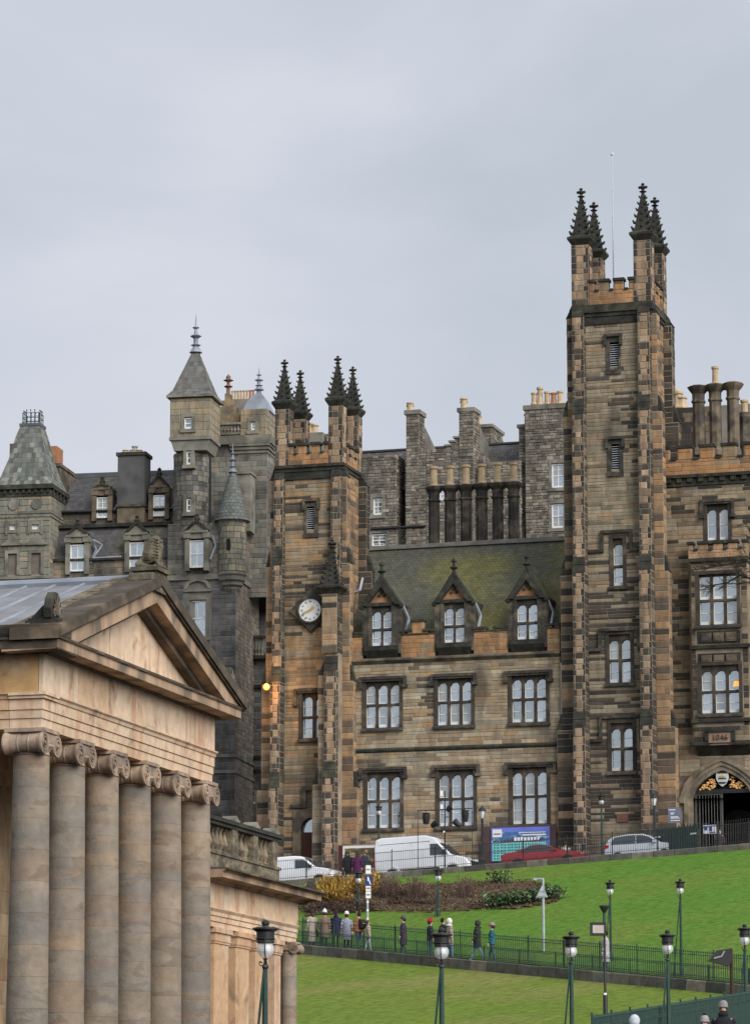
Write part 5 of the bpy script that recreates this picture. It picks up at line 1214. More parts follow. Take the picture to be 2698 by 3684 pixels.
k = MB(); k.box(cx0, cx1, 1.75, 3.2, zmid, Zb(476,1826,2)); k.build('chimney_base', M['trim'], st_)
for u, vt, mm in ((453,1620,M['pot_buff']),(478,1602,mat('pale_pot', (.55,.52,.5), var=.1)),(478,1620,M['pot_buff']),(503,1620,M['pot_buff'])): chimney_pot(ms, Xb(u,1625,2.4)+(.05 if vt==1602 else 0), 2.4+(.35 if vt==1602 else 0), Zb(u,1631,2.4), Zb(u,vt,2.4)-Zb(u,1631,2.4), .19, m=mm)
k = MB(); k.path([(Xb(338,1950,.2),.2,Zb(338,1943,.2)),(Xb(368,1960,.5),.6,Zb(368,1960,.5)),(Xb(336,2008,.1),.1,Zb(336,2008,.1)),(Xb(438,2003,.1),.1,Zb(438,2003,.1))], .06); k.path([(Xb(610,2003,.1),.1,Zb(610,2002,.1)),(Xb(655,1999,.1),.1,Zb(655,1998,.1))], .07); k.build('gutter', M['lead'], ms)
lay(stones, ms)

# ---- pavilion tower with the steep fish-scale roof
pv = thing('pavilion_tower', 'square grey tower with steep flared slate roof and iron cresting beside the mansard house', 'tower', bn, (Xb(95,2100,-.5), -.5, ZB0))
stones = []; m = MB(); cp = -.5
px0, px1 = Xb(-12,1900,cp), Xb(182,1900,cp); dpp = px1-px0; zE = Zb(95,1744,cp)
sm = [bwin(36,58,1888,1907,cp), bwin(116,142,1887,1905,cp)]; bl_ = [bwin(30,62,1992,2068,cp), bwin(114,148,1990,2066,cp)]
wall_sheet(m, px0, px1, ZB0, zE, cp, sm+bl_, depth=.2); m.face([(px1,cp,ZB0),(px1,cp+dpp,ZB0),(px1,cp+dpp,zE),(px1,cp,zE)]); m.face([(px0,cp+dpp,ZB0),(px0,cp,ZB0),(px0,cp,zE),(px0,cp+dpp,zE)])
m.build('wall', M['mortar_grey'], pv)
pal_pv = pal([(4,(.225,.218,.18)),(3,(.205,.20,.168)),(1,(.25,.232,.19)),(.3,(.34,.275,.20))])
ashlar(stones, px0, px1, ZB0+4, zE-.5, cp, 'front', holes=sm+bl_, palf=pal_pv, h=(.28,.45), l=(.5,1.1), proud=(.02,.05)); ashlar(stones, cp+.04, cp+dpp, ZB0+4, zE-.5, px1, 'right', palf=pal_pv, h=(.28,.45), l=(.5,1.1))
k = MB(); zz = lambda v: Zb(95,v,cp)
k.box(px0-.2, px1+.2, cp-.3, cp+dpp+.2, zE-.3, zE-.02); k.box(px0-.06, px1+.06, cp-.1, cp+dpp, zE-.75, zE-.55)
for i in range(9): a = px0+.1+i*(dpp-.3)/8; k.box(a, a+.16, cp-.22, cp, zE-.55, zE-.3)
for i in range(5): a = cp+.1+i*(dpp-.3)/4; k.box(px1, px1+.18, a, a+.16, zE-.55, zE-.3)
k.build('cornice', M['dark_green_stone'], pv)
k = MB()
for v in (1844, 1856, 2078, 2092): k.box(px0-.08, px1+.08, cp-.1, cp+dpp, zz(v)-.08, zz(v)+.06)
for i in range(12): a = px0+.1+i*(dpp-.25)/11; k.box(a, a+.12, cp-.08, cp, zz(1864), zz(1857))
each(k, 'string_course', M['grey_trim'], pv)
for w4 in sm:
    w_ = sash_window(pv, *w4, cp, 1, 1); k = MB(); a, b, c_, d_ = w4
    k.box(a-.22, a, cp-.08, cp+.1, c_-.2, d_+.2); k.box(b, b+.22, cp-.08, cp+.1, c_-.2, d_+.2); k.box(a, b, cp-.08, cp+.1, d_, d_+.2); k.box(a, b, cp-.08, cp+.1, c_-.2, c_)
    for sx_ in (a-.24, b+.12): k.box(sx_, sx_+.12, cp-.11, cp, c_-.3, d_+.3)
    k.build('surround', M['grey_trim'], w_)
for w4 in bl_:
    a, b, c_, d_ = w4; k = MB(); k.box(a, b, cp+.08, cp+.2, c_, d_); o = k.build('blind_window', mat('pinkish_infill', (.17,.145,.125), var=.2), pv)
    k = MB(); k.box(a-.2, a, cp-.07, cp+.1, c_, d_+.2); k.box(b, b+.2, cp-.07, cp+.1, c_, d_+.2); k.box(a, b, cp-.07, cp+.1, d_, d_+.2); k.box(a-.4, b+.4, cp-.18, cp+.1, d_+.5, d_+.62); k.prism([(a-.3,d_+.62),(b+.3,d_+.62),((a+b)/2,d_+1.15)], cp-.14, cp+.1); k.build('surround', M['grey_trim'], o)
for i, u in enumerate((52, 135)):
    k = MB(); k.lathe([(.26,0),(.34,-.05),(.34,-.1),(.22,-.1)], (Xb(u,1815,cp),cp,zz(1815)), 14, axis='y'); k.build('roundel', M['grey_trim'], pv)
pcx, pcy = (px0+px1)/2, cp+dpp/2; zA = Zb(105,1533,cp+1.6); H = zA-zE; hf = dpp/2+.14
slp = lambda p: vary((.20,.21,.185) if rng.random() < .4 else (.125,.132,.12), .3)
slate_pyramid(pv, pcx, pcy, [(hf,zE),(hf*.84,zE+H*.13),(hf*.62,zE+H*.45),(hf*.46,zE+H*.78),(.60,zA)], slp, None)
k = MB(); k.box(pcx-.68, pcx+.68, pcy-.68, pcy+.68, zA-.1, zA+.08); crb = k.build('roof_capping', M['lead_dark'], pv)
k = MB(); zr1 = Zb(105,1490,cp+1.6); hq = zr1-zA
for sx_, sy_, ex, ey in ((-.52,-.52,.52,-.52),(.52,-.52,.52,.52),(.52,.52,-.52,.52),(-.52,.52,-.52,-.52)):
    for t in (.15,.55,1): k.tube((pcx+sx_,pcy+sy_,zA+.08+hq*t*.9), (pcx+ex,pcy+ey,zA+.08+hq*t*.9), .022, n=4)
    for i in range(5):
        x_, y_ = sx_+(ex-sx_)*i/4, sy_+(ey-sy_)*i/4; k.tube((pcx+x_,pcy+y_,zA), (pcx+x_,pcy+y_,zA+.08+hq*(.9 if i in (0,4) else 1.1)), .022, n=4)
        if 0 < i < 4: k.ball((pcx+x_,pcy+y_,zA+.1+hq*1.1), .05, 5, 3)
k.build('iron_cresting', M['iron'], crb)
cc = cp+5; k = MB(); k.box(Xb(150,1650,cc), Xb(205,1650,cc), cc, cc+1.5, Zb(180,1672,cc), Zb(180,1605,cc)); k.build('brick_chimney', mat('orange_brick', (.36,.17,.085), var=.2), pv)
k = MB(); k.box(Xb(150,1700,cc), Xb(218,1700,cc), cc-.1, cc+3.5, ZB0+6, Zb(200,1680,cc)); k.box(Xb(145,1680,cc), Xb(222,1680,cc), cc-.2, cc+3.6, Zb(200,1680,cc), Zb(200,1668,cc)); k.box(Xb(36,1640,cc), Xb(50,1640,cc), cc, cc+1, ZB0+6, Zb(42,1596,cc)); k.build('chimney_stack', M['trim'], pv)
lay(stones, pv)

# ================================================================== THE GALLERY IN FRONT
gf = Frame((110-CU)/FPX*82.0, 82.0, 15.75)
def sandstone(name, c1, c2, c3, src=None, streak=True, zband=False):
    m = bpy.data.materials.new(name); m.use_nodes = True; t = m.node_tree; N = t.nodes; K = t.links.new; b = N['Principled BSDF']
    b.inputs['Roughness'].default_value = .85; b.inputs['Specular IOR Level'].default_value = .25
    g = N.new('ShaderNodeNewGeometry')
    def noise_(sc, stretch, det=5, dist=0):
        mp_ = N.new('ShaderNodeMapping'); mp_.inputs['Scale'].default_value = stretch; K(g.outputs['Position'], mp_.inputs['Vector'])
        oi = N.new('ShaderNodeObjectInfo'); 
        n = N.new('ShaderNodeTexNoise'); n.noise_dimensions = '4D'; n.inputs['Scale'].default_value = sc; n.inputs['Detail'].default_value = det; n.inputs['Distortion'].default_value = dist
        ml = N.new('ShaderNodeMath'); ml.operation = 'MULTIPLY'; ml.inputs[1].default_value = 0.0 if zband or not src else 3.0; K(oi.outputs['Random'], ml.inputs[0]); K(ml.outputs[0], n.inputs['W'])
        K(mp_.outputs[0], n.inputs['Vector']); return n.outputs['Fac']
    def mixin(c, fac, lo, hi, col, amt=1.0):
        mr = N.new('ShaderNodeMapRange'); mr.inputs[1].default_value = lo; mr.inputs[2].default_value = hi; mr.inputs[4].default_value = amt; K(fac, mr.inputs[0])
        x = N.new('ShaderNodeMixRGB'); K(mr.outputs[0], x.inputs[0]); K(c, x.inputs[1]); x.inputs[2].default_value = (*col, 1); return x.outputs[0]
    if src == 'obj': c = N.new('ShaderNodeObjectInfo').outputs['Color']
    else: q = N.new('ShaderNodeRGB'); q.outputs[0].default_value = (*c1, 1); c = q.outputs[0]
    if zband:
        c = mixin(c, noise_(1.0, (.35,.35,1.5), 4, .7), .42, .64, c2, .85)
        c = mixin(c, noise_(1.0, (.5,.5,2.4), 5, 1.0), .52, .70, c3, .6)
        c = mixin(c, noise_(1.0, (.6,.6,1.9), 4, 1.6), .575, .60, (.13,.10,.075), .38)
    else:
        c = mixin(c, noise_(.6, (1,1,1), 4, .6), .46, .62, c2, .85)
        c = mixin(c, noise_(1.0, (2.4,2.4,.25), 6, .5), .52, .70, c3, .9); c = mixin(c, noise_(1.3, (1.2,1.2,.8), 6, .8), .57, .72, (.17,.12,.08), .75)
    nzv = noise_(4.0, (1,1,1), 6); mr = N.new('ShaderNodeMapRange'); mr.inputs[1].default_value = .3; mr.inputs[2].default_value = .7; mr.inputs[3].default_value = .85; mr.inputs[4].default_value = 1.13; K(nzv, mr.inputs[0])
    vm = N.new('ShaderNodeVectorMath'); vm.operation = 'SCALE'; K(c, vm.inputs[0]); K(mr.outputs[0], vm.inputs['Scale']); K(vm.outputs[0], b.inputs['Base Color'])
    nb = noise_(14.0, (1,1,1), 6); bp = N.new('ShaderNodeBump'); bp.inputs['Distance'].default_value = .012; K(nb, bp.inputs['Height']); K(bp.outputs[0], b.inputs['Normal'])
    return m
M['gal'] = sandstone('warm_sandstone', (.56,.385,.245), (.60,.47,.345), (.47,.26,.155), src='obj')
M['gal_plain'] = sandstone('warm_sandstone_wall', (.44,.325,.22), (.42,.30,.19), (.30,.17,.10))
M['drum'] = sandstone('banded_column_stone', (.33,.28,.225), (.185,.170,.150), (.22,.145,.095), src='obj', zband=True)
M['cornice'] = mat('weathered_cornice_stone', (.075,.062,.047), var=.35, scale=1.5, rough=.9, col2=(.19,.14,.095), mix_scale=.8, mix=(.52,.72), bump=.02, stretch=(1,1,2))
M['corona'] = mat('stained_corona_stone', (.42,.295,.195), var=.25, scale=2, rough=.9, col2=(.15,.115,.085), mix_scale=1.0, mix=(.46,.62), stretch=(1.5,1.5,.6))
M['slab'] = mat('lichen_roof_slab', (.20,.165,.115), var=.4, scale=2.6, rough=.95, col2=(.10,.09,.065), mix_scale=1.6, mix=(.45,.6), bump=.05, stretch=(1,1,2))
M['leadroof'] = mat('grey_lead_roof', (.235,.235,.255), var=.12, scale=1.2, rough=.55, col2=(.19,.185,.20), mix_scale=.8)
WARM = [(.62,.45,.30),(.66,.49,.34),(.58,.40,.25),(.61,.455,.325),(.68,.52,.37)]
gal = thing('art_gallery', 'warm sandstone gallery portico with six Ionic columns, a steep pediment and a low balustraded wing', 'building', gf, (0, 5.9, 0))
gz = lambda v, u=177, x=.42: gf.pside(u, v, x)[1]
NCOL, SP = 6, 2.37
EP = .42
zA0 = gz(2625); zF = [gz(2588), gz(2557), gz(2518)]; zM = gz(2496); zFr = gz(2352)
PJ = .55
zS = gf.pside(234, 2341, EP+PJ)[1]; zG = gf.pside(234, 2296, EP+PJ)[1]; zT = gf.pside(234, 2252, EP+PJ)[1]
yE = (NCOL-1)*SP + EP
YM = yE/2 - EP/2
zAp = gf.pside(602, 2078, EP+PJ+.12)[1]
def gcol(): return vary(rng.choice(WARM), .08)
def arch_profile():
    return [(-EP,zA0),(EP-.06,zA0),(EP-.06,zF[0]-.012),(EP-.085,zF[0]-.012),(EP-.085,zF[0]),(EP-.03,zF[0]),(EP-.03,zF[1]-.012),(EP-.055,zF[1]-.012),(EP-.055,zF[1]),(EP,zF[1]),(EP,zF[2]),(EP+.03,zF[2]),(EP+.05,(zF[2]+zM)/2),(EP+.10,zM-.03),(EP+.10,zM),(-EP,zM)]
def run_blocks(name, poly, cuts, axis, parent, m_, gap=.008):
    for a, b in zip(cuts, cuts[1:]):
        k = MB(); k.prism(poly, a+gap, b-gap, axis); link(name, k.data(name, m_), parent, color=gcol())
fr_prof = [(-EP,zM),(EP,zM),(EP,zFr),(-EP,zFr)]
cutsF = [EP] + [SP*i for i in range(1, NCOL-1)] + [yE]
run_blocks('architrave_block', arch_profile(), cutsF, 'y', gal, M['gal'])
fr_prof[0] = (EP-.11, zM); fr_prof[3] = (EP-.11, zFr)
run_blocks('frieze_block', fr_prof, [-EP, SP*.8, SP*1.7, SP*2.6, SP*3.5, SP*4.2, yE], 'y', gal, M['gal'])
# flank (runs along x at y = -EP): profile in (y, z), mirrored
flank = [(-h, z) for h, z in arch_profile()]
run_blocks('architrave_block', flank, [-13.5, -10, -7.4, -5, -2.7, -.95, -EP], 'x', gal, M['gal'])
k = MB()      # the corner block carries the fascias round both faces
for o_, z0_, z1_ in ((-.06,zA0,zF[0]),(-.03,zF[0],zF[1]),(0,zF[1],zF[2]),(.06,zF[2],(zF[2]+zM)/2),(.10,(zF[2]+zM)/2,zM)): k.box(-EP+.006, EP+o_, -EP-o_, EP-.006, z0_, z1_-.004)
link('architrave_block', k.data('architrave_block', M['gal']), gal, color=WARM[1])
for a, b in zip([-13.5,-10,-7.4,-5,-2.7,-1.35], [-10,-7.4,-5,-2.7,-1.35,EP-.12]):
    k = MB(); k.box(a+.006, b-.006, -EP, EP-.3, zM, zFr); link('frieze_block', k.data('frieze_block', M['gal']), gal, color=(.50,.32,.145) if b > 0 else vary(rng.choice(WARM), .08))
# cornices
def geison(axis, a, b, sign):
    k = MB(); pr = [(EP-.1,zFr-.02),(EP+.06,zFr-.02),(EP+.10,zFr+.06),(EP+.16,zS-.03),(EP-.1,zS-.03)]
    k.prism([(sign*h, z) for h, z in pr], a, b, axis); return k
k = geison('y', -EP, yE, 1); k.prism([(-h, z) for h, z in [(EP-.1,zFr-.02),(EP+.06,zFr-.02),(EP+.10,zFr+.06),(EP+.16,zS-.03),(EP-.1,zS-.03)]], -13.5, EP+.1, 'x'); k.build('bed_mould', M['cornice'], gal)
# the corona in blocks
cut = [-EP-PJ] + [SP*(i+.4)-.4 for i in range(0, 6)] + [yE+PJ]
for a, b in zip(cut, cut[1:]):
    k = MB(); k.prism([(-EP,zS-.03),(EP+PJ-.04,zS),(EP+PJ,zS+.02),(EP+PJ,zG-.07),(EP+PJ+.04,zG-.06),(EP+PJ+.04,zG),(-EP,zG+.03)], a+.006, b-.006, 'y'); k.build('corona_block', M['corona'], gal)
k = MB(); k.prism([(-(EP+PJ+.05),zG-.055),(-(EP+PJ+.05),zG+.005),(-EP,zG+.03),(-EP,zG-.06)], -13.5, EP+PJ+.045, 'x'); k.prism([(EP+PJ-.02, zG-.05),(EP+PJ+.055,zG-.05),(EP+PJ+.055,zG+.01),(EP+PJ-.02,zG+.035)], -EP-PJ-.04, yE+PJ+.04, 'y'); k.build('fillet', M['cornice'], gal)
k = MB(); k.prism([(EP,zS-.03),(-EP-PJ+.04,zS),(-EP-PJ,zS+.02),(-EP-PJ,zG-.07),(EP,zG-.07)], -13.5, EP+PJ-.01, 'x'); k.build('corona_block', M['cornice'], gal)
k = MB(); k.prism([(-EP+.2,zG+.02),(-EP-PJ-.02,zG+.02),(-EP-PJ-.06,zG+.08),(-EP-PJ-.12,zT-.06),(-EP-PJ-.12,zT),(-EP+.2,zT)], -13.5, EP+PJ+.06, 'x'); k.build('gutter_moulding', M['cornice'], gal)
# pediment
hb = YM + EP + PJ; sl_ = (zAp - zT)/hb
yl, yr_ = -EP-PJ, yE+PJ
def rake(h0, h1, x0, x1, name, m_):
    """band parallel to the roof slope, from h0 to h1 below the top line"""
    for sg in (-1, 1):
        ye = YM + sg*(hb+.12); k = MB(); zt_ = lambda y: zAp - abs(y-YM)*sl_
        k.prism([(ye, zt_(ye)-h1),(ye, zt_(ye)-h0),(YM, zAp-h0),(YM, zAp-h1)], x0, x1, 'x'); k.build(name, m_, gal)
hh = (zT - zG)
rake(0, hh*.95, EP-.6, EP+PJ+.14, 'raking_moulding', M['cornice'])
rake(hh*.95, hh*.95+.05, EP-.6, EP+PJ+.08, 'raking_fillet', M['cornice'])
def rake_in(h0, h1, x0, x1, name, m_, floor):
    for sg in (-1, 1):
        zt_ = lambda y: zAp - abs(y-YM)*sl_
        y1 = YM + sg*(zAp - h1 - floor)/sl_; y0 = YM + sg*(zAp - h0 - floor)/sl_
        k = MB(); k.prism([(y1, floor),(y0, floor),(YM, zAp-h0),(YM, zAp-h1)], x0, x1, 'x'); k.build(name, m_, gal)
rake_in(hh*.95+.05, hh*.95+.42, EP-.5, EP+PJ, 'raking_corona', M['corona'], zG+.0)
rake_in(hh*.95+.42, hh*.95+.60, EP-.5, EP+.22, 'raking_bed_mould', M['cornice'], zG+.02)
tot = hh*.95+.5
cuts = [YM - (zAp-tot-zG)/sl_, 2.6, 4.1, 5.4, 6.9, 8.4, YM + (zAp-tot-zG)/sl_]
for a, b in zip(cuts, cuts[1:]):
    tz = lambda y: max(zAp - tot - abs(y-YM)*sl_, zG+.02)
    pts = [(a+.006, zG), (b-.006, zG), (b-.006, tz(b))] + ([(YM, tz(YM))] if a < YM < b else []) + [(a+.006, tz(a))]
    k = MB(); k.prism(pts, EP-.4, EP-.02-rng.uniform(0,.015), 'x'); link('tympanum_slab', k.data('tympanum_slab', M['gal']), gal, color=vary((.68,.51,.36), .07))
# roof: stone margin, then lead with rolls
for sg in (-1, 1):
    k = MB(); n = 6
    xmg = gf.px(474, 2078, YM)[0]
    for i in range(n):
        t0, t1 = i/n, (i+1)/n; y0, y1 = YM+sg*hb*(1-t0), YM+sg*hb*(1-t1); z0, z1 = zAp-hb*(1-t0)*sl_-.02, zAp-hb*(1-t1)*sl_-.02
        w_ = rng.uniform(.0,.12)
        s_ = MB(); s_.prism([(y0, z0-.25),(y0, z0+.05),(y1, z1+.02),(y1, z1-.25)], xmg-w_*.6, EP-.55, 'x'); s_.build('margin_slab', M['slab'], gal)
k = MB(); k.prism([(YM-hb, zT-.25),(YM-hb, zT-.12),(YM, zAp-.14),(YM+hb, zT-.12),(YM+hb, zT-.25)], -13.5, xmg+.1, 'x'); rfo = k.build('roof', M['leadroof'], gal)
k = MB()
for i in range(15):
    x_ = xmg-.45-i*.78
    for sg in (-1, 1): k.tube((x_, YM+sg*hb, zT-.11), (x_, YM, zAp-.12), .035, n=5)
each(k, 'roof_roll', M['lead'], rfo)
k = MB(); k.tube((-13.5,YM,zAp-.08), (xmg,YM,zAp-.08), .12, n=8); k.build('ridge_roll', M['lead'], rfo)
# acroteria
def antefix(y, sg):
    k = MB(); x1 = EP+PJ+.02; zb = zT - .04
    k.box(x1-.85, x1-.02, y-.3, y+.3, zb, zb+.14); k.box(x1-.8, x1-.08, y-.26, y+.26, zb+.14, zb+.2)
    pl = [(y-.30,zb+.2),(y+.30,zb+.2),(y+.36,zb+.42),(y+.27,zb+.66),(y+.1,zb+.82),(y-.1,zb+.82),(y-.27,zb+.66),(y-.36,zb+.42)]
    k.prism(pl, x1-.38, x1-.2, 'x')
    k.prism([(x1-.8,zb+.2),(x1-.3,zb+.2),(x1-.3,zb+.62),(x1-.5,zb+.5)], y-.12, y+.12, 'y')
    o = k.build('antefix', M['dark_green_stone'], gal)
    k = MB()
    for i in range(7):
        a = R(90+(i-3)*27); l_ = .44 - .05*abs(i-3); k.tube((x1-.18, y, zb+.30), (x1-.17, y+math.cos(a)*l_*.8, zb+.30+math.sin(a)*l_), .05, .02, 5)
    for s2 in (-1,1):
        for j in range(8): a = j*.7; r_ = .13-.012*j; k.ball((x1-.18, y+s2*(.16+r_*.3*math.cos(a)), zb+.30+r_*math.sin(a)), .035, 5, 3)
    k.build('palmette', M['trim'], o, kind='stuff'); return o
antefix(-EP-PJ+.35, -1); antefix(yE+PJ-.3, 1)
M['sphinx'] = mat('mossy_sphinx_stone', (.095,.085,.058), var=.4, scale=3, rough=.95, col2=(.15,.135,.095), mix_scale=2, bump=.03)
def skin_mesh(name, joints, bones, m_, sub=2, smooth=True):
    """one continuous surface grown over a skeleton; joints are (x, y, z, rx, ry)"""
    me = bpy.data.meshes.new(name); me.from_pydata([j[:3] for j in joints], bones, [])
    o = bpy.data.objects.new(name, me); COL.objects.link(o)
    md = o.modifiers.new('skin', 'SKIN'); md.use_smooth_shade = smooth
    if not me.skin_vertices: me.skin_vertices.new()
    for i, j in enumerate(joints): me.skin_vertices[0].data[i].radius = (j[3], j[4] if len(j) > 4 else j[3]); me.skin_vertices[0].data[i].use_root = (i == 0)
    if sub: sb = o.modifiers.new('sub', 'SUBSURF'); sb.levels = sub; sb.render_levels = sub
    dg = bpy.context.evaluated_depsgraph_get(); out = bpy.data.meshes.new_from_object(o.evaluated_get(dg), depsgraph=dg)
    bpy.data.objects.remove(o); bpy.data.meshes.remove(me); out.name = name; out.materials.clear()
    for mm in (m_ if isinstance(m_, (list,tuple)) else [m_]): out.materials.append(mm)
    return out
px_, pz_ = EP+PJ-.30, zAp
k = MB(); k.box(px_-.18, px_+.40, YM-.40, YM+.40, pz_-.45, pz_+.06); k.box(px_-.26, px_+.48, YM-.48, YM+.48, pz_+.06, pz_+.16)
for sg in (-1,1): k.lathe([(.16,-.25),(.2,-.22),(.2,.38),(.16,.42)], (px_-.0, YM+sg*.50, pz_-.2), 10, axis='x')
pli = k.build('apex_plinth', M['sphinx'], gal)
sx0, sz0 = px_+.15, pz_+.16
spx = thing('sphinx_statue', 'mossy winged stone sphinx crouching on the pediment apex', 'statue', gf, (sx0, YM, sz0))
q_ = .78
J = [(-.40,0,.20,.20,.18),(-.15,0,.30,.18,.18),(.12,0,.42,.18,.17),(.24,0,.60,.13,.12),(.30,0,.74,.11,.11),(.36,0,.80,.08,.08),
     (-.38,-.19,.14,.15,.14),(-.08,-.23,.07,.06,.06),(.12,-.23,.05,.05,.05),(-.38,.19,.14,.15,.14),(-.08,.23,.07,.06,.06),
     (.22,-.13,.26,.09,.08),(.30,-.14,.07,.07,.06),(.44,-.14,.05,.06,.04),(.22,.13,.26,.09,.08),(.30,.14,.07,.07,.06),(.44,.14,.05,.06,.04)]
J = [(sx0+a*q_, YM+b*q_, sz0+c_*q_, d_*q_, e_*q_) for a, b, c_, d_, e_ in J]
Bn = [(0,1),(1,2),(2,3),(3,4),(4,5),(0,6),(6,7),(7,8),(0,9),(9,10),(2,11),(11,12),(12,13),(2,14),(14,15),(15,16)]
link('body', skin_mesh('body', J, Bn, M['sphinx'], 2), spx)
for sg in (-1,1):       # tall wings curling at the tip
    rows = [(-.30,.30,.14),(-.26,.52,.17),(-.20,.72,.17),(-.10,.92,.14),(.03,1.05,.09),(.16,1.10,.04)]; rows2 = [(.24,.26,.14),(.24,.46,.17),(.25,.64,.17),(.27,.80,.15),(.30,.92,.10),(.27,1.04,.05)]
    k = MB()
    for (a0,z0,y0),(a1,z1,y1),(b0,w0,_),(b1,w1,_) in zip(rows, rows[1:], rows2, rows2[1:]):
        def pt(a, z, y, o): return (sx0+a*q_, YM+sg*(y+o)*q_, sz0+z*q_)
        m1 = ((a0+b0)/2, (z0+w0)/2, y0+.08); m2 = ((a1+b1)/2, (z1+w1)/2, y1+.08)
        F = [pt(a0,z0,y0,0), pt(*m1,0), pt(b0,w0,y0,0), pt(b1,w1,y1,0), pt(*m2,0), pt(a1,z1,y1,0)]; Bk = [pt(a0,z0,y0,-.1), pt(*m1,-.14), pt(b0,w0,y0,-.1), pt(b1,w1,y1,-.1), pt(*m2,-.14), pt(a1,z1,y1,-.1)]
        k.mesh(F+Bk, [(0,1,4,5),(1,2,3,4),(11,10,7,6),(10,9,8,7),(0,5,11,6),(2,8,9,3),(5,4,10,11),(4,3,9,10)])
    w_ = k.build('wing', M['sphinx'], spx)
    k = MB()
    for i in range(7):
        z_ = .34+.10*i; k.ball((sx0+.26*q_, YM+sg*.17*q_, sz0+z_*q_), .05*q_, 6, 4); k.tube((sx0-.16*q_+.03*i, YM+sg*.225*q_, sz0+(z_+.06)*q_), (sx0+.24*q_, YM+sg*.20*q_, sz0+z_*q_), .014*q_, .01, 5)
    k.build('feathers', M['sphinx'], w_)
# portico walls and ceiling
GW = [(4,(.43,.325,.215)),(3,(.40,.295,.19)),(2,(.46,.35,.24)),(1,(.38,.255,.165))]
stones = []; pal_gal = pal(GW)
m = MB(); m.box(-4.0, -3.5, -.35, yE+.2, 0, zA0+.3); m.box(-13.5, -3.5, -.35, .25, 0, zA0); m.build('wall', M['gal_plain'], gal)
ashlar(stones, -.35, yE+.2, 1, zA0-.5, -3.5, 'right', palf=pal_gal, h=(.55,.62), l=(1.1,1.5), proud=(.012,.02), gap=.012)
ashlar(stones, -13.5, -3.5, 1, zA0-.5, -.35, 'front', palf=pal_gal, h=(.55,.62), l=(1.1,1.5), proud=(.012,.02), gap=.012)
k = MB(); k.box(-3.52, EP-.1, -.30, yE-.1, zA0+.28, zA0+.5); k.box(-3.5, -3.38, -.3, yE, zA0-.45, zA0+.28); k.box(-3.5, -3.3, -.3, yE, zA0-.12, zA0+.28); k.build('ceiling', M['gal_plain'], gal)
k = MB(); k.box(-14, 1.6, -1.3, yE+1.2, 0, 1.9); k.build('podium', M['gal_plain'], gal)
# columns
zCap = zA0 - .62; zB_ = 1.9
def spiral(k, c, r, face):   # volute line on a face; face '+x' or '-y'
    pts = []
    for i in range(26):
        a = -math.pi/2*-1 + i*.55; q = r*(1-i/28.0)
        dy, dz = q*math.cos(a), q*math.sin(a)
        pts.append((c[0], c[1]+dy, c[2]+dz) if face == 'x' else (c[0]+dy, c[1], c[2]+dz))
    k.path(pts, r*.11, 4, r*.05)
def ionic_capital(s, mt):
    """capital with its volutes facing +x, neck at z = 0, scale s = column diameter"""
    k = MB(); 
    k.box(-.50*s, .50*s, -.50*s, .50*s, .53*s, .62*s)
    k.lathe([(.41*s,0),(.44*s,.03*s),(.41*s,.06*s),(.42*s,.10*s),(.52*s,.22*s),(.50*s,.28*s),(.4*s,.30*s)], (0,0,0), 28)
    k.box(-.44*s, .46*s, -.42*s, .42*s, .30*s, .53*s)
    for sg in (-1,1):
        prof = [(.0,-.49*s),(.26*s,-.49*s),(.265*s,-.45*s),(.225*s,-.34*s),(.205*s,-.16*s),(.215*s,-.13*s),(.20*s,-.10*s),(.20*s,.10*s),(.215*s,.13*s),(.205*s,.16*s),(.225*s,.34*s),(.265*s,.45*s),(.26*s,.49*s),(.20*s,.49*s),(.18*s,.465*s),(0,.465*s)]
        k.lathe(prof, (0, sg*.42*s, .27*s), 30, axis='x')
        for fx in (.49*s, -.49*s): k.ball((fx*.99, sg*.42*s, .27*s), .05*s, 6, 4); spiral(k, (fx*.985, sg*.42*s, .27*s), .225*s, 'x')
    return k.data('capital', mt)
M['cap'] = mat('carved_capital_stone', (.36,.27,.20), var=.3, scale=3, rough=.9, col2=(.21,.165,.13), mix_scale=1.4, mix=(.47,.62), bump=.01)
cap_me = ionic_capital(1.0, M['cap'])
nd = 12; dh_ = (zCap - zB_ - .4)/nd
def shaft_r(t): return .5 - .08*t**1.4
def drum_mesh(r0, r1, h, nm='drum', mt=None):
    k = MB(); n = 32
    k.mesh([(r*math.cos(2*math.pi*i/n), r*math.sin(2*math.pi*i/n), z) for r, z in ((r0,0),(r1,h)) for i in range(n)], [(i, (i+1)%n, n+(i+1)%n, n+i) for i in range(n)])
    return k.data(nm, mt or M['drum'], smooth=True)
dms = [drum_mesh(shaft_r(i/nd), shaft_r((i+1)/nd), dh_-.004) for i in range(nd)]
base_me = MB(); base_me.lathe([(.68,0),(.68,.12),(.62,.14),(.66,.2),(.62,.27),(.55,.30),(.58,.35),(.51,.4)], (0,0,0), 28); base_me = base_me.data('base', M['drum'])
UPC = [(.30,.24,.178),(.29,.235,.178),(.305,.237,.17)]; LOC = [(.252,.212,.165),(.243,.208,.168),(.262,.208,.155),(.255,.212,.163),(.24,.208,.172)]
b0 = BASE[gal.name]
for i in range(NCOL):
    c = bpy.data.objects.new('column', None); COL.objects.link(c); c.parent = gal; c.location = Vector((0, i*SP, 0)) - b0
    link('base', base_me, c, loc=(0,0,zB_), color=(.33,.28,.22)); z = zB_+.4
    for j in range(nd):
        t = j/nd; col = vary(rng.choice(UPC if rng.random() < (t-.35)*1.6 else LOC), .05)
        link('drum', dms[j], c, loc=(0,0,z), rot=(0,0,rng.uniform(0,6.28)), color=col); z += dh_
    link('capital', cap_me, c, loc=(0,0,zCap))
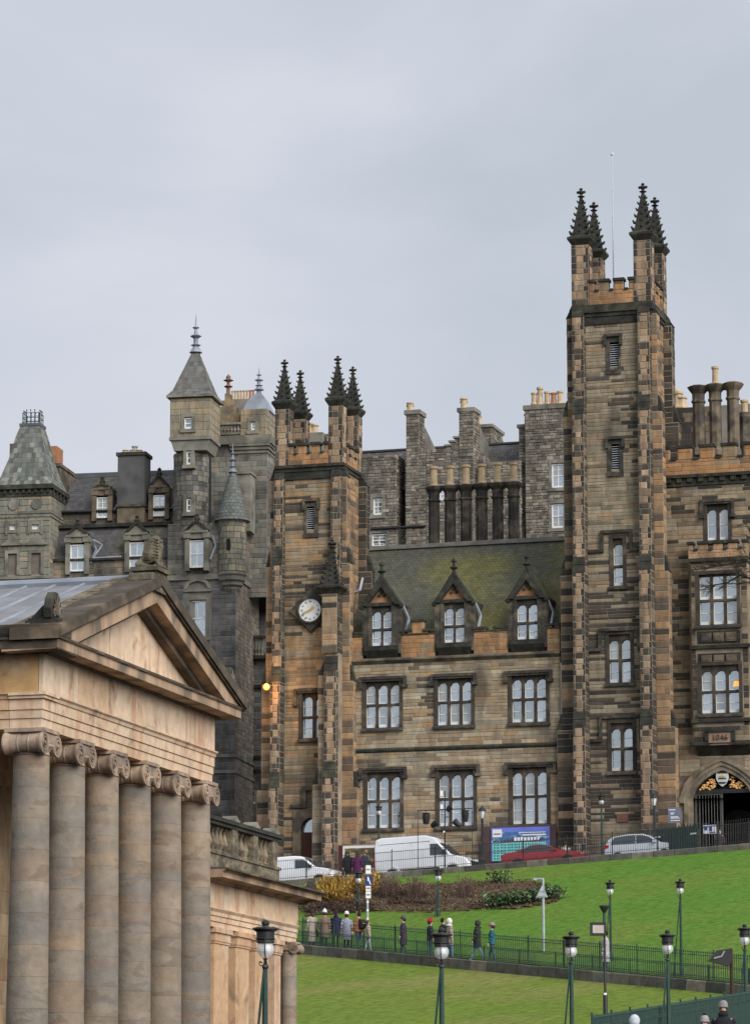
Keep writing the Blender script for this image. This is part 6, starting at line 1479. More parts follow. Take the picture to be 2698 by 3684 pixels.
# ---- the lower wing with its balustrade
wv = lambda v, x=0.0, u=1070: gf.pside(u, v, x)[1]
yW1 = gf.pside(1073, 3300, .1)[0]; yW0 = yE + .35
wA0, wA1, wM, wF = wv(3393,.1), wv(3363,.1), wv(3331,.1), wv(3246,.1)
wT = gf.pside(1138, 3204, .7)[1]; wS = gf.pside(1138, 3236, .7)[1]
k = MB()
fl0, fl1 = wA0+(wM-wA0)*.30, wA0+(wM-wA0)*.60
prof = [(-.5,wA0),(.04,wA0),(.04,fl0-.01),(.02,fl0-.01),(.02,fl0),(.07,fl0),(.07,fl1-.01),(.05,fl1-.01),(.05,fl1),(.10,fl1),(.10,wM-.1),(.16,wM-.02),(.16,wM),(-.5,wM)]
ct_ = [yW0, yW0+2.2, yW0+4.6, yW0+7.0, yW1]
ct_ = [c_ for c_ in ct_[:-1] if c_ < yW1-1] + [yW1]
run_blocks('architrave_block', prof, ct_, 'y', gal, M['gal']); run_blocks('frieze_block', [(-.5,wM),(.1,wM),(.1,wF),(-.5,wF)], [yW0, yW0+1.5, yW0+3.6, yW0+6.2, yW1] if yW1 > yW0+7 else ct_, 'y', gal, M['gal'])
k = MB(); k.prism([(-.5,wF-.02),(.18,wF-.02),(.28,wS),(.62,wS+.01),(.62,wS+.16),(.70,wS+.19),(.70,wS+.22),(-.5,wS+.24)], yW0-.2, yW1+.6, 'y'); k.build('corona_block', M['corona'], gal)
k = MB(); k.prism([(-.5,wS+.22),(.68,wS+.22),(.78,wT-.05),(.78,wT),(-.5,wT+.06)], yW0-.2, yW1+.68, 'y'); k.build('wing_cornice', M['cornice'], gal)
k = MB(); k.box(-3, -.45, yW0-.3, yW1-.1, 0, wT-.05); k.build('wing_wall', M['gal_plain'], gal)
k = MB(); k.box(-.6, -.44, yW0, yW1-.4, 0, wA0+.02); k.build('recess', mat('brown_recess', (.15,.085,.055), var=.3, scale=1.2), gal)
# pilasters
for ua, ub in ((770,822),(848,896),(918,966),(988,1010)):
    ya_, yb_ = gf.pside(ua,3500,.0)[0], gf.pside(ub,3500,.0)[0]; ya_ = max(ya_, yW0)
    k = MB(); k.box(-.5, .0, ya_, yb_, 0, wA0-.42); link('pilaster', k.data('pilaster', M['gal']), gal, color=(.54,.355,.21)); pil = None
    k = MB(); k.box(-.5, .03, ya_-.03, yb_+.03, wA0-.42, wA0-.36); k.box(-.5, .05, ya_-.05, yb_+.05, wA0-.36, wA0-.14); k.box(-.5, .1, ya_-.1, yb_+.1, wA0-.14, wA0-.004); link('pilaster_capital', k.data('pilaster_capital', M['gal']), gal, color=(.56,.37,.225))
# round end column with volutes
yc = gf.pside(1041,3500,.0)[0]; rW = .27
c = bpy.data.objects.new('column', None); COL.objects.link(c); c.parent = gal; c.location = Vector((-.02, yc, 0)) - b0
zc_ = wA0 - .62*.56; cpw = ionic_capital(.56, M['cap']); link('capital', cpw, c, loc=(0,0,zc_), rot=(0,0,-math.pi/2))
nd2 = 12; dz_ = zc_/nd2
for j in range(nd2): link('drum', drum_mesh(rW-.003*j, rW-.003*(j+1), dz_-.004), c, loc=(0,0,dz_*j), color=vary((.33,.275,.215), .15))
# balustrade
xB = -.25; bz = lambda v, u=1003: gf.pside(u, v, xB)[1]
yb1 = gf.pside(1004, 3100, xB)[0]; zpl0, zpl1, zr0_, zr1_ = wT+.0, bz(3122), bz(3032), bz(3006)
k = MB(); k.box(xB-.36, xB+.02, yW0-.2, yb1, zpl0-.05, zpl1-.08); k.box(xB-.40, xB+.06, yW0-.2, yb1+.02, zpl1-.08, zpl1); bal = k.build('balustrade_plinth', M['slab'], gal)
k = MB(); k.box(xB-.40, xB+.06, yW0-.2, yb1+.06, zr0_, zr0_+.1); k.box(xB-.45, xB+.12, yW0-.2, yb1+.1, zr0_+.1, zr1_); k.build('balustrade_rail', M['dark_green_stone'], gal)
ped = [gf.pside(u, 3060, xB)[0] for u in (842, 916, 986)]; pw = .42
bme = baluster_mesh(zr0_-zpl1, mat('weathered_baluster', (.24,.19,.13), var=.35, scale=4, col2=(.10,.085,.06), mix_scale=2.5), .105)
edges = [yW0-.2] + [e for y_ in ped for e in (y_-pw/2, y_+pw/2)]
for y_ in ped:
    k = MB(); k.box(xB-.38, xB+.04, y_-pw/2, y_+pw/2, zpl1, zr0_); k.build('pedestal', M['slab'], gal)
    k = MB(); k.box(xB-.34, xB+.10, y_-pw/2-.04, y_+pw/2+.04, zr1_, zr1_+.06); k.prism([(y_-pw/2,zr1_+.06),(y_+pw/2,zr1_+.06),(y_,zr1_+.18)], xB-.32, xB+.08, 'x'); k.build('pedestal_cap', M['grey_trim'], gal)
for a, b in zip(edges[0::2], edges[1::2]):
    n = max(2, int((b-a)/.33))
    for i in range(n): link('baluster', bme, gal, loc=(xB-.17, a+(b-a)*(i+.5)/n, zpl1))
k = MB()   # the antefix at the end of the wing
za = wT; k.prism([(yW1+.2,za),(yW1+.75,za),(yW1+.78,za+.2),(yW1+.62,za+.34),(yW1+.4,za+.2)], .2, .4, 'x'); k.build('antefix', M['dark_green_stone'], gal)
lay(stones, gal)

# ================================================================== PLANTING, FENCES, LAMPS, SIGNS
from mathutils.bvhtree import BVHTree
def bvh(*names):
    vs, fs = [], []
    for n in names:
        me = bpy.data.objects[n].data; b = len(vs)
        vs += [v.co.copy() for v in me.vertices]; fs += [[i+b for i in p.vertices] for p in me.polygons]
    return BVHTree.FromPolygons(vs, fs)
TER = bvh('upper_lawn', 'lower_lawn', 'path', 'road', 'pavement')
UPL = bvh('upper_lawn')
def hit(u, v, tree=None):
    p = (tree or TER).ray_cast(CAM, ray(u, v).normalized())[0]; return p
def gz_at(x, y, default=0.0):
    p = TER.ray_cast(Vector((x, y, 60)), Vector((0,0,-1)))[0]; return p.z if p else default
# ---- planting bed on the upper lawn
bed_poly = [(1110,3240),(1160,3180),(1290,3166),(1480,3182),(1700,3172),(1900,3166),(1985,3185),(2040,3216),(2002,3248),(1881,3272),(1742,3276),(1593,3286),(1330,3282),(1090,3300)]
def inside(u, v, poly=bed_poly):
    c = False; n = len(poly)
    for i in range(n):
        (x0,y0),(x1,y1) = poly[i], poly[(i+1)%n]
        if (y0 > v) != (y1 > v) and u < (x1-x0)*(v-y0)/(y1-y0)+x0: c = not c
    return c
g = MB(); nU, nV = 120, 22; pts = {}
for i in range(nU+1):
    for j in range(nV+1):
        u, v = 1080+965*i/nU, 3160+145*j/nV
        p = hit(u, v, UPL)
        if p: pts[i,j] = (p.x, p.y, p.z+.03+.05*max(0, nz(p.x,p.y,1,1.1)+.3), inside(u+8*nz(u,v,0,.03), v+6*nz(u,v,3,.05)))
for i in range(nU):
    for j in range(nV):
        q = [pts.get(k) for k in ((i,j+1),(i+1,j+1),(i+1,j),(i,j))]
        if all(q) and all(k[3] for k in q): g.face([k[:3] for k in q])
struct(g.build('flower_bed', M['earth'], smooth=True))
M['litter'] = mat('fallen_leaf_litter', src='attr', var=.2, rough=1)
M['leafy'] = mat('shrub_leaf', src='attr', var=.2, rough=.6, spec=.3)
def blade(m, p, d, w, col, bend=.2):
    p = Vector(p); d = Vector(d); s = d.cross(Vector((0,0,1))); s = (s.normalized() if s.length > 1e-4 else Vector((1,0,0)))*w
    mid = p + d*.55 + Vector((0,0,d.length*bend*.3)); tip = p + d
    m.face([p-s*.6, p+s*.6, mid+s, mid-s], col); m.face([mid-s, mid+s, tip], col)
def leaf(m, p, r, col):
    a = rng.uniform(0,6.28); t = rng.uniform(-.7,.9); d = Vector((math.cos(a)*math.cos(t), math.sin(a)*math.cos(t), math.sin(t))); s = d.orthogonal().normalized(); s.rotate(Matrix.Rotation(rng.uniform(0,6.28),3,d))
    p = Vector(p); m.face([p-d*r, p+s*r*.45, p+d*r, p-s*r*.45], col)
g = MB(); n = 0
while n < 5200:
    u, v = rng.uniform(1090,2040), rng.uniform(3165,3300)
    if not inside(u, v): continue
    p = hit(u, v, UPL); n += 1
    if p: leaf(g, p+Vector((0,0,rng.uniform(.04,.11))), rng.uniform(.04,.10), vary(rng.choice([(.16,.105,.06),(.10,.065,.04),(.21,.14,.08),(.07,.05,.035),(.13,.10,.05)]), .3))
g.build('leaf_litter', M['litter'], kind='stuff')
def shrub(name, label, cat, spots, kind, group=None):
    """spots: pixel positions of its stems on the lawn"""
    ps = [hit(u, v, UPL) for u, v in spots]; ps = [p for p in ps if p]
    c = sum(ps, Vector())/len(ps); root = spot(name, label, cat, c, group=group)
    st = MB(); lf = MB()
    for p in ps:
        q = p - c
        if kind == 'yellow':
            for i in range(46):
                a = rng.uniform(0,6.28); l_ = rng.uniform(.4,1.0); t = rng.uniform(.35,1.25)
                d = Vector((math.cos(a)*math.cos(t), math.sin(a)*math.cos(t), math.sin(t)))*l_; o = q + Vector((rng.uniform(-.3,.3), rng.uniform(-.3,.3), 0))
                st.tube(o, o+d*.9, .02, .01, 3)
                for k in range(6):
                    e = o + d*rng.uniform(.25,1); dd = d.normalized()*.16+Vector((rng.uniform(-.2,.2),rng.uniform(-.2,.2),rng.uniform(-.1,.16)))
                    blade(lf, e, dd, .022, vary(rng.choice([(.52,.36,.06),(.44,.28,.045),(.36,.20,.04),(.56,.42,.12),(.30,.16,.04)]), .2))
        elif kind == 'heath':
            for i in range(40):
                a = rng.uniform(0,6.28); l_ = rng.uniform(.15,.42); t = rng.uniform(.4,1.4); d = Vector((math.cos(a)*math.cos(t), math.sin(a)*math.cos(t), math.sin(t)))*l_; o = q+Vector((rng.uniform(-.35,.35),rng.uniform(-.35,.35),0))
                st.tube(o, o+d, .014, .007, 3)
                for k in range(5): leaf(lf, o+d*rng.uniform(.3,1.05)+Vector((rng.uniform(-.07,.07),rng.uniform(-.07,.07),0)), .05, vary(rng.choice([(.11,.065,.05),(.085,.055,.045),(.14,.085,.055),(.08,.065,.04)]), .25))
        elif kind == 'dry':
            for i in range(34):
                o = q+Vector((rng.uniform(-.3,.3),rng.uniform(-.3,.3),0)); h_ = rng.uniform(.6,1.15); d = Vector((rng.uniform(-.12,.12),rng.uniform(-.12,.12),h_)); st.tube(o, o+d, .013, .008, 3)
                for k in range(5): leaf(lf, o+d*rng.uniform(.55,1.05)+Vector((rng.uniform(-.05,.05),rng.uniform(-.05,.05),0)), .045, vary(rng.choice([(.22,.15,.115),(.17,.11,.085),(.26,.19,.14)]), .2))
        else:
            for i in range(6): st.tube(q, q+Vector((rng.uniform(-.4,.4),rng.uniform(-.3,.3),rng.uniform(.3,.6))), .018, .01, 3)
            for i in range(62):
                o = q+Vector((rng.uniform(-.42,.42),rng.uniform(-.4,.4),rng.uniform(.08,.62))); leaf(lf, o, rng.uniform(.07,.13), vary(rng.choice([(.05,.10,.035),(.075,.14,.05),(.035,.07,.03),(.16,.22,.12)]), .25))
    st.build('stems', mat('shrub_stem', {'yellow':(.30,.17,.05),'heath':(.08,.05,.045),'dry':(.17,.115,.09)}.get(kind,(.06,.045,.03)), var=.2), root)
    lf.build('leaves', M['leafy'], root); return root
shrub('golden_shrub', 'bright yellow twiggy shrub at the end of the flower bed below the small white van', 'shrub', [(u, v) for u, v in ((1142,3225),(1165,3205),(1195,3215),(1220,3200),(1180,3240),(1210,3235),(1235,3225),(1245,3205),(1150,3245),(1225,3245))], 'yellow')
shrub('golden_shrub', 'smaller orange yellow shrub behind the blue parking sign in the flower bed', 'shrub', [(1300,3195),(1322,3190),(1340,3205),(1312,3215),(1335,3185)], 'yellow')
shrub('heath_shrub', 'low dark reddish brown heath spreading below the yellow shrub', 'shrub', [(1085+i*13+rng.uniform(-5,5), 3262+rng.uniform(-10,22)) for i in range(20)], 'heath')
shrub('heath_shrub', 'low brown heath clump in the middle of the flower bed', 'shrub', [(1370+i*22+rng.uniform(-6,6), 3228+rng.uniform(-12,26)) for i in range(9)], 'heath')
shrub('dry_flower_clump', 'upright clump of pale brown dead flower stems beside the lamp in the bed', 'plant', [(1487,3232),(1500,3228),(1512,3234)], 'dry')
shrub('dry_flower_clump', 'sparse brown dead stems on the right half of the bare bed', 'plant', [(1665,3225),(1680,3230)], 'dry')
shrub('dry_flower_clump', 'loose brown dead stems just behind the orange shrub', 'plant', [(1385,3225),(1400,3230),(1415,3222)], 'dry')
shrub('evergreen_shrub', 'low glossy green leafy shrub at the end of the flower bed near the triangular sign', 'shrub', [(1755+i*10+rng.uniform(-6,6), 3258+rng.uniform(-4,10)-max(0,i-6)*1.6) for i in range(26)], 'green')
shrub('evergreen_shrub', 'small green leafy tuft on the upper edge of the bare bed', 'shrub', [(1775,3176),(1800,3174),(1815,3178)], 'green')

# ---- railings
def railing(name, label, fn, t0, t1, height, step, rails, r=.011, pointed=True, post_every=2.4, m_='green_iron', post_h=None, thick=.02, cat='fence', lift=0.0):
    p0, p1 = fn(t0), fn(t1); d = p1-p0; n = int(Vector((d.x,d.y)).length/step)
    root = spot(name, label, cat, p0)
    k = MB(); k.tube((0,0,.04), (0,0,height-.09), r, n=4)
    k.lathe([(r*1.0,0),(r*2.1,.03),(0,.10)], (0,0,height-.1), 4) if pointed else k.tube((0,0,height-.09),(0,0,height),r,n=4)
    me = k.data('picket', M[m_])
    stuff = MB()
    for i in range(n+1):
        q = d*(i/n) + Vector((0,0,lift))
        if i <= 297: link('picket', me, root, loc=q)
    dn = d.normalized()
    for z in rails:
        k = MB(); a, b = Vector((0,0,z+lift)), d+Vector((0,0,z+lift)); k.tube(a, b, thick, n=4); k.build('rail', M[m_], root)
    ph = post_h or height+.06; k = MB(); k.tube((0,0,-.2), (0,0,ph), .03, n=6); k.ball((0,0,ph), .032, 6, 4); pm_ = k.data('post', M[m_]); np_ = max(1, int(d.length/post_every))
    for i in range(np_+1): link('post', pm_, root, loc=d*(i/np_)+Vector((0,0,lift)))
    return root
railing('road_railing', 'thin black railing along the road in front of the parked vans and cars', lambda t: kerb(t)+kn*.15, -.13, 1.2, 1.12, .125, (.12,.62,1.08), r=.014, pointed=False, m_='iron', thick=.017, lift=.04)
railing('path_fence', 'tall green spiked fence on the lawn side of the path behind the walkers', lambda t: far(t)-up*.12, -.1, 1.15, 1.28, .14, (.15,1.08), r=.020)
railing('kerb_fence', 'low green fence with double top rail standing on the path kerb', lambda t: near(t)+up*.15, -.1, 1.15, .66, .14, (.10,.60,.67), r=.014, pointed=False, post_h=.7, lift=.05, thick=.018)
railing('path_corner_fence', 'short tall section of green railing in front of the walkers near the gallery', lambda t: near(t)+up*.27, -.06, .085, 1.2, .135, (.12,.45,1.14), r=.011, pointed=False, lift=.05)
railing('steps_fence', 'dark green spiked fence climbing beside the steps behind the three hatted people', lambda t: SA+sdv*t, .54, 1.0, 1.25, .098, (.1,.92,.97), r=.016, thick=.025)

# ---- globe lamps
M['clear_glass'] = bpy.data.materials.new('clear_globe_glass'); M['clear_glass'].use_nodes = True
t_ = M['clear_glass'].node_tree; b_ = t_.nodes['Principled BSDF']; b_.inputs['Base Color'].default_value = (.92,.95,.96,1); b_.inputs['Roughness'].default_value = .08; b_.inputs['Alpha'].default_value = .42; b_.inputs['Specular IOR Level'].default_value = .8
M['opal'] = mat('opal_lamp_glass', (.75,.76,.74), var=.05, rough=.25)
k = MB(); k.ball((0,0,0), .165, 16, 10); globe_me = k.data('globe', M['clear_glass'], smooth=True)
k = MB(); k.lathe([(.10,-.02),(.10,.05),(.06,.12)], (0,0,-.02), 10); k.lathe([(.03,-.1),(.045,-.05),(.03,.0)], (0,0,0), 8); bulb_me = k.data('lamp_fitting', M['opal'])
k = MB(); k.lathe([(.13,0),(.17,.02),(.17,.06),(.155,.07),(.185,.08),(.185,.10),(.165,.11),(.17,.21),(.20,.23),(.245,.26),(.245,.285),(.19,.30),(.07,.31),(.06,.33),(0,.33)], (0,0,.11), 20)
for a in range(10): k.box(.16*math.cos(a*.628)-.012, .16*math.cos(a*.628)+.012, .16*math.sin(a*.628)-.012, .16*math.sin(a*.628)+.012, .36, .42)
cap_l = k.data('lantern_cap', M['iron'])
k = MB(); k.lathe([(.05,0),(.075,.03),(.075,.07),(.04,.10),(.0,.115)], (0,0,.44), 10); knob_l = k.data('finial', M['iron'])
k = MB(); k.lathe([(.05,-.36),(.065,-.33),(.05,-.28),(.035,-.26),(.03,-.19),(.06,-.165)], (0,0,0), 10); k.path([(.02,-.02,-.30),(-.09,-.02,-.30),(-.12,-.02,-.26),(-.09,-.02,-.22),(-.06,-.02,-.26)], .012, 5); k.path([(.03,0,-.28),(.0,-.1,-.20),(-.02,-.19,0),(-.02,-.19,.2)], .011, 5); neck_l = k.data('neck_bracket', M['iron'])
def globe_lamp(label, u, v, Y, base_z=None, s=1.0, group='globe lamps', stay=True):
    top = P(u, v, Y); z0 = base_z if base_z is not None else gz_at(top.x, top.y)
    root = spot('globe_lamp', label, 'street lamp', Vector((top.x, top.y, z0)), rng.uniform(-.1,.1), group); hz = top.z - .555*s - z0
    for nm, me in (('globe',globe_me),('lamp_fitting',bulb_me),('lantern_cap',cap_l),('finial',knob_l),('neck_bracket',neck_l)): link(nm, me, root, loc=(0,0,hz), scale=(s,s,s))
    k = MB(); k.lathe([(.10,0),(.10,.3),(.065,.4),(.06,hz*.45),(.048,hz-.34*s),(.055,hz-.33*s)], (0,0,0), 10); k.build('post', M['green_iron'], root)
    if stay: k = MB(); zb_ = max(0, hz-4.5); k.tube((-.03,-.02,hz-.42*s), (-.03-.085*(hz-zb_),-.12,zb_), .026, n=5); k.build('stay', M['green_iron'], root)
    return root
stepz = lambda Y: 2.2 + (Y-66)/52.5*3.95
for lab, u, v, Y in (('nearest black globe lamp, standing in front of the low balustraded gallery wing', 956, 3308, 66), ('black globe lamp beside the gallery column in front of the lower lawn', 1588, 3335, 79),
                     ('black globe lamp on the lower lawn nearest the slim floodlight pole', 2053, 3349, 97), ('black globe lamp on the lower lawn between the floodlight pole and the spotlight post', 2399, 3344, 103), ('black globe lamp at the right edge beside the black spotlight post', 2676, 3323, 118)):
    globe_lamp(lab, u, v, Y, stepz(Y))
for lab, u, v, Y in (('small globe lamp standing in the middle of the flower bed', 1576, 3119, hit(1576, 3296).y), ('small globe lamp beside the blue parking sign near the yellow shrub', 1290, 3129, hit(1290, 3266).y),
                     ('small globe lamp on the upper lawn behind the walker in grey', 2193, 3164, 165), ('small globe lamp alone on the upper lawn at the right behind the fence', 2445, 3160, 160)):
    globe_lamp(lab, u, v, Y, group='globe lamps')
globe_lamp('tiny globe lamp in front of the ground floor window behind the white vans', 1363, 2893, 198, s=.85, stay=False)
globe_lamp('tiny globe lamp against the foot of the tall tower', 2162, 2853, 193, s=.9, stay=False)
# ---- lantern posts
def lantern_post(label, u, v, Y):
    top = P(u, v, Y); z0 = gz_at(top.x, top.y); root = spot('lantern_post', label, 'street lamp', Vector((top.x, top.y, z0)), .3, 'old lanterns by the building'); h = top.z-z0
    k = MB(); k.lathe([(.22,0),(.22,.25),(.17,.3),(.17,1.0),(.2,1.05),(.12,1.15),(.08,1.25),(.065,h-.85),(.09,h-.82)], (0,0,0), 8); k.box(-.3,.3,-.02,.02,h-1.15,h-1.11); k.build('post', M['iron'], root)
    k = MB(); k.lathe([(.09,0),(.20,.38)], (0,0,h-.78), 6); k.build('lantern_glass', M['opal'], root)
    k = MB(); k.lathe([(.22,0),(.26,.02),(.15,.17),(.06,.22),(.06,.27),(.02,.3),(0,.40)], (0,0,h-.40), 6)
    for a in range(6): k.tube((.09*math.cos(a*1.047),.09*math.sin(a*1.047),h-.78), (.205*math.cos(a*1.047),.205*math.sin(a*1.047),h-.4), .012, n=4)
    k.build('lantern_roof', M['iron'], root)
lantern_post('old black lantern post on a thick pedestal beside the blue event board', 1734, 2893, 196); lantern_post('old black lantern post at the corner of the tall tower by the gate', 2351, 2846, 190)
# ---- spotlight gantry in front of the hall
Yg = 193.2; c = P(1600, 3105, Yg); z0 = gz_at(c.x, c.y); gy = spot('spotlight_gantry', 'black pole gantry carrying five stage spotlights in front of the hall windows', 'floodlight', Vector((c.x, c.y, z0)), 0)
L_ = lambda u, v: P(u, v, Yg) - Vector((c.x, c.y, z0))
k = MB(); k.tube((0,0,0), L_(1600,2845), .05, .03, 6); k.build('mast', M['iron'], gy)
k = MB(); k.tube(L_(1500,2917), L_(1700,2908), .03, n=5); k.tube(L_(1600,2940), L_(1625,2938), .025, n=5); k.build('crossbar', M['iron'], gy)
for u in (1503, 1698): a = L_(u, 2913); k = MB(); k.tube(a, (a.x, a.y, 0), .018, n=5); k.build('side_pole', M['iron'], gy)
for u, v, r_, h_, tl in ((1533,2945,.21,.62,0.0),(1562,2966,.17,.40,.9),(1644,2963,.17,.42,-.8),(1673,2936,.20,.62,0.0),(1614,2910,.15,.32,.7)):
    k = MB(); k.lathe([(r_*.65,-h_*.5),(r_*.8,-h_*.3),(r_*1.0,h_*.1),(r_*1.05,h_*.3),(r_*.9,h_*.35),(r_*.9,h_*.42),(r_*1.15,h_*.45),(r_*1.15,h_*.5)], (0,0,0), 10); k.tube((0,0,h_*.5),(0,0,h_*.75),.02,n=4)
    link('spotlight', k.data('spotlight', M['iron']), gy, loc=L_(u, v), rot=(tl*.3, tl, 0))
for u, v, w_, h_ in ((1588,2855,.14,.30),(1589,2903,.12,.24),(1597,2993,.10,.09)): q = L_(u, v); k = MB(); k.box(q.x-w_/2, q.x+w_/2, q.y-.12, q.y-.02, q.z-h_/2, q.z+h_/2); k.build('control_box', M['white'], gy)
# ---- slim floodlight pole, spotlight post
p = hit(2177, 3655); fpz = spot('floodlight_pole', 'slim dark pole on the lower lawn with a square floodlight and funnel lamp', 'floodlight', p); h = P(2165, 3258, p.y).z - p.z
k = MB(); k.tube((0,0,0),(0,0,.9),.10,n=8); k.tube((0,0,.9),(0,0,h-.3),.055,.045,8); k.build('post', M['iron'], fpz)
k = MB(); k.box(-.06,.06,-.12,-.1,.88,.97); k.build('number_plate', M['white'], fpz)
k = MB(); k.lathe([(.03,0),(.06,.1),(.20,.34),(.22,.36),(.22,.42),(.1,.44),(0,.44)], (0,0,h-.42), 10); k.build('funnel_lamp', M['iron'], fpz)
q = P(2150,3343,p.y)-p; k = MB(); k.box(q.x-.34,q.x+.34,-.2,.05,q.z-.28,q.z+.28); fb = k.build('floodlight', M['iron'], fpz); k = MB(); k.box(q.x-.24,q.x+.24,-.225,-.19,q.z-.18,q.z+.16); k.build('floodlight_glass', mat('pinkish_lamp_glass', (.48,.43,.40), var=.1, rough=.2), fb)
k = MB(); k.tube((0,0,h-.75),(0,0,h-.3),.065,n=8); k.build('sleeve', M['green_iron'], fpz)
Ys = 122.0; p = P(2632, 3610, Ys); p.z = stepz(112)+.2; sp_ = spot('spotlight_post', 'dark post near the right edge with a boxy black floodlight pointing away', 'floodlight', p); h = P(2627,3412,Ys).z-p.z
k = MB(); k.tube((0,0,0),(0,0,h),.075,.06,8); k.build('post', mat('rusty_dark_post', (.05,.032,.028), var=.3), sp_)
k = MB(); k.prism([(-.95+.15,h-.42),(-.25+.15,h-.62),(-.1+.1,h-.42),(-.08+.02,h-.02),(-.5,h-.08)], -.22, .22); k.build('floodlight', M['iron'], sp_); k = MB(); k.path([(-.62,-.235,h-.35),(-.35,-.235,h-.28),(-.25,-.235,h-.10)], .035, 4); k.build('shackle', mat('dull_steel', (.35,.35,.36), var=.1, rough=.4, metal=.6), sp_)
# ---- road signs
galv = mat('galvanised_steel', (.36,.40,.42), var=.18, scale=5, rough=.5, metal=.3)
p = hit(1955, 3424); p = p or P(1955,3424,165); ts = spot('warning_sign', 'grey back of a triangular road sign on a galvanised post by the path', 'road sign', p); Yp = p.y; LL = lambda u, v: P(u, v, Yp) - p
h = LL(1950,3160).z; k = MB(); k.tube((0,0,0),(0,0,h),.075,.055,8); k.tube((0,0,h-.03),(LL(1922,3162).x,0,h-.03),.05,n=6); k.box(LL(1922,3162).x-.05,LL(1922,3162).x+.12,-.05,.05,h-.09,h+.02); k.build('post', galv, ts)
a, b, c_ = LL(1950,3184), LL(1927,3229), LL(1970,3229); k = MB(); k.prism([(a.x,a.z),(b.x,b.z),(c_.x,c_.z)], -.10, -.08); sg_ = k.build('sign_plate', galv, ts)
k = MB(); k.box(b.x+.08, c_.x-.08, -.125, -.10, b.z+.06, b.z+.10); k.box(a.x-.14, a.x+.14, -.125, -.10, b.z+.28, b.z+.31); k.build('sign_bracket', galv, sg_)
p = hit(1322, 3390) or P(1322,3390,174); bs = spot('parking_sign', 'slim pole with a small blue sign and white stickered notices on the path', 'road sign', p); Yp = p.y; LL = lambda u, v: P(u, v, Yp) - p
h = LL(1321,3112).z; k = MB(); k.tube((0,0,0),(0,0,h),.06,.05,8); k.build('post', galv, bs)
blue = mat('sign_blue', (.025,.05,.19), var=.1, rough=.4)
a, b = LL(1314,3149), LL(1340,3187); k = MB(); k.box(a.x,b.x,-.10,-.08,b.z,a.z); bp_ = k.build('blue_plate', blue, bs)
k = MB(); w_ = b.x-a.x; k.prism([(a.x+w_*.3,a.z-.08),(a.x+w_*.45,a.z-.08),(a.x+w_*.8,b.z+.06),(a.x+w_*.65,b.z+.06)], -.112, -.10); k.prism([(a.x+w_*.3,a.z-.08),(a.x+w_*.42,a.z-.08),(a.x+w_*.42,a.z-.3),(a.x+w_*.3,a.z-.3)], -.111, -.10); k.build('white_arrow', M['white'], bp_)
for v0, v1 in ((3188,3206),(3208,3232),(3114,3144)):
    a, b = LL(1316,v0), LL(1334,v1); k = MB(); k.box(a.x,b.x,-.095,-.075,b.z,a.z); n_ = k.build('notice', M['white'], bs)
    k = MB(); k.box(a.x+.03,b.x-.03,-.103,-.095,(a.z+b.z)/2-.03,(a.z+b.z)/2+.05); k.build('print', mat('grey_print', (.25,.25,.28), var=.3), n_)
for i in range(9): z_ = .5+i*.21; k = MB(); k.lathe([(.062,0),(.062,.09)], (0,0,z_), 8); k.build('sticker', M['white'] if i % 2 else galv, bs)
# ---- event boards and notices by the building
def board(name, label, u0, u1, v0, v1, Y, cat, yaw=-17):
    a = P((u0+u1)/2, v1, Y); root = spot(name, label, cat, a, R(yaw)); w_ = (u1-u0)/FPX*Y/math.cos(R(yaw)); h_ = P((u0+u1)/2, v0, Y).z - a.z
    gnd = gz_at(a.x, a.y, a.z)
    return root, w_, h_, gnd - a.z
eb, w_, h_, dz_ = board('event_board', 'blue and turquoise event poster board against the hall wall behind the red car', 1768, 1975, 2976, 3098, 197.0, 'billboard')
k = MB(); k.box(-w_/2-.5, w_/2+.35, .06, .2, min(dz_,-.2), h_+.10); k.build('backing', mat('purple_brown_hoarding', (.085,.05,.05), var=.2), eb)
k = MB(); k.box(-w_/2, w_/2, 0, .06, 0, h_); pp = k.build('poster', mat('poster_blue', (.14,.20,.62), var=.15, scale=1.5), eb)
k = MB(); k.box(-w_/2+.06, w_/2-.2, -.012, 0, .05, h_*.56); k.build('turquoise_panel', mat('poster_turquoise', (.22,.62,.64), var=.12, scale=2), pp)
k = MB(); k.box(-w_/2+.02, w_/2-.1, -.008, 0, h_*.56, h_*.86); k.build('city_picture', mat('poster_city', (.07,.16,.36), var=.3, scale=5, col2=(.30,.42,.55), mix_scale=2.5, mix=(.5,.6)), pp)
k = MB()
for i in range(14): x_ = -w_/2+.1+i*.2; k.box(x_, x_+.17, -.018, -.008, h_*.56, h_*(.58+rng.uniform(.02,.09)))
k.build('skyline', mat('poster_skyline', (.10,.075,.08), var=.3, scale=8), pp)
k = MB(); k.box(-w_/2+.08, -w_/2+.62, -.02, 0, h_*.72, h_*.95); lg = k.build('white_label', M['white'], pp); k = MB(); k.box(-w_/2+.15, -w_/2+.55, -.028, -.02, h_*.80, h_*.83); k.build('print', blue, lg)
k = MB(); xx = -.35
for i in range(8): k.box(xx, xx+.13, -.02, -.008, h_*.60, h_*.70); xx += .19
k.box(.15, w_/2-.2, -.02, -.008, h_*.75, h_*.79); k.box(-.1, w_/2-.2, -.02, -.008, h_*.83, h_*.85); k.build('white_lettering', M['white'], pp, kind='stuff')
k = MB()
for r_ in range(6):
    for i in range(13): x_ = -w_/2+.14+i*.20; k.box(x_, x_+.13, -.02, -.012, h_*(.07+r_*.08), h_*(.11+r_*.08))
k.build('listing_print', mat('poster_green_print', (.05,.24,.24), var=.3, scale=6), pp, kind='stuff')
wb, w_, h_, dz_ = board('advert_board', 'white framed advert board partly hidden behind the three people and the large white van', 1233, 1372, 3042, 3128, 199.0, 'billboard')
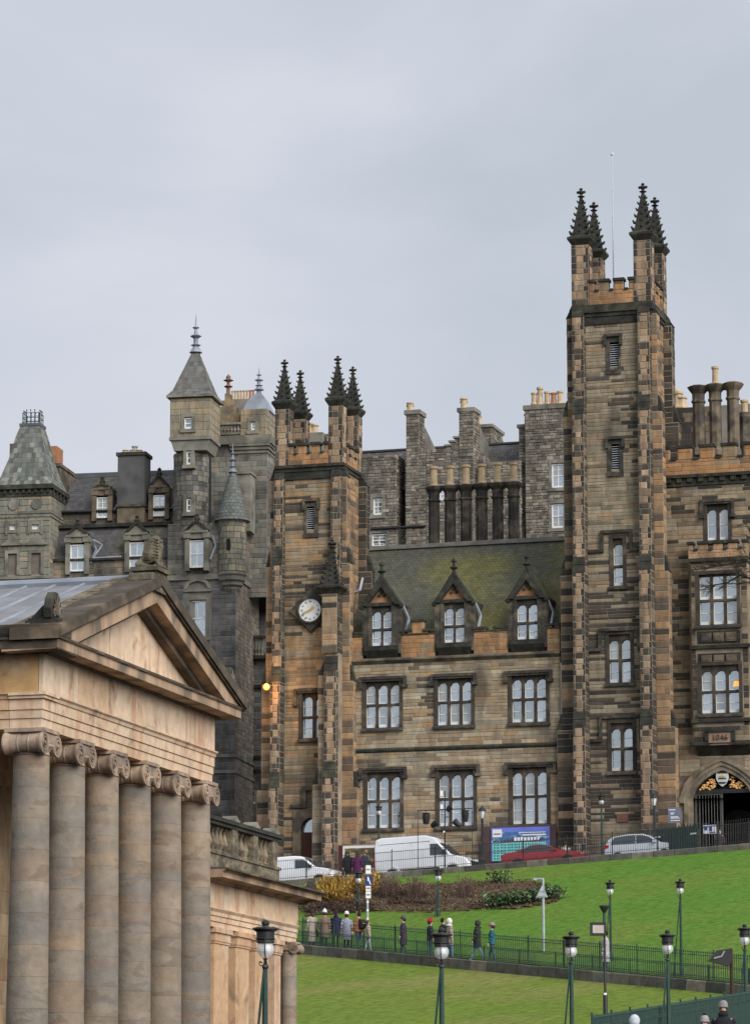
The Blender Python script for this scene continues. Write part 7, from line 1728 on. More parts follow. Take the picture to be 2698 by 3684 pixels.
k = MB(); k.box(-w_/2,w_/2,0,.1,0,h_); f_ = k.build('frame', M['white'], wb); k = MB(); k.box(-w_/2+.12,w_/2-.05,-.02,0,.1,h_-.14); k.build('picture', mat('green_brown_advert', (.10,.085,.055), var=.3, scale=3, col2=(.35,.34,.17), mix_scale=1.6, mix=(.5,.58)), wb)
for x_ in (-w_/2+.1, w_/2-.15): k = MB(); k.box(x_,x_+.08,.02,.08,min(dz_,-.5),0); k.build('leg', M['white'], wb)
k = MB(); k.box(-w_/2-.35,-w_/2,.02,.12,-.4,h_+.05); k.build('side_panel', mat('maroon_panel', (.10,.035,.035), var=.2), wb)
us, w_, h_, _ = board('name_board', 'blue grey sign with white lines of text on the wall beside the gate arch', 2403, 2447, 2906, 2961, 193.2, 'sign')
k = MB(); k.box(-w_/2,w_/2,0,.05,0,h_); k.build('plate', mat('blue_grey_plate', (.16,.185,.25), var=.08, rough=.4), us)
k = MB()
for z_, x0_, x1_ in ((.86,-.45,.1),(.66,-.3,0),(.58,-.3,-.05),(.40,-.3,.3),(.32,-.3,.42),(.16,-.3,.42)): k.box(w_*x0_, w_*x1_, -.012, 0, h_*z_-.02, h_*z_+.025)
k.build('white_lettering', M['white'], us, kind='stuff')
nbd, w_, h_, dz_ = board('notice_board', 'small white and blue notice board on the railing in front of the gate', 2529, 2575, 2968, 2999, 188.5, 'sign')
k = MB(); k.box(-w_/2,w_/2,0,.05,0,h_); k.build('plate', mat('pale_blue_board', (.45,.50,.62), var=.15, scale=5, col2=(.70,.72,.76), mix_scale=4), nbd)
k = MB(); k.box(-w_/2+.05,-w_/2+.2,-.012,0,h_*.4,h_*.8); k.box(-.02,.12,-.012,0,h_*.3,h_*.75); k.box(.0,w_/2-.05,-.012,0,h_*.1,h_*.2); each(k, 'print', blue, nbd)
k = MB(); k.box(-w_/2+.1,-w_/2+.15,.01,.05,min(dz_,-.3),0); k.box(w_/2-.15,w_/2-.1,.01,.05,min(dz_,-.3),0); each(k, 'leg', M['iron'], nbd)
# ---- dark green boarded barrier and black railings before the gate
fa, fb_ = P(2352, 3022, 189.5), P(2508, 3016, 187.0); d = fb_-fa; fa.z = gz_at(fa.x, fa.y, fa.z); top = P(2430,2966,188.2).z - fa.z
br = spot('boarded_barrier', 'dark green spiked board barrier with two white strips in front of the gate arch', 'barrier', fa); yaw = math.atan2(d.y, d.x); ln = Vector((d.x,d.y)).length
nb = 15; k = MB(); k.box(.01, ln/nb-.015, 0, .05, .3, top-.2); k.prism([(.01,top-.2),(ln/nb-.015,top-.2),(ln/nb/2+.03,top-.1),(ln/nb/2,top),(ln/nb/2-.03,top-.1)], .01, .04); bme = k.data('board', M['green_iron'])
for i in range(nb): link('board', bme, br, loc=Vector((d.x,d.y,0))*(i/nb), rot=(0,0,yaw))
for z_ in (.42, top-.45): k = MB(); k.box(0, ln, .05, .10, z_, z_+.08); link('rail', k.data('rail', M['green_iron']), br, rot=(0,0,yaw))
for x_ in (.05, ln-.52): k = MB(); k.box(x_, x_+.42, -.03, -.005, top-.62, top-.54); link('white_strip', k.data('white_strip', M['white']), br, rot=(0,0,yaw))
def frail(u0, u1, Y0, Y1, name, label, hgt):
    a, b = P(u0, 3000, Y0), P(u1, 3000, Y1); a.z = gz_at(a.x,a.y,20); b.z = gz_at(b.x,b.y,20)
    railing(name, label, lambda t: a.lerp(b, t), 0, 1, hgt, .14, (.15,hgt-.25), r=.014, m_='iron')
frail(1965, 2352, 194.8, 189.8, 'tower_railing', 'black spiked iron railing at the foot of the tall tower behind the silver car', 1.45)
frail(2508, 2760, 187.2, 184.9, 'gate_railing', 'black spiked iron railing in front of the gate arch', 1.75)
# ---- amber lamp on the clock tower and the lamp reflection on the oriel glass
am = P(959, 2472, 200.0); al = spot('amber_lamp', 'glowing amber wall lamp at the edge of the clock tower', 'lamp', am)
k = MB(); k.ball((0,-.1,0), .19, 12, 8); k.build('glowing_globe', mat('amber_glow', (1,.5,.1), var=0, emit=(1.0,.20,.02), estr=1.1), al)
k = MB(); k.path([(.25,.35,.2),(.1,.0,.28),(0,-.1,.17)], .03, 6); k.build('bracket', M['iron'], al)
ld = bpy.data.lights.new('amber_light', 'POINT'); ld.energy = 75; ld.color = (1,.5,.14); ld.shadow_soft_size = .2; lo = bpy.data.objects.new('amber_light', ld); COL.objects.link(lo); lo.parent = al; lo.location = (.02,-.55,0)
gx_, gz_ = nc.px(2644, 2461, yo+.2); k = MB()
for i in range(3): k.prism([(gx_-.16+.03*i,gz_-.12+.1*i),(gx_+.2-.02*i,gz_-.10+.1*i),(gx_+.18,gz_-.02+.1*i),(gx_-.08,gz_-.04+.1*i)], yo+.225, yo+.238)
k.build('lamp_reflection', mat('warm_reflection', (1,.6,.15), var=0, emit=(1.0,.28,.03), estr=.7), gh)  # reflection of a lamp put onto the pane as a glowing patch

# ---- bare tree whose boughs reach in from the right
tb = P(2800, 3050, 184.5); tb.z = gz_at(tb.x, tb.y, 18.0); tr = spot('bare_tree', 'leafless dark boughs reaching across the oriel window from the right', 'tree', tb)
bark = mat('dark_bark', (.035,.028,.024), var=.3, rough=.95)
T_ = lambda u, v, dy=0: P(u, v, tb.y+dy) - tb
k = MB(); k.path([(0,0,-.2), T_(2795,2700), T_(2790,2400), T_(2798,2180), T_(2785,1950), T_(2800,1700)], .24, 8, .10); k.build('trunk', bark, tr)
def twig(m, p, d, l_, r_, depth):
    n = 4; pts = [Vector(p)]; dd = Vector(d)
    for i in range(n):
        dd = (dd + Vector((rng.uniform(-.25,.25), rng.uniform(-.25,.25), rng.uniform(-.22,.24)))).normalized(); pts.append(pts[-1]+dd*l_/n)
    m.path(pts, r_, 4, r_*.45)
    if depth > 0:
        for i in range(1, n+1):
            for _ in range(2 if depth > 1 else 1):
                e = (dd + Vector((rng.uniform(-.9,.7), rng.uniform(-.7,.7), rng.uniform(-.6,.75)))).normalized(); twig(m, pts[i], e, l_*rng.uniform(.45,.7), r_*.55, depth-1)
for pl_, r_, dp_, tl in (([(2790,2190),(2740,2105),(2698,2082),(2662,2068),(2612,2098),(2556,2106)], .085, 3, .8), ([(2795,2150),(2740,2090),(2690,2018),(2620,2030),(2560,2040),(2500,2050)], .07, 3, .8), ([(2792,2200),(2720,2090),(2650,2100),(2610,2098)], .05, 2, .7), ([(2790,1990),(2740,1900),(2698,1878),(2650,1892)], .045, 2, .5)):
    k = MB(); q = [T_(u, v, -.4*i/len(pl_)) for i, (u, v) in enumerate(pl_)]; k.path(q, r_, 6, r_*.35)
    for i in range(2, len(q)):
        for _ in range(3): dv = (q[i]-q[i-1]).normalized(); twig(k, q[i].lerp(q[i-1], rng.random()), (dv+Vector((rng.uniform(-.3,.3),rng.uniform(-.5,.5),rng.uniform(-.55,.6)))).normalized(), tl*rng.uniform(.7,1.2), r_*.34, dp_-1)
    k.build('bough', bark, tr)
for i in range(9):       # the rest of the leafless crown, outside the frame
    k = MB(); o = T_(2798-2*i, 2150-50*i); a = rng.uniform(-1.2, 1.9); twig(k, o, Vector((math.cos(a), math.sin(a)*.8, rng.uniform(.3,.9))).normalized(), rng.uniform(2.0,3.2), .07, 2); k.build('bough', bark, tr)

# ================================================================== VEHICLES
def paint(name, col, rough=.25):
    m = mat(name, col, var=.03, rough=rough, spec=.5); b = m.node_tree.nodes['Principled BSDF']; b.inputs['Coat Weight'].default_value = .6; b.inputs['Coat Roughness'].default_value = .08; return m
M['tyre'] = mat('black_tyre', (.016,.016,.016), var=.2, rough=.85); M['alloy'] = mat('silver_wheel', (.45,.46,.48), var=.1, rough=.35, metal=.7)
M['plastic'] = mat('black_plastic', (.022,.022,.024), var=.2, rough=.55); M['lamp_lens'] = mat('headlamp_lens', (.55,.58,.60), var=.1, rough=.1, spec=.8); M['red_lens'] = mat('red_lens', (.35,.015,.012), var=.1, rough=.2)
def body_mesh(prof, width, belt, tumble, mt, bev=.09, name='body', waist_out=0.0, arches=()):
    """side profile extruded across the width; above the belt the sides lean in"""
    q = []
    for a, b in zip(prof, prof[1:]+prof[:1]):        # corners where the outline crosses the belt line
        q.append(a)
        if (a[1]-belt)*(b[1]-belt) < -1e-6: t = (belt-a[1])/(b[1]-a[1]); q.append((a[0]+(b[0]-a[0])*t, belt))
    prof = q; n = len(prof); vs = []; fs = []; mx_ = sum(p[0] for p in prof)/n
    for s in (-1, -.88, .88, 1):
        for x, z in prof:
            w = width/2 - tumble*max(0, z-belt)
            vs.append((x + (mx_-x)*.025, s*w, z - (.03 if z > belt+.01 else 0)) if abs(s) == 1 else (x, s*w, z))
    for j in range(3):
        for i in range(n):
            a, b = j*n+i, j*n+(i+1)%n; fs.append((a, b, b+n, a+n))
    up_ = [i for i in range(n) if prof[i][1] >= belt-1e-6]; lo_ = [i for i in range(n) if prof[i][1] <= belt+1e-6]
    k0 = next(i for i in range(len(up_)) if (up_[i]-up_[i-1]) % n != 1); up_ = up_[k0:]+up_[:k0]
    k0 = next(i for i in range(len(lo_)) if (lo_[i]-lo_[i-1]) % n != 1); lo_ = lo_[k0:]+lo_[:k0]
    for grp in (up_, lo_): fs.append(tuple(grp[::-1])); fs.append(tuple(3*n+i for i in grp))
    me = bpy.data.meshes.new(name); me.from_pydata(vs, [], fs); me.materials.append(mt)
    import bmesh
    bmm = bmesh.new(); bmm.from_mesh(me); bmesh.ops.recalc_face_normals(bmm, faces=bmm.faces)
    ed = [e for e in bmm.edges if len(e.link_faces) == 2 and e.calc_face_angle(0) > .5]
    bmesh.ops.bevel(bmm, geom=ed, offset=bev, segments=3, affect='EDGES', profile=.6, clamp_overlap=True)
    for f in bmm.faces: f.smooth = True
    bmm.to_mesh(me); bmm.free(); return me
def side_panel(m, pts, width, belt, tumble, out=.016, side=-1, th=.02):
    """flat panel on the flank following the lean of the upper body"""
    def yy(z, o): return side*(width/2 - tumble*max(0, z-belt) + o)
    A = [(x, yy(z, out), z) for x, z in pts]; B = [(x, yy(z, out-th), z) for x, z in pts]
    if side > 0: A, B = A[::-1], B[::-1]
    n = len(pts); ar = sum(pts[i][0]*pts[(i+1)%n][1]-pts[(i+1)%n][0]*pts[i][1] for i in range(n))
    if ar < 0: A, B = A[::-1], B[::-1]
    m.mesh(A+B, [tuple(range(n)), tuple(range(2*n-1,n-1,-1))]+[(i, i+n, (i+1)%n+n, (i+1)%n) for i in range(n)])
def wheel(root, x, y, r, w=.2):
    k = MB(); k.lathe([(r*.62,-w/2),(r*.92,-w/2),(r,-w/2+.03),(r,w/2-.03),(r*.92,w/2),(r*.62,w/2)], (x,y,r), 22, axis='y'); o = k.build('wheel', M['tyre'], root)
    k = MB(); k.lathe([(0,-w/2+.05),(r*.16,-w/2+.02),(r*.2,-w/2+.06),(r*.56,-w/2+.05),(r*.64,-w/2+.0),(r*.64,w/2),(0,w/2)], (x,y,r), 18, axis='y')
    for a in range(5): an = a*1.2566; k.tube((x+r*.15*math.cos(an), y-w/2+.03, r+r*.15*math.sin(an)), (x+r*.58*math.cos(an), y-w/2+.02, r+r*.58*math.sin(an)), .03, n=4)
    k.build('rim', M['alloy'], o)
def vehicle(name, label, cat, u_front, u_back, v_top, Y, prof, width, belt, tumble, pt, glass, wheels, wr, extras, length, height, group=None, bev=.09):
    """profile in metres with the front at +x; set so the nose is at u_front"""
    yaw = -math.atan2(-(D-C).y, (D-C).x); slope = math.atan2((D-C).z, Vector(((D-C).x,(D-C).y)).length)
    c = P((u_front+u_back)/2, 3080, Y); zr = gz_at(c.x, c.y, 18); top = P((u_front+u_back)/2, v_top, Y).z
    root = spot(name, label, cat, Vector((c.x, c.y, max(zr, top-height-.12) if abs(top-height-zr) < .6 else zr)), yaw, group); root.rotation_euler = (0, -slope, yaw)
    link('body', body_mesh(prof, width, belt, tumble, pt, bev), root)
    for nm, pts, mt_ in glass:
        for sd_ in (-1, 1): k = MB(); side_panel(k, pts, width, belt, tumble, side=sd_); k.build(nm, mt_, root)
    for x_ in wheels:
        for sd_ in (-1, 1):
            wheel(root, x_, sd_*(width/2-.13), wr)
            k = MB(); k.lathe([(wr+.03,-.02),(wr+.10,-.015),(wr+.10,.012),(wr+.03,.02)], (x_, sd_*(width/2-.005), wr), 20, axis='y', a1=math.pi, a0=0)
    for nm, fn, mt_ in extras: k = MB(); fn(k); k.build(nm, mt_, root)
    return root
wht = paint('white_vehicle_paint', (.80,.82,.85)); red = paint('deep_red_paint', (.26,.010,.018)); slv = paint('silver_blue_paint', (.50,.54,.60))
# large panel van, 5.5 m
pv_ = [(-2.75,.42),(2.70,.42),(2.78,.62),(2.72,.98),(2.55,1.12),(1.75,1.34),(1.02,2.06),(.75,2.38),(.2,2.52),(-2.35,2.55),(-2.68,2.45),(-2.76,2.0)]
Wv = 1.98
def van_trim(k):
    k.box(-2.8,-2.70,-.97,.97,.42,.60); k.box(2.66,2.83,-.93,.93,.40,.62)
    for s_ in (-1,1): side_panel(k, [(-1.35,.62),(1.05,.62),(1.05,.70),(-1.35,.70)], Wv, 1.15, .085, side=s_)
def seams(*xs):
    def f(k):
        for s_ in (-1,1):
            for x_, z0, z1 in xs: side_panel(k, [(x_,z0),(x_+.018,z0),(x_+.018,z1),(x_,z1)], Wv, 1.15, .085, out=.006, side=s_)
    return f
def arcs(xs, r_, W_, belt, w_=.1):
    def f(k):
        for s_ in (-1,1):
            for x_ in xs:
                for i in range(12):
                    a0, a1 = math.pi*i/12, math.pi*(i+1)/12; q = [(x_+(r_+w_*o)*math.cos(a), r_*.92+(r_+w_*o)*math.sin(a)) for o, a in ((0,a0),(1,a0),(1,a1),(0,a1))]; side_panel(k, q, W_, belt, .085, out=.03, side=s_, th=.05)
    return f
def discs(xs, r_, W_, belt):
    def f(k):
        for s_ in (-1,1):
            for x_ in xs: side_panel(k, [(x_+r_*math.cos(math.pi*i/10), r_*.92-.05+r_*math.sin(math.pi*i/10)) for i in range(11)], W_, belt, .085, out=.008, side=s_)
    return f
def mirror(x_, z_, W_): 
    def f(k):
        for s_ in (-1,1): k.box(x_-.06,x_+.07,s_*(W_/2-.02),s_*(W_/2+.17),z_,z_+(.26 if W_ > 1.9 else .15))
    return f
def windscreen(pts, W_):
    def f(k):
        (x0,z0),(x1,z1) = pts; k.mesh([(x0+.03,-W_*.43,z0+.02),(x0+.03,W_*.43,z0+.02),(x1+.03,W_*.40,z1+.02),(x1+.03,-W_*.40,z1+.02)], [(0,1,2,3)])
    return f
vehicle('large_van', 'tall white panel van parked behind the railing in front of the hall', 'van', 1716, 1360, 3000, 196.2, pv_, Wv, 1.15, .085, wht,
        [('side_window', [(.55,1.36),(1.55,1.36),(1.30,1.60),(.98,1.98),(.55,2.0)], M['glass_car'])], (-1.72, 1.78), .35,
        [('trim', van_trim, M['plastic']), ('panel_seam', seams((-.55,.7,2.2),(.46,.55,2.2),(-2.5,.6,2.3)), mat('seam_grey', (.40,.42,.45), var=.05)), ('window_seam', lambda k: [side_panel(k, [(-2.4,2.14),(.55,2.14),(.55,2.165),(-2.4,2.165)], Wv, 1.15, .085, out=.007, side=s_) for s_ in (-1,1)], mat('seam_dark', (.12,.125,.13), var=.05)),
         ('wheel_arch', arcs((-1.72,1.78), .44, Wv, 1.15), wht), ('wheel_well', discs((-1.72,1.78), .43, Wv, 1.15), M['plastic']), ('mirror', mirror(1.42,1.36,Wv), M['plastic']), ('windscreen', windscreen(((1.75,1.36),(1.05,2.03)), Wv), M['glass_car']),
         ('headlight', lambda k: [k.box(2.40,2.74,s_*.62,s_*.93,.92,1.10) for s_ in (-1,1)], M['lamp_lens']), ('tail_light', lambda k: [k.box(-2.78,-2.72,s_*.84,s_*.97,.9,1.6) for s_ in (-1,1)], M['red_lens']), ('grille', lambda k: k.box(2.70,2.80,-.6,.6,.66,.95), M['plastic']), ('roof_vent', lambda k: k.lathe([(.16,0),(.16,.06),(.1,.1),(0,.1)], (-1.0,0,2.53), 10), M['plastic'])], 5.5, 2.55)
# small van
sv = [(-2.15,.38),(2.05,.36),(2.17,.55),(2.12,.86),(1.95,.98),(1.20,1.14),(.62,1.62),(.35,1.78),(-.1,1.84),(-1.95,1.84),(-2.12,1.72),(-2.18,1.2)]
Ws = 1.82
vehicle('small_van', 'small white delivery van half hidden by the gallery balustrade', 'van', 1224, 946, 3078, 196.0, sv, Ws, 1.05, .09, wht,
        [('side_window', [(.02,1.12),(1.0,1.12),(.88,1.28),(.55,1.56),(.02,1.58)], M['glass_car'])], (-1.35, 1.38), .32,
        [('wheel_arch', arcs((-1.35,1.38), .38, Ws, 1.05, .07), wht), ('wheel_well', discs((-1.35,1.38), .385, Ws, 1.05), M['plastic']), ('mirror', mirror(.92,1.1,Ws), M['plastic']), ('windscreen', windscreen(((1.20,1.16),(.64,1.61)), Ws), M['glass_car']),
         ('headlight', lambda k: [k.prism([(1.62,.86),(2.12,.78),(2.1,.92),(1.72,1.0)], s_*.66, s_*.90) for s_ in (-1,1)], M['lamp_lens']), ('bumper', lambda k: k.box(2.02,2.22,-.82,.82,.34,.52), M['plastic']), ('panel_seam', lambda k: [side_panel(k, [(x_,.5),(x_+.016,.5),(x_+.016,1.6),(x_,1.6)], Ws, 1.05, .09, out=.006, side=s_) for s_ in (-1,1) for x_ in (-.08,1.02)], mat('seam_grey_small', (.4,.42,.45), var=.05))], 4.35, 1.84)
# red coupe
rc = [(-2.32,.38),(2.22,.34),(2.36,.50),(2.34,.66),(2.10,.80),(1.15,.95),(.35,1.30),(-.15,1.41),(-.65,1.40),(-1.55,1.08),(-2.15,1.02),(-2.34,.92),(-2.36,.6)]
Wc = 1.82
vehicle('red_coupe', 'glossy dark red two door coupe parked in front of the event board', 'car', 2125, 1812, 3030, 193.2, rc, Wc, .92, .26, red,
        [('side_window', [(-.28,.98),(.86,.98),(.34,1.24),(-.10,1.33),(-.28,1.34)], M['glass_car']), ('quarter_window', [(-1.35,1.0),(-.34,.98),(-.34,1.335),(-.62,1.33)], M['glass_car']), ('chrome_strip', [(-1.46,.985),(-.65,1.335),(-.1,1.355),(.36,1.265),(.95,.965),(.35,1.285),(-.1,1.38),(-.67,1.365)], M['alloy'])], (-1.42, 1.42), .33,
        [('wheel_well', discs((-1.42,1.42), .385, Wc, .92), M['plastic']), ('mirror', mirror(.72,.96,Wc), red), ('windscreen', windscreen(((1.13,.96),(.38,1.28)), Wc*.92), M['glass_car']), ('rear_window', lambda k: k.mesh([(-1.52,-.68,1.11),(-1.52,.68,1.11),(-.72,.62,1.39),(-.72,-.62,1.39)], [(3,2,1,0)]), M['glass_car']),
         ('headlight', lambda k: [k.prism([(1.75,.70),(2.30,.60),(2.28,.70),(1.95,.80)], s_*.58, s_*.90) for s_ in (-1,1)], M['lamp_lens']), ('tail_light', lambda k: [k.box(-2.37,-2.20,s_*.45,s_*.88,.80,.94) for s_ in (-1,1)], M['red_lens']), ('door_seam', lambda k: [side_panel(k, [(x_,.45),(x_+.014,.45),(x_+.014,.95),(x_,.95)], Wc, .92, .26, out=.004, side=s_) for s_ in (-1,1) for x_ in (-.32,.95)], M['plastic'])], 4.7, 1.41, bev=.12)
# silver hatchback
sh_ = [(-1.98,.38),(2.0,.34),(2.10,.52),(2.06,.74),(1.85,.90),(1.12,1.04),(.55,1.42),(.15,1.56),(-.6,1.60),(-1.55,1.52),(-1.82,1.36),(-2.0,.98),(-2.04,.6)]
Wh = 1.74
vehicle('silver_hatchback', 'silver blue hatchback parked near the gate partly hidden by the lawn', 'car', 2455, 2185, 3009, 190.0, sh_, Wh, 1.0, .17, slv,
        [('side_window', [(-.20,1.05),(.92,1.05),(.48,1.37),(.12,1.48),(-.20,1.50)], M['glass_car']), ('rear_side_window', [(-1.62,1.08),(-.27,1.05),(-.27,1.505),(-.62,1.52),(-1.42,1.46)], M['glass_car'])], (-1.28, 1.30), .31,
        [('wheel_well', discs((-1.28,1.30), .37, Wh, 1.0), M['plastic']), ('mirror', mirror(.80,1.02,Wh), slv), ('windscreen', windscreen(((1.10,1.06),(.58,1.41)), Wh*.94), M['glass_car']), ('tail_light', lambda k: [k.prism([(-2.03,.86),(-1.75,.92),(-1.72,1.06),(-1.97,1.10)], s_*.60, s_*.875) for s_ in (-1,1)], M['red_lens']),
         ('headlight', lambda k: [k.prism([(1.5,.86),(2.05,.70),(2.02,.82),(1.68,.93)], s_*.56, s_*.86) for s_ in (-1,1)], M['lamp_lens']), ('door_seam', lambda k: [side_panel(k, [(x_,.45),(x_+.014,.45),(x_+.014,1.04),(x_,1.04)], Wh, 1.0, .17, out=.004, side=s_) for s_ in (-1,1) for x_ in (-.235,.98,-1.15)], M['plastic'])], 4.1, 1.6, bev=.1)

# ================================================================== PEOPLE
_cm = {}
def cloth(c, nm='cloth'):
    key = tuple(round(x, 3) for x in c)
    if key not in _cm: _cm[key] = mat('clothing_%s' % nm, c, var=.18, scale=9, rough=.9, bump=.01)
    return _cm[key]
SKIN = mat('skin', (.50,.31,.23), var=.06, rough=.6); SHOE = mat('dark_shoe', (.02,.02,.022), var=.2)
def hand_mesh():
    k = MB(); k.ball((0,0,-.05), .045, 8, 6, sz=1.15, sx=.55, sy=1.0)
    for i, (y_, l_) in enumerate(((-.03,.075),(-.01,.085),(.01,.08),(.03,.062))):
        k.path([(0,y_,-.085),(.012,y_,-.085-l_*.5),(.03,y_,-.085-l_)], .0095, 5, .007)
    k.path([(.0,-.035,-.04),(.02,-.06,-.065),(.03,-.062,-.095)], .011, 5, .008); return k.data('hand', SKIN, smooth=True)
HAND = hand_mesh()
def person(label, base, yaw, H=1.72, coat=(.05,.05,.06), legs=(.05,.07,.12), long=.25, hat=None, pom=False, hair=(.05,.03,.02), longhair=False, stride=.0, shoes=None, hood=None, child=False, extras=(), group='people on the path', beard=False, scarf=None, fat=1.0):
    root = spot('person', label, 'person', base, yaw, group); s = H/1.75; hs = 1.18 if child else 1.0; f = fat
    st = stride*s
    # one continuous body: pelvis, spine, neck, head, arms, legs (front is +x)
    hip, knee = .92*s, .49*s
    J = [(0,0,hip,.13*s*f,.115*s*f),(0,0,1.12*s,.125*s*f,.105*s*f),(0,0,1.34*s,.15*s*f,.105*s*f),(0,0,1.46*s,.075*s,.075*s),(.01,0,1.535*s,.055*s,.055*s),(.02,0,1.615*s,.085*s*hs,.078*s*hs),(.015,0,1.70*s,.075*s*hs,.07*s*hs)]
    E = [(0,1),(1,2),(2,3),(3,4),(4,5),(5,6)]
    for sg, ph in ((-1, 1), (1, -1)):
        b = len(J); x1 = ph*st*.45; x2 = ph*st
        J += [(0,sg*.09*s,.86*s,.095*s,.095*s),(x1+.02,sg*.09*s,knee,.062*s,.062*s),(x2-.02*(ph>0),sg*.09*s,.10*s+(.05*s if ph < 0 else 0)*min(1,stride*4),.045*s,.045*s),(x2+.05*s,sg*.095*s,.045*s,.045*s,.04*s),(x2+.16*s,sg*.10*s,.035*s,.035*s,.03*s)]
        E += [(0,b),(b,b+1),(b+1,b+2),(b+2,b+3),(b+3,b+4)]
        b = len(J); ax = -ph*st*.5
        J += [(0,sg*.185*s*f,1.385*s,.055*s,.055*s),(ax*.4-.02,sg*.235*s*f,1.12*s,.045*s,.045*s),(ax+.06,sg*.235*s*f,.89*s,.034*s,.034*s)]
        E += [(2,b),(b,b+1),(b+1,b+2)]
    me = skin_mesh('body', J, E, [SKIN, cloth(legs), shoes and cloth(shoes) or SHOE], 1)
    for p in me.polygons:
        z = sum(me.vertices[v].co.z for v in p.vertices)/len(p.vertices)
        p.material_index = 2 if z < .085*s else 1 if z < 1.0*s else 0
    link('body', me, root)
    for sg, ph in ((-1,1),(1,-1)): link('hand', HAND, root, loc=(-ph*st*.5+.065, sg*.235*s*f, .885*s), scale=(s*1.1, sg*-1*s*1.1, s*1.1))
    # coat: a hanging shell with sleeves
    k = MB(); hem = (.92-long*.9)*s
    prof = [(hem,.215,.165),(hem+.12*s,.205,.16),(.95*s,.19,.148),(1.12*s,.185,.142),(1.28*s,.21,.15),(1.38*s,.20,.135),(1.45*s,.13,.10),(1.49*s,.085,.08)]
    n = 14; vs = []; fs = []
    for z, ry, rx in prof:
        for i in range(n): a = 2*math.pi*i/n; vs.append((rx*s*f*math.cos(a)*(1+.04*math.sin(3*a+z*9)), ry*s*f*math.sin(a), z))
    for j in range(len(prof)-1):
        for i in range(n): fs.append((j*n+i, j*n+(i+1)%n, (j+1)*n+(i+1)%n, (j+1)*n+i))
    k.mesh(vs, fs)
    for sg, ph in ((-1,1),(1,-1)):
        ax = -ph*st*.5; pts = [(0,sg*.165*s*f,1.40*s),(-.01,sg*.205*s*f,1.30*s),(ax*.4-.02,sg*.24*s*f,1.12*s),(ax*.7+.02,sg*.24*s*f,1.0*s),(ax+.05,sg*.235*s*f,.905*s)]
        rr_ = [.075,.075,.066,.06,.052]
        for i in range(4): k.tube(pts[i], pts[i+1], rr_[i]*s, rr_[i+1]*s, 8)
    k.build('coat', cloth(coat), root, smooth=True)
    hz = 1.66*s
    if hood is not None:
        k = MB(); k.ball((-.02*s,0,hz), .135*s*hs, 12, 8, sz=1.15); k.lathe([(.15*s,-.02),(.16*s,.03),(.10*s,.06)], (-.03*s,0,1.47*s), 12); k.build('hood', cloth(hood), root, smooth=True)
    elif hat is not None:
        k = MB(); k.lathe([(.108*s*hs,.0),(.112*s*hs,.05*s),(.104*s*hs,.10*s),(.075*s*hs,.15*s),(0,.172*s)], (.0,0,hz+.025*s), 14, sx=1.08)
        k.lathe([(.112*s*hs,-.005),(.118*s*hs,.02*s),(.112*s*hs,.045*s)], (0,0,hz+.025*s), 14, sx=1.08); k.build('hat', cloth(hat), root, smooth=True)
        if pom: k = MB(); k.ball((0,0,hz+.20*s), .045*s, 8, 6); k.build('pompom', cloth(pom), root)
    if hood is None:
        k = MB(); k.lathe([(.075*s*hs,-.075*s),(.094*s*hs,-.01*s),(.094*s*hs,.05*s),(.07*s*hs,.095*s),(0,.12*s)], (-.040*s,0,hz+(-.02*s if hat is not None else 0)), 12, sx=.95)
        if longhair: k.lathe([(.06*s,-.26*s),(.085*s,-.16*s),(.09*s,-.02*s)], (-.05*s,0,hz-.02*s), 10)
        k.build('hair', cloth(hair), root, smooth=True)
    k = MB(); fx = .095*s*hs; k.prism([(fx,hz-.03*s),(fx+.028*s,hz-.035*s),(fx,hz+.012*s)], -.012*s, .012*s, 'y'); k.build('nose', SKIN, root)
    k = MB()
    for sg in (-1,1): k.ball((fx-.004*s, sg*.034*s, hz+.012*s), .011*s, 6, 4)
    k.box(fx-.01*s, fx+.003*s, -.025*s, .025*s, hz-.062*s, hz-.054*s); k.build('eyes_and_mouth', SHOE, root)
    if beard: k = MB(); k.lathe([(.035*s,-.115*s),(.068*s,-.085*s),(.070*s,-.058*s)], (.028*s,0,hz), 10); k.build('beard', cloth((.025,.018,.015)), root, smooth=True)
    if scarf: k = MB(); k.lathe([(.10*s,0),(.125*s,.03*s),(.12*s,.09*s),(.085*s,.11*s)], (.01,0,1.47*s), 12); k.build('scarf', cloth(scarf), root, smooth=True)
    for e in extras:
        if e[0] == 'backpack': k = MB(); k.prism([(-.15*s,1.0*s),(-.30*s,1.02*s),(-.32*s,1.2*s),(-.27*s,1.42*s),(-.15*s,1.43*s)], -.15*s, .15*s); k.box(-.335*s,-.30*s,-.1*s,.1*s,1.04*s,1.2*s); o = k.build('backpack', cloth(e[1]), root); k = MB(); k.box(-.34*s,-.335*s,-.05*s,.05*s,1.22*s,1.25*s); k.build('backpack_badge', M['white'], o)
        if e[0] == 'bag':
            bo = spot(e[3], e[2], 'bag', root.location + Matrix.Rotation(yaw,3,'Z') @ Vector((.06, e[4]*.26*s, .50*s)), yaw); k = MB(); k.lathe([(.06,0),(.14,.05),(.15,.18),(.10,.28),(.03,.33)], (0,0,0), 8, sx=.6); k.build('bag_body', cloth(e[1]), bo); k = MB(); k.path([(0,-.05,.30),(0,-.02,.37),(0,.02,.37),(0,.05,.30)], .009, 4); k.build('handle', cloth(e[1]), bo)
    return root
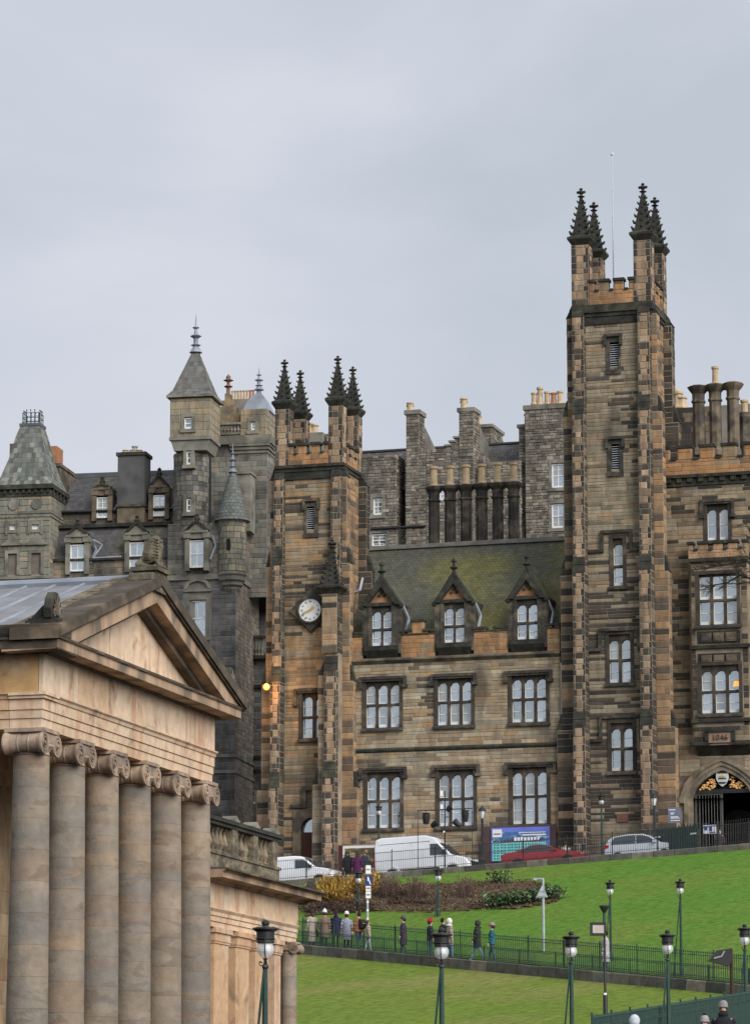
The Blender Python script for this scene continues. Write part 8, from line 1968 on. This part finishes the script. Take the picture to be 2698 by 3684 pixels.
def on_path(u, v, s_=.45):
    """a spot across the path at share s_ of its width, where pixel column u falls"""
    lo, hi = -.2, 1.1
    for _ in range(40):
        m_ = (lo+hi)/2; p = near(m_).lerp(far(m_), s_); r = p-CAM; uu = CU + FPX*r.x/(r.y*CT + r.z*ST)
        if uu < u: lo = m_
        else: hi = m_
    return near(m_).lerp(far(m_), s_) + Vector((0,0,-.06))
def head_h(u, v_top, base):
    return P(u, v_top, base.y).z - base.z
PP = [(1122,3276,.5,dict(label='person in a long cream coat with a black bag, farthest left on the path', coat=(.40,.34,.28), legs=(.03,.03,.035), long=.75, hair=(.04,.03,.03), longhair=True, extras=[('bag',(.02,.02,.022),'black shoulder bag carried by the person in the long cream coat','shoulder_bag',-1)]), 2.0),
      (1168,3265,.6,dict(label='person in a camel coat and pale bobble hat', coat=(.20,.135,.10), legs=(.03,.05,.055), long=.5, hat=(.62,.68,.70), pom=(.6,.65,.68)), 1.4),
      (1209,3267,.75,dict(label='person in a dark navy coat between the camel coat and the grey coat', coat=(.018,.022,.045), legs=(.03,.03,.04), long=.35, hair=(.035,.015,.03), longhair=True), 1.5),
      (1247,3279,.5,dict(label='person in a pale grey coat, white hat and white boots', coat=(.26,.27,.33), legs=(.03,.03,.035), long=.5, hat=(.70,.68,.65), shoes=(.65,.68,.75)), 1.6),
      (1290,3266,.45,dict(label='person in a rust brown jacket with a black backpack', coat=(.21,.085,.05), legs=(.05,.08,.13), long=.05, hair=(.03,.022,.018), stride=.12, extras=[('backpack',(.02,.02,.022))], fat=1.1), 2.4),
      (1324,3312,.5,dict(label='child in a cream jacket walking behind the parking sign pole', coat=(.34,.30,.235), legs=(.36,.40,.46), long=.12, hair=(.10,.055,.03), longhair=True, child=True, stride=.15), .3),
      (1451,3274,.6,dict(label='person in a long quilted plum coat and dark grey beanie walking alone', coat=(.045,.03,.05), legs=(.06,.07,.10), long=.5, hat=(.075,.08,.10), stride=.13), 3.0),
      (1548,3305,.5,dict(label='child in a red hat and dark jacket', coat=(.025,.03,.04), legs=(.06,.085,.13), long=.1, hat=(.38,.02,.035), pom=(.38,.02,.03), child=True), .2),
      (1594,3292,.8,dict(label='person in black half hidden behind the one with the white fur hood', coat=(.018,.018,.02), legs=(.04,.05,.08), long=.3, hair=(.02,.016,.015)), .6),
      (1618,3292,.55,dict(label='person with a white fur hood and a beige checked coat', coat=(.30,.255,.21), legs=(.15,.22,.36), long=.35, hood=(.66,.65,.63), stride=.1), .3),
      (1717,3283,.55,dict(label='person in a dark green hooded parka and pale blue jeans mid stride', coat=(.032,.038,.032), legs=(.22,.31,.46), long=.3, hood=(.04,.038,.032), stride=.30, fat=1.12), 3.1),
      (1770,3313,.5,dict(label='child in a teal jacket carrying a white bag', coat=(.018,.10,.115), legs=(.05,.09,.12), long=.1, hat=(.26,.21,.20), child=True, stride=.16, extras=[('bag',(.72,.74,.78),'white carrier bag in the hand of the child in teal','carrier_bag',-1)]), 3.0),
      (2178,3301,.5,dict(label='person in a long pale grey coat passing behind the floodlight pole', coat=(.38,.37,.38), legs=(.05,.055,.08), long=.5, hair=(.02,.017,.016), stride=.1, fat=1.1), 3.0)]
for u, v, s_, kw, yaw in PP:
    b = on_path(u, v, s_); H = max(1.0, min(1.9, head_h(u, v, b)))*(.96 if kw.get('hat') else 1)
    person(base=b, yaw=yaw, H=H, **kw)
def on_road(u, Y): p = P(u, 3100, Y); p.z = gz_at(p.x, p.y, 18); return p
for u, v, Y, yaw, kw in ((1251,3060,194.6,1.2,dict(label='person in a black jacket, shortest of the trio beside the road railing', coat=(.02,.02,.024), legs=(.03,.03,.04), long=.2, hair=(.10,.06,.04))),
                         (1285,3062,194.2,1.6,dict(label='person in a purple coat in the middle of the trio by the road', coat=(.085,.012,.075), legs=(.03,.03,.04), long=.45, hair=(.06,.03,.03), longhair=True)),
                         (1314,3040,194.8,2.6,dict(label='tallest of the trio by the road, bare headed in a dark coat', coat=(.03,.032,.045), legs=(.25,.30,.40), long=.3, hair=(.28,.16,.09))),
                         (2034,3028,195.0,1.6,dict(label='person glimpsed behind the red coupe beside the tower railing', coat=(.45,.40,.40), legs=(.04,.04,.05), long=.2, hair=(.05,.03,.02))),
                         (2590,2985,190.5,-2.0,dict(label='person in dark clothes standing by the gate railing', coat=(.045,.04,.045), legs=(.03,.03,.035), long=.2, hair=(.16,.09,.06)))):
    b = on_road(u, Y); person(base=b, yaw=yaw, H=max(1.45, min(1.92, head_h(u, v, b))), group='people by the road', **kw)
STP = bvh('steps')
for u, v, Y, yaw, H, kw in ((2281,3656,78.5,1.5,1.66,dict(label='person at the bottom edge with only a pale grey hood showing', coat=(.40,.42,.45), hood=(.52,.55,.60))),
                            (2533,3655,84.0,-1.9,1.62,dict(label='person at the bottom edge in a grey beanie with a black pompom', coat=(.35,.30,.26), hat=(.30,.27,.28), pom=(.015,.015,.016), hair=(.12,.07,.04), longhair=True, scarf=(.42,.27,.2))),
                            (2600,3611,80.0,-1.75,1.80,dict(label='bearded person in a grey beanie and black coat by the steps fence', coat=(.016,.017,.02), hat=(.26,.235,.235), beard=True, scarf=(.016,.017,.02), fat=1.15))):
    best = None
    for i in range(200):        # stand on the steps where the figure's height fits
        t = P(u, v, 66+i*.2); q = STP.ray_cast(Vector((t.x, t.y, 40)), Vector((0,0,-1)))[0]
        if q is None: continue
        e = abs(t.z - q.z - H*1.01 - (.06 if kw.get('pom') else 0))
        if best is None or e < best[0]: best = (e, q)
    person(base=best[1], yaw=yaw, H=H, long=.3, group='people on the steps', **kw)
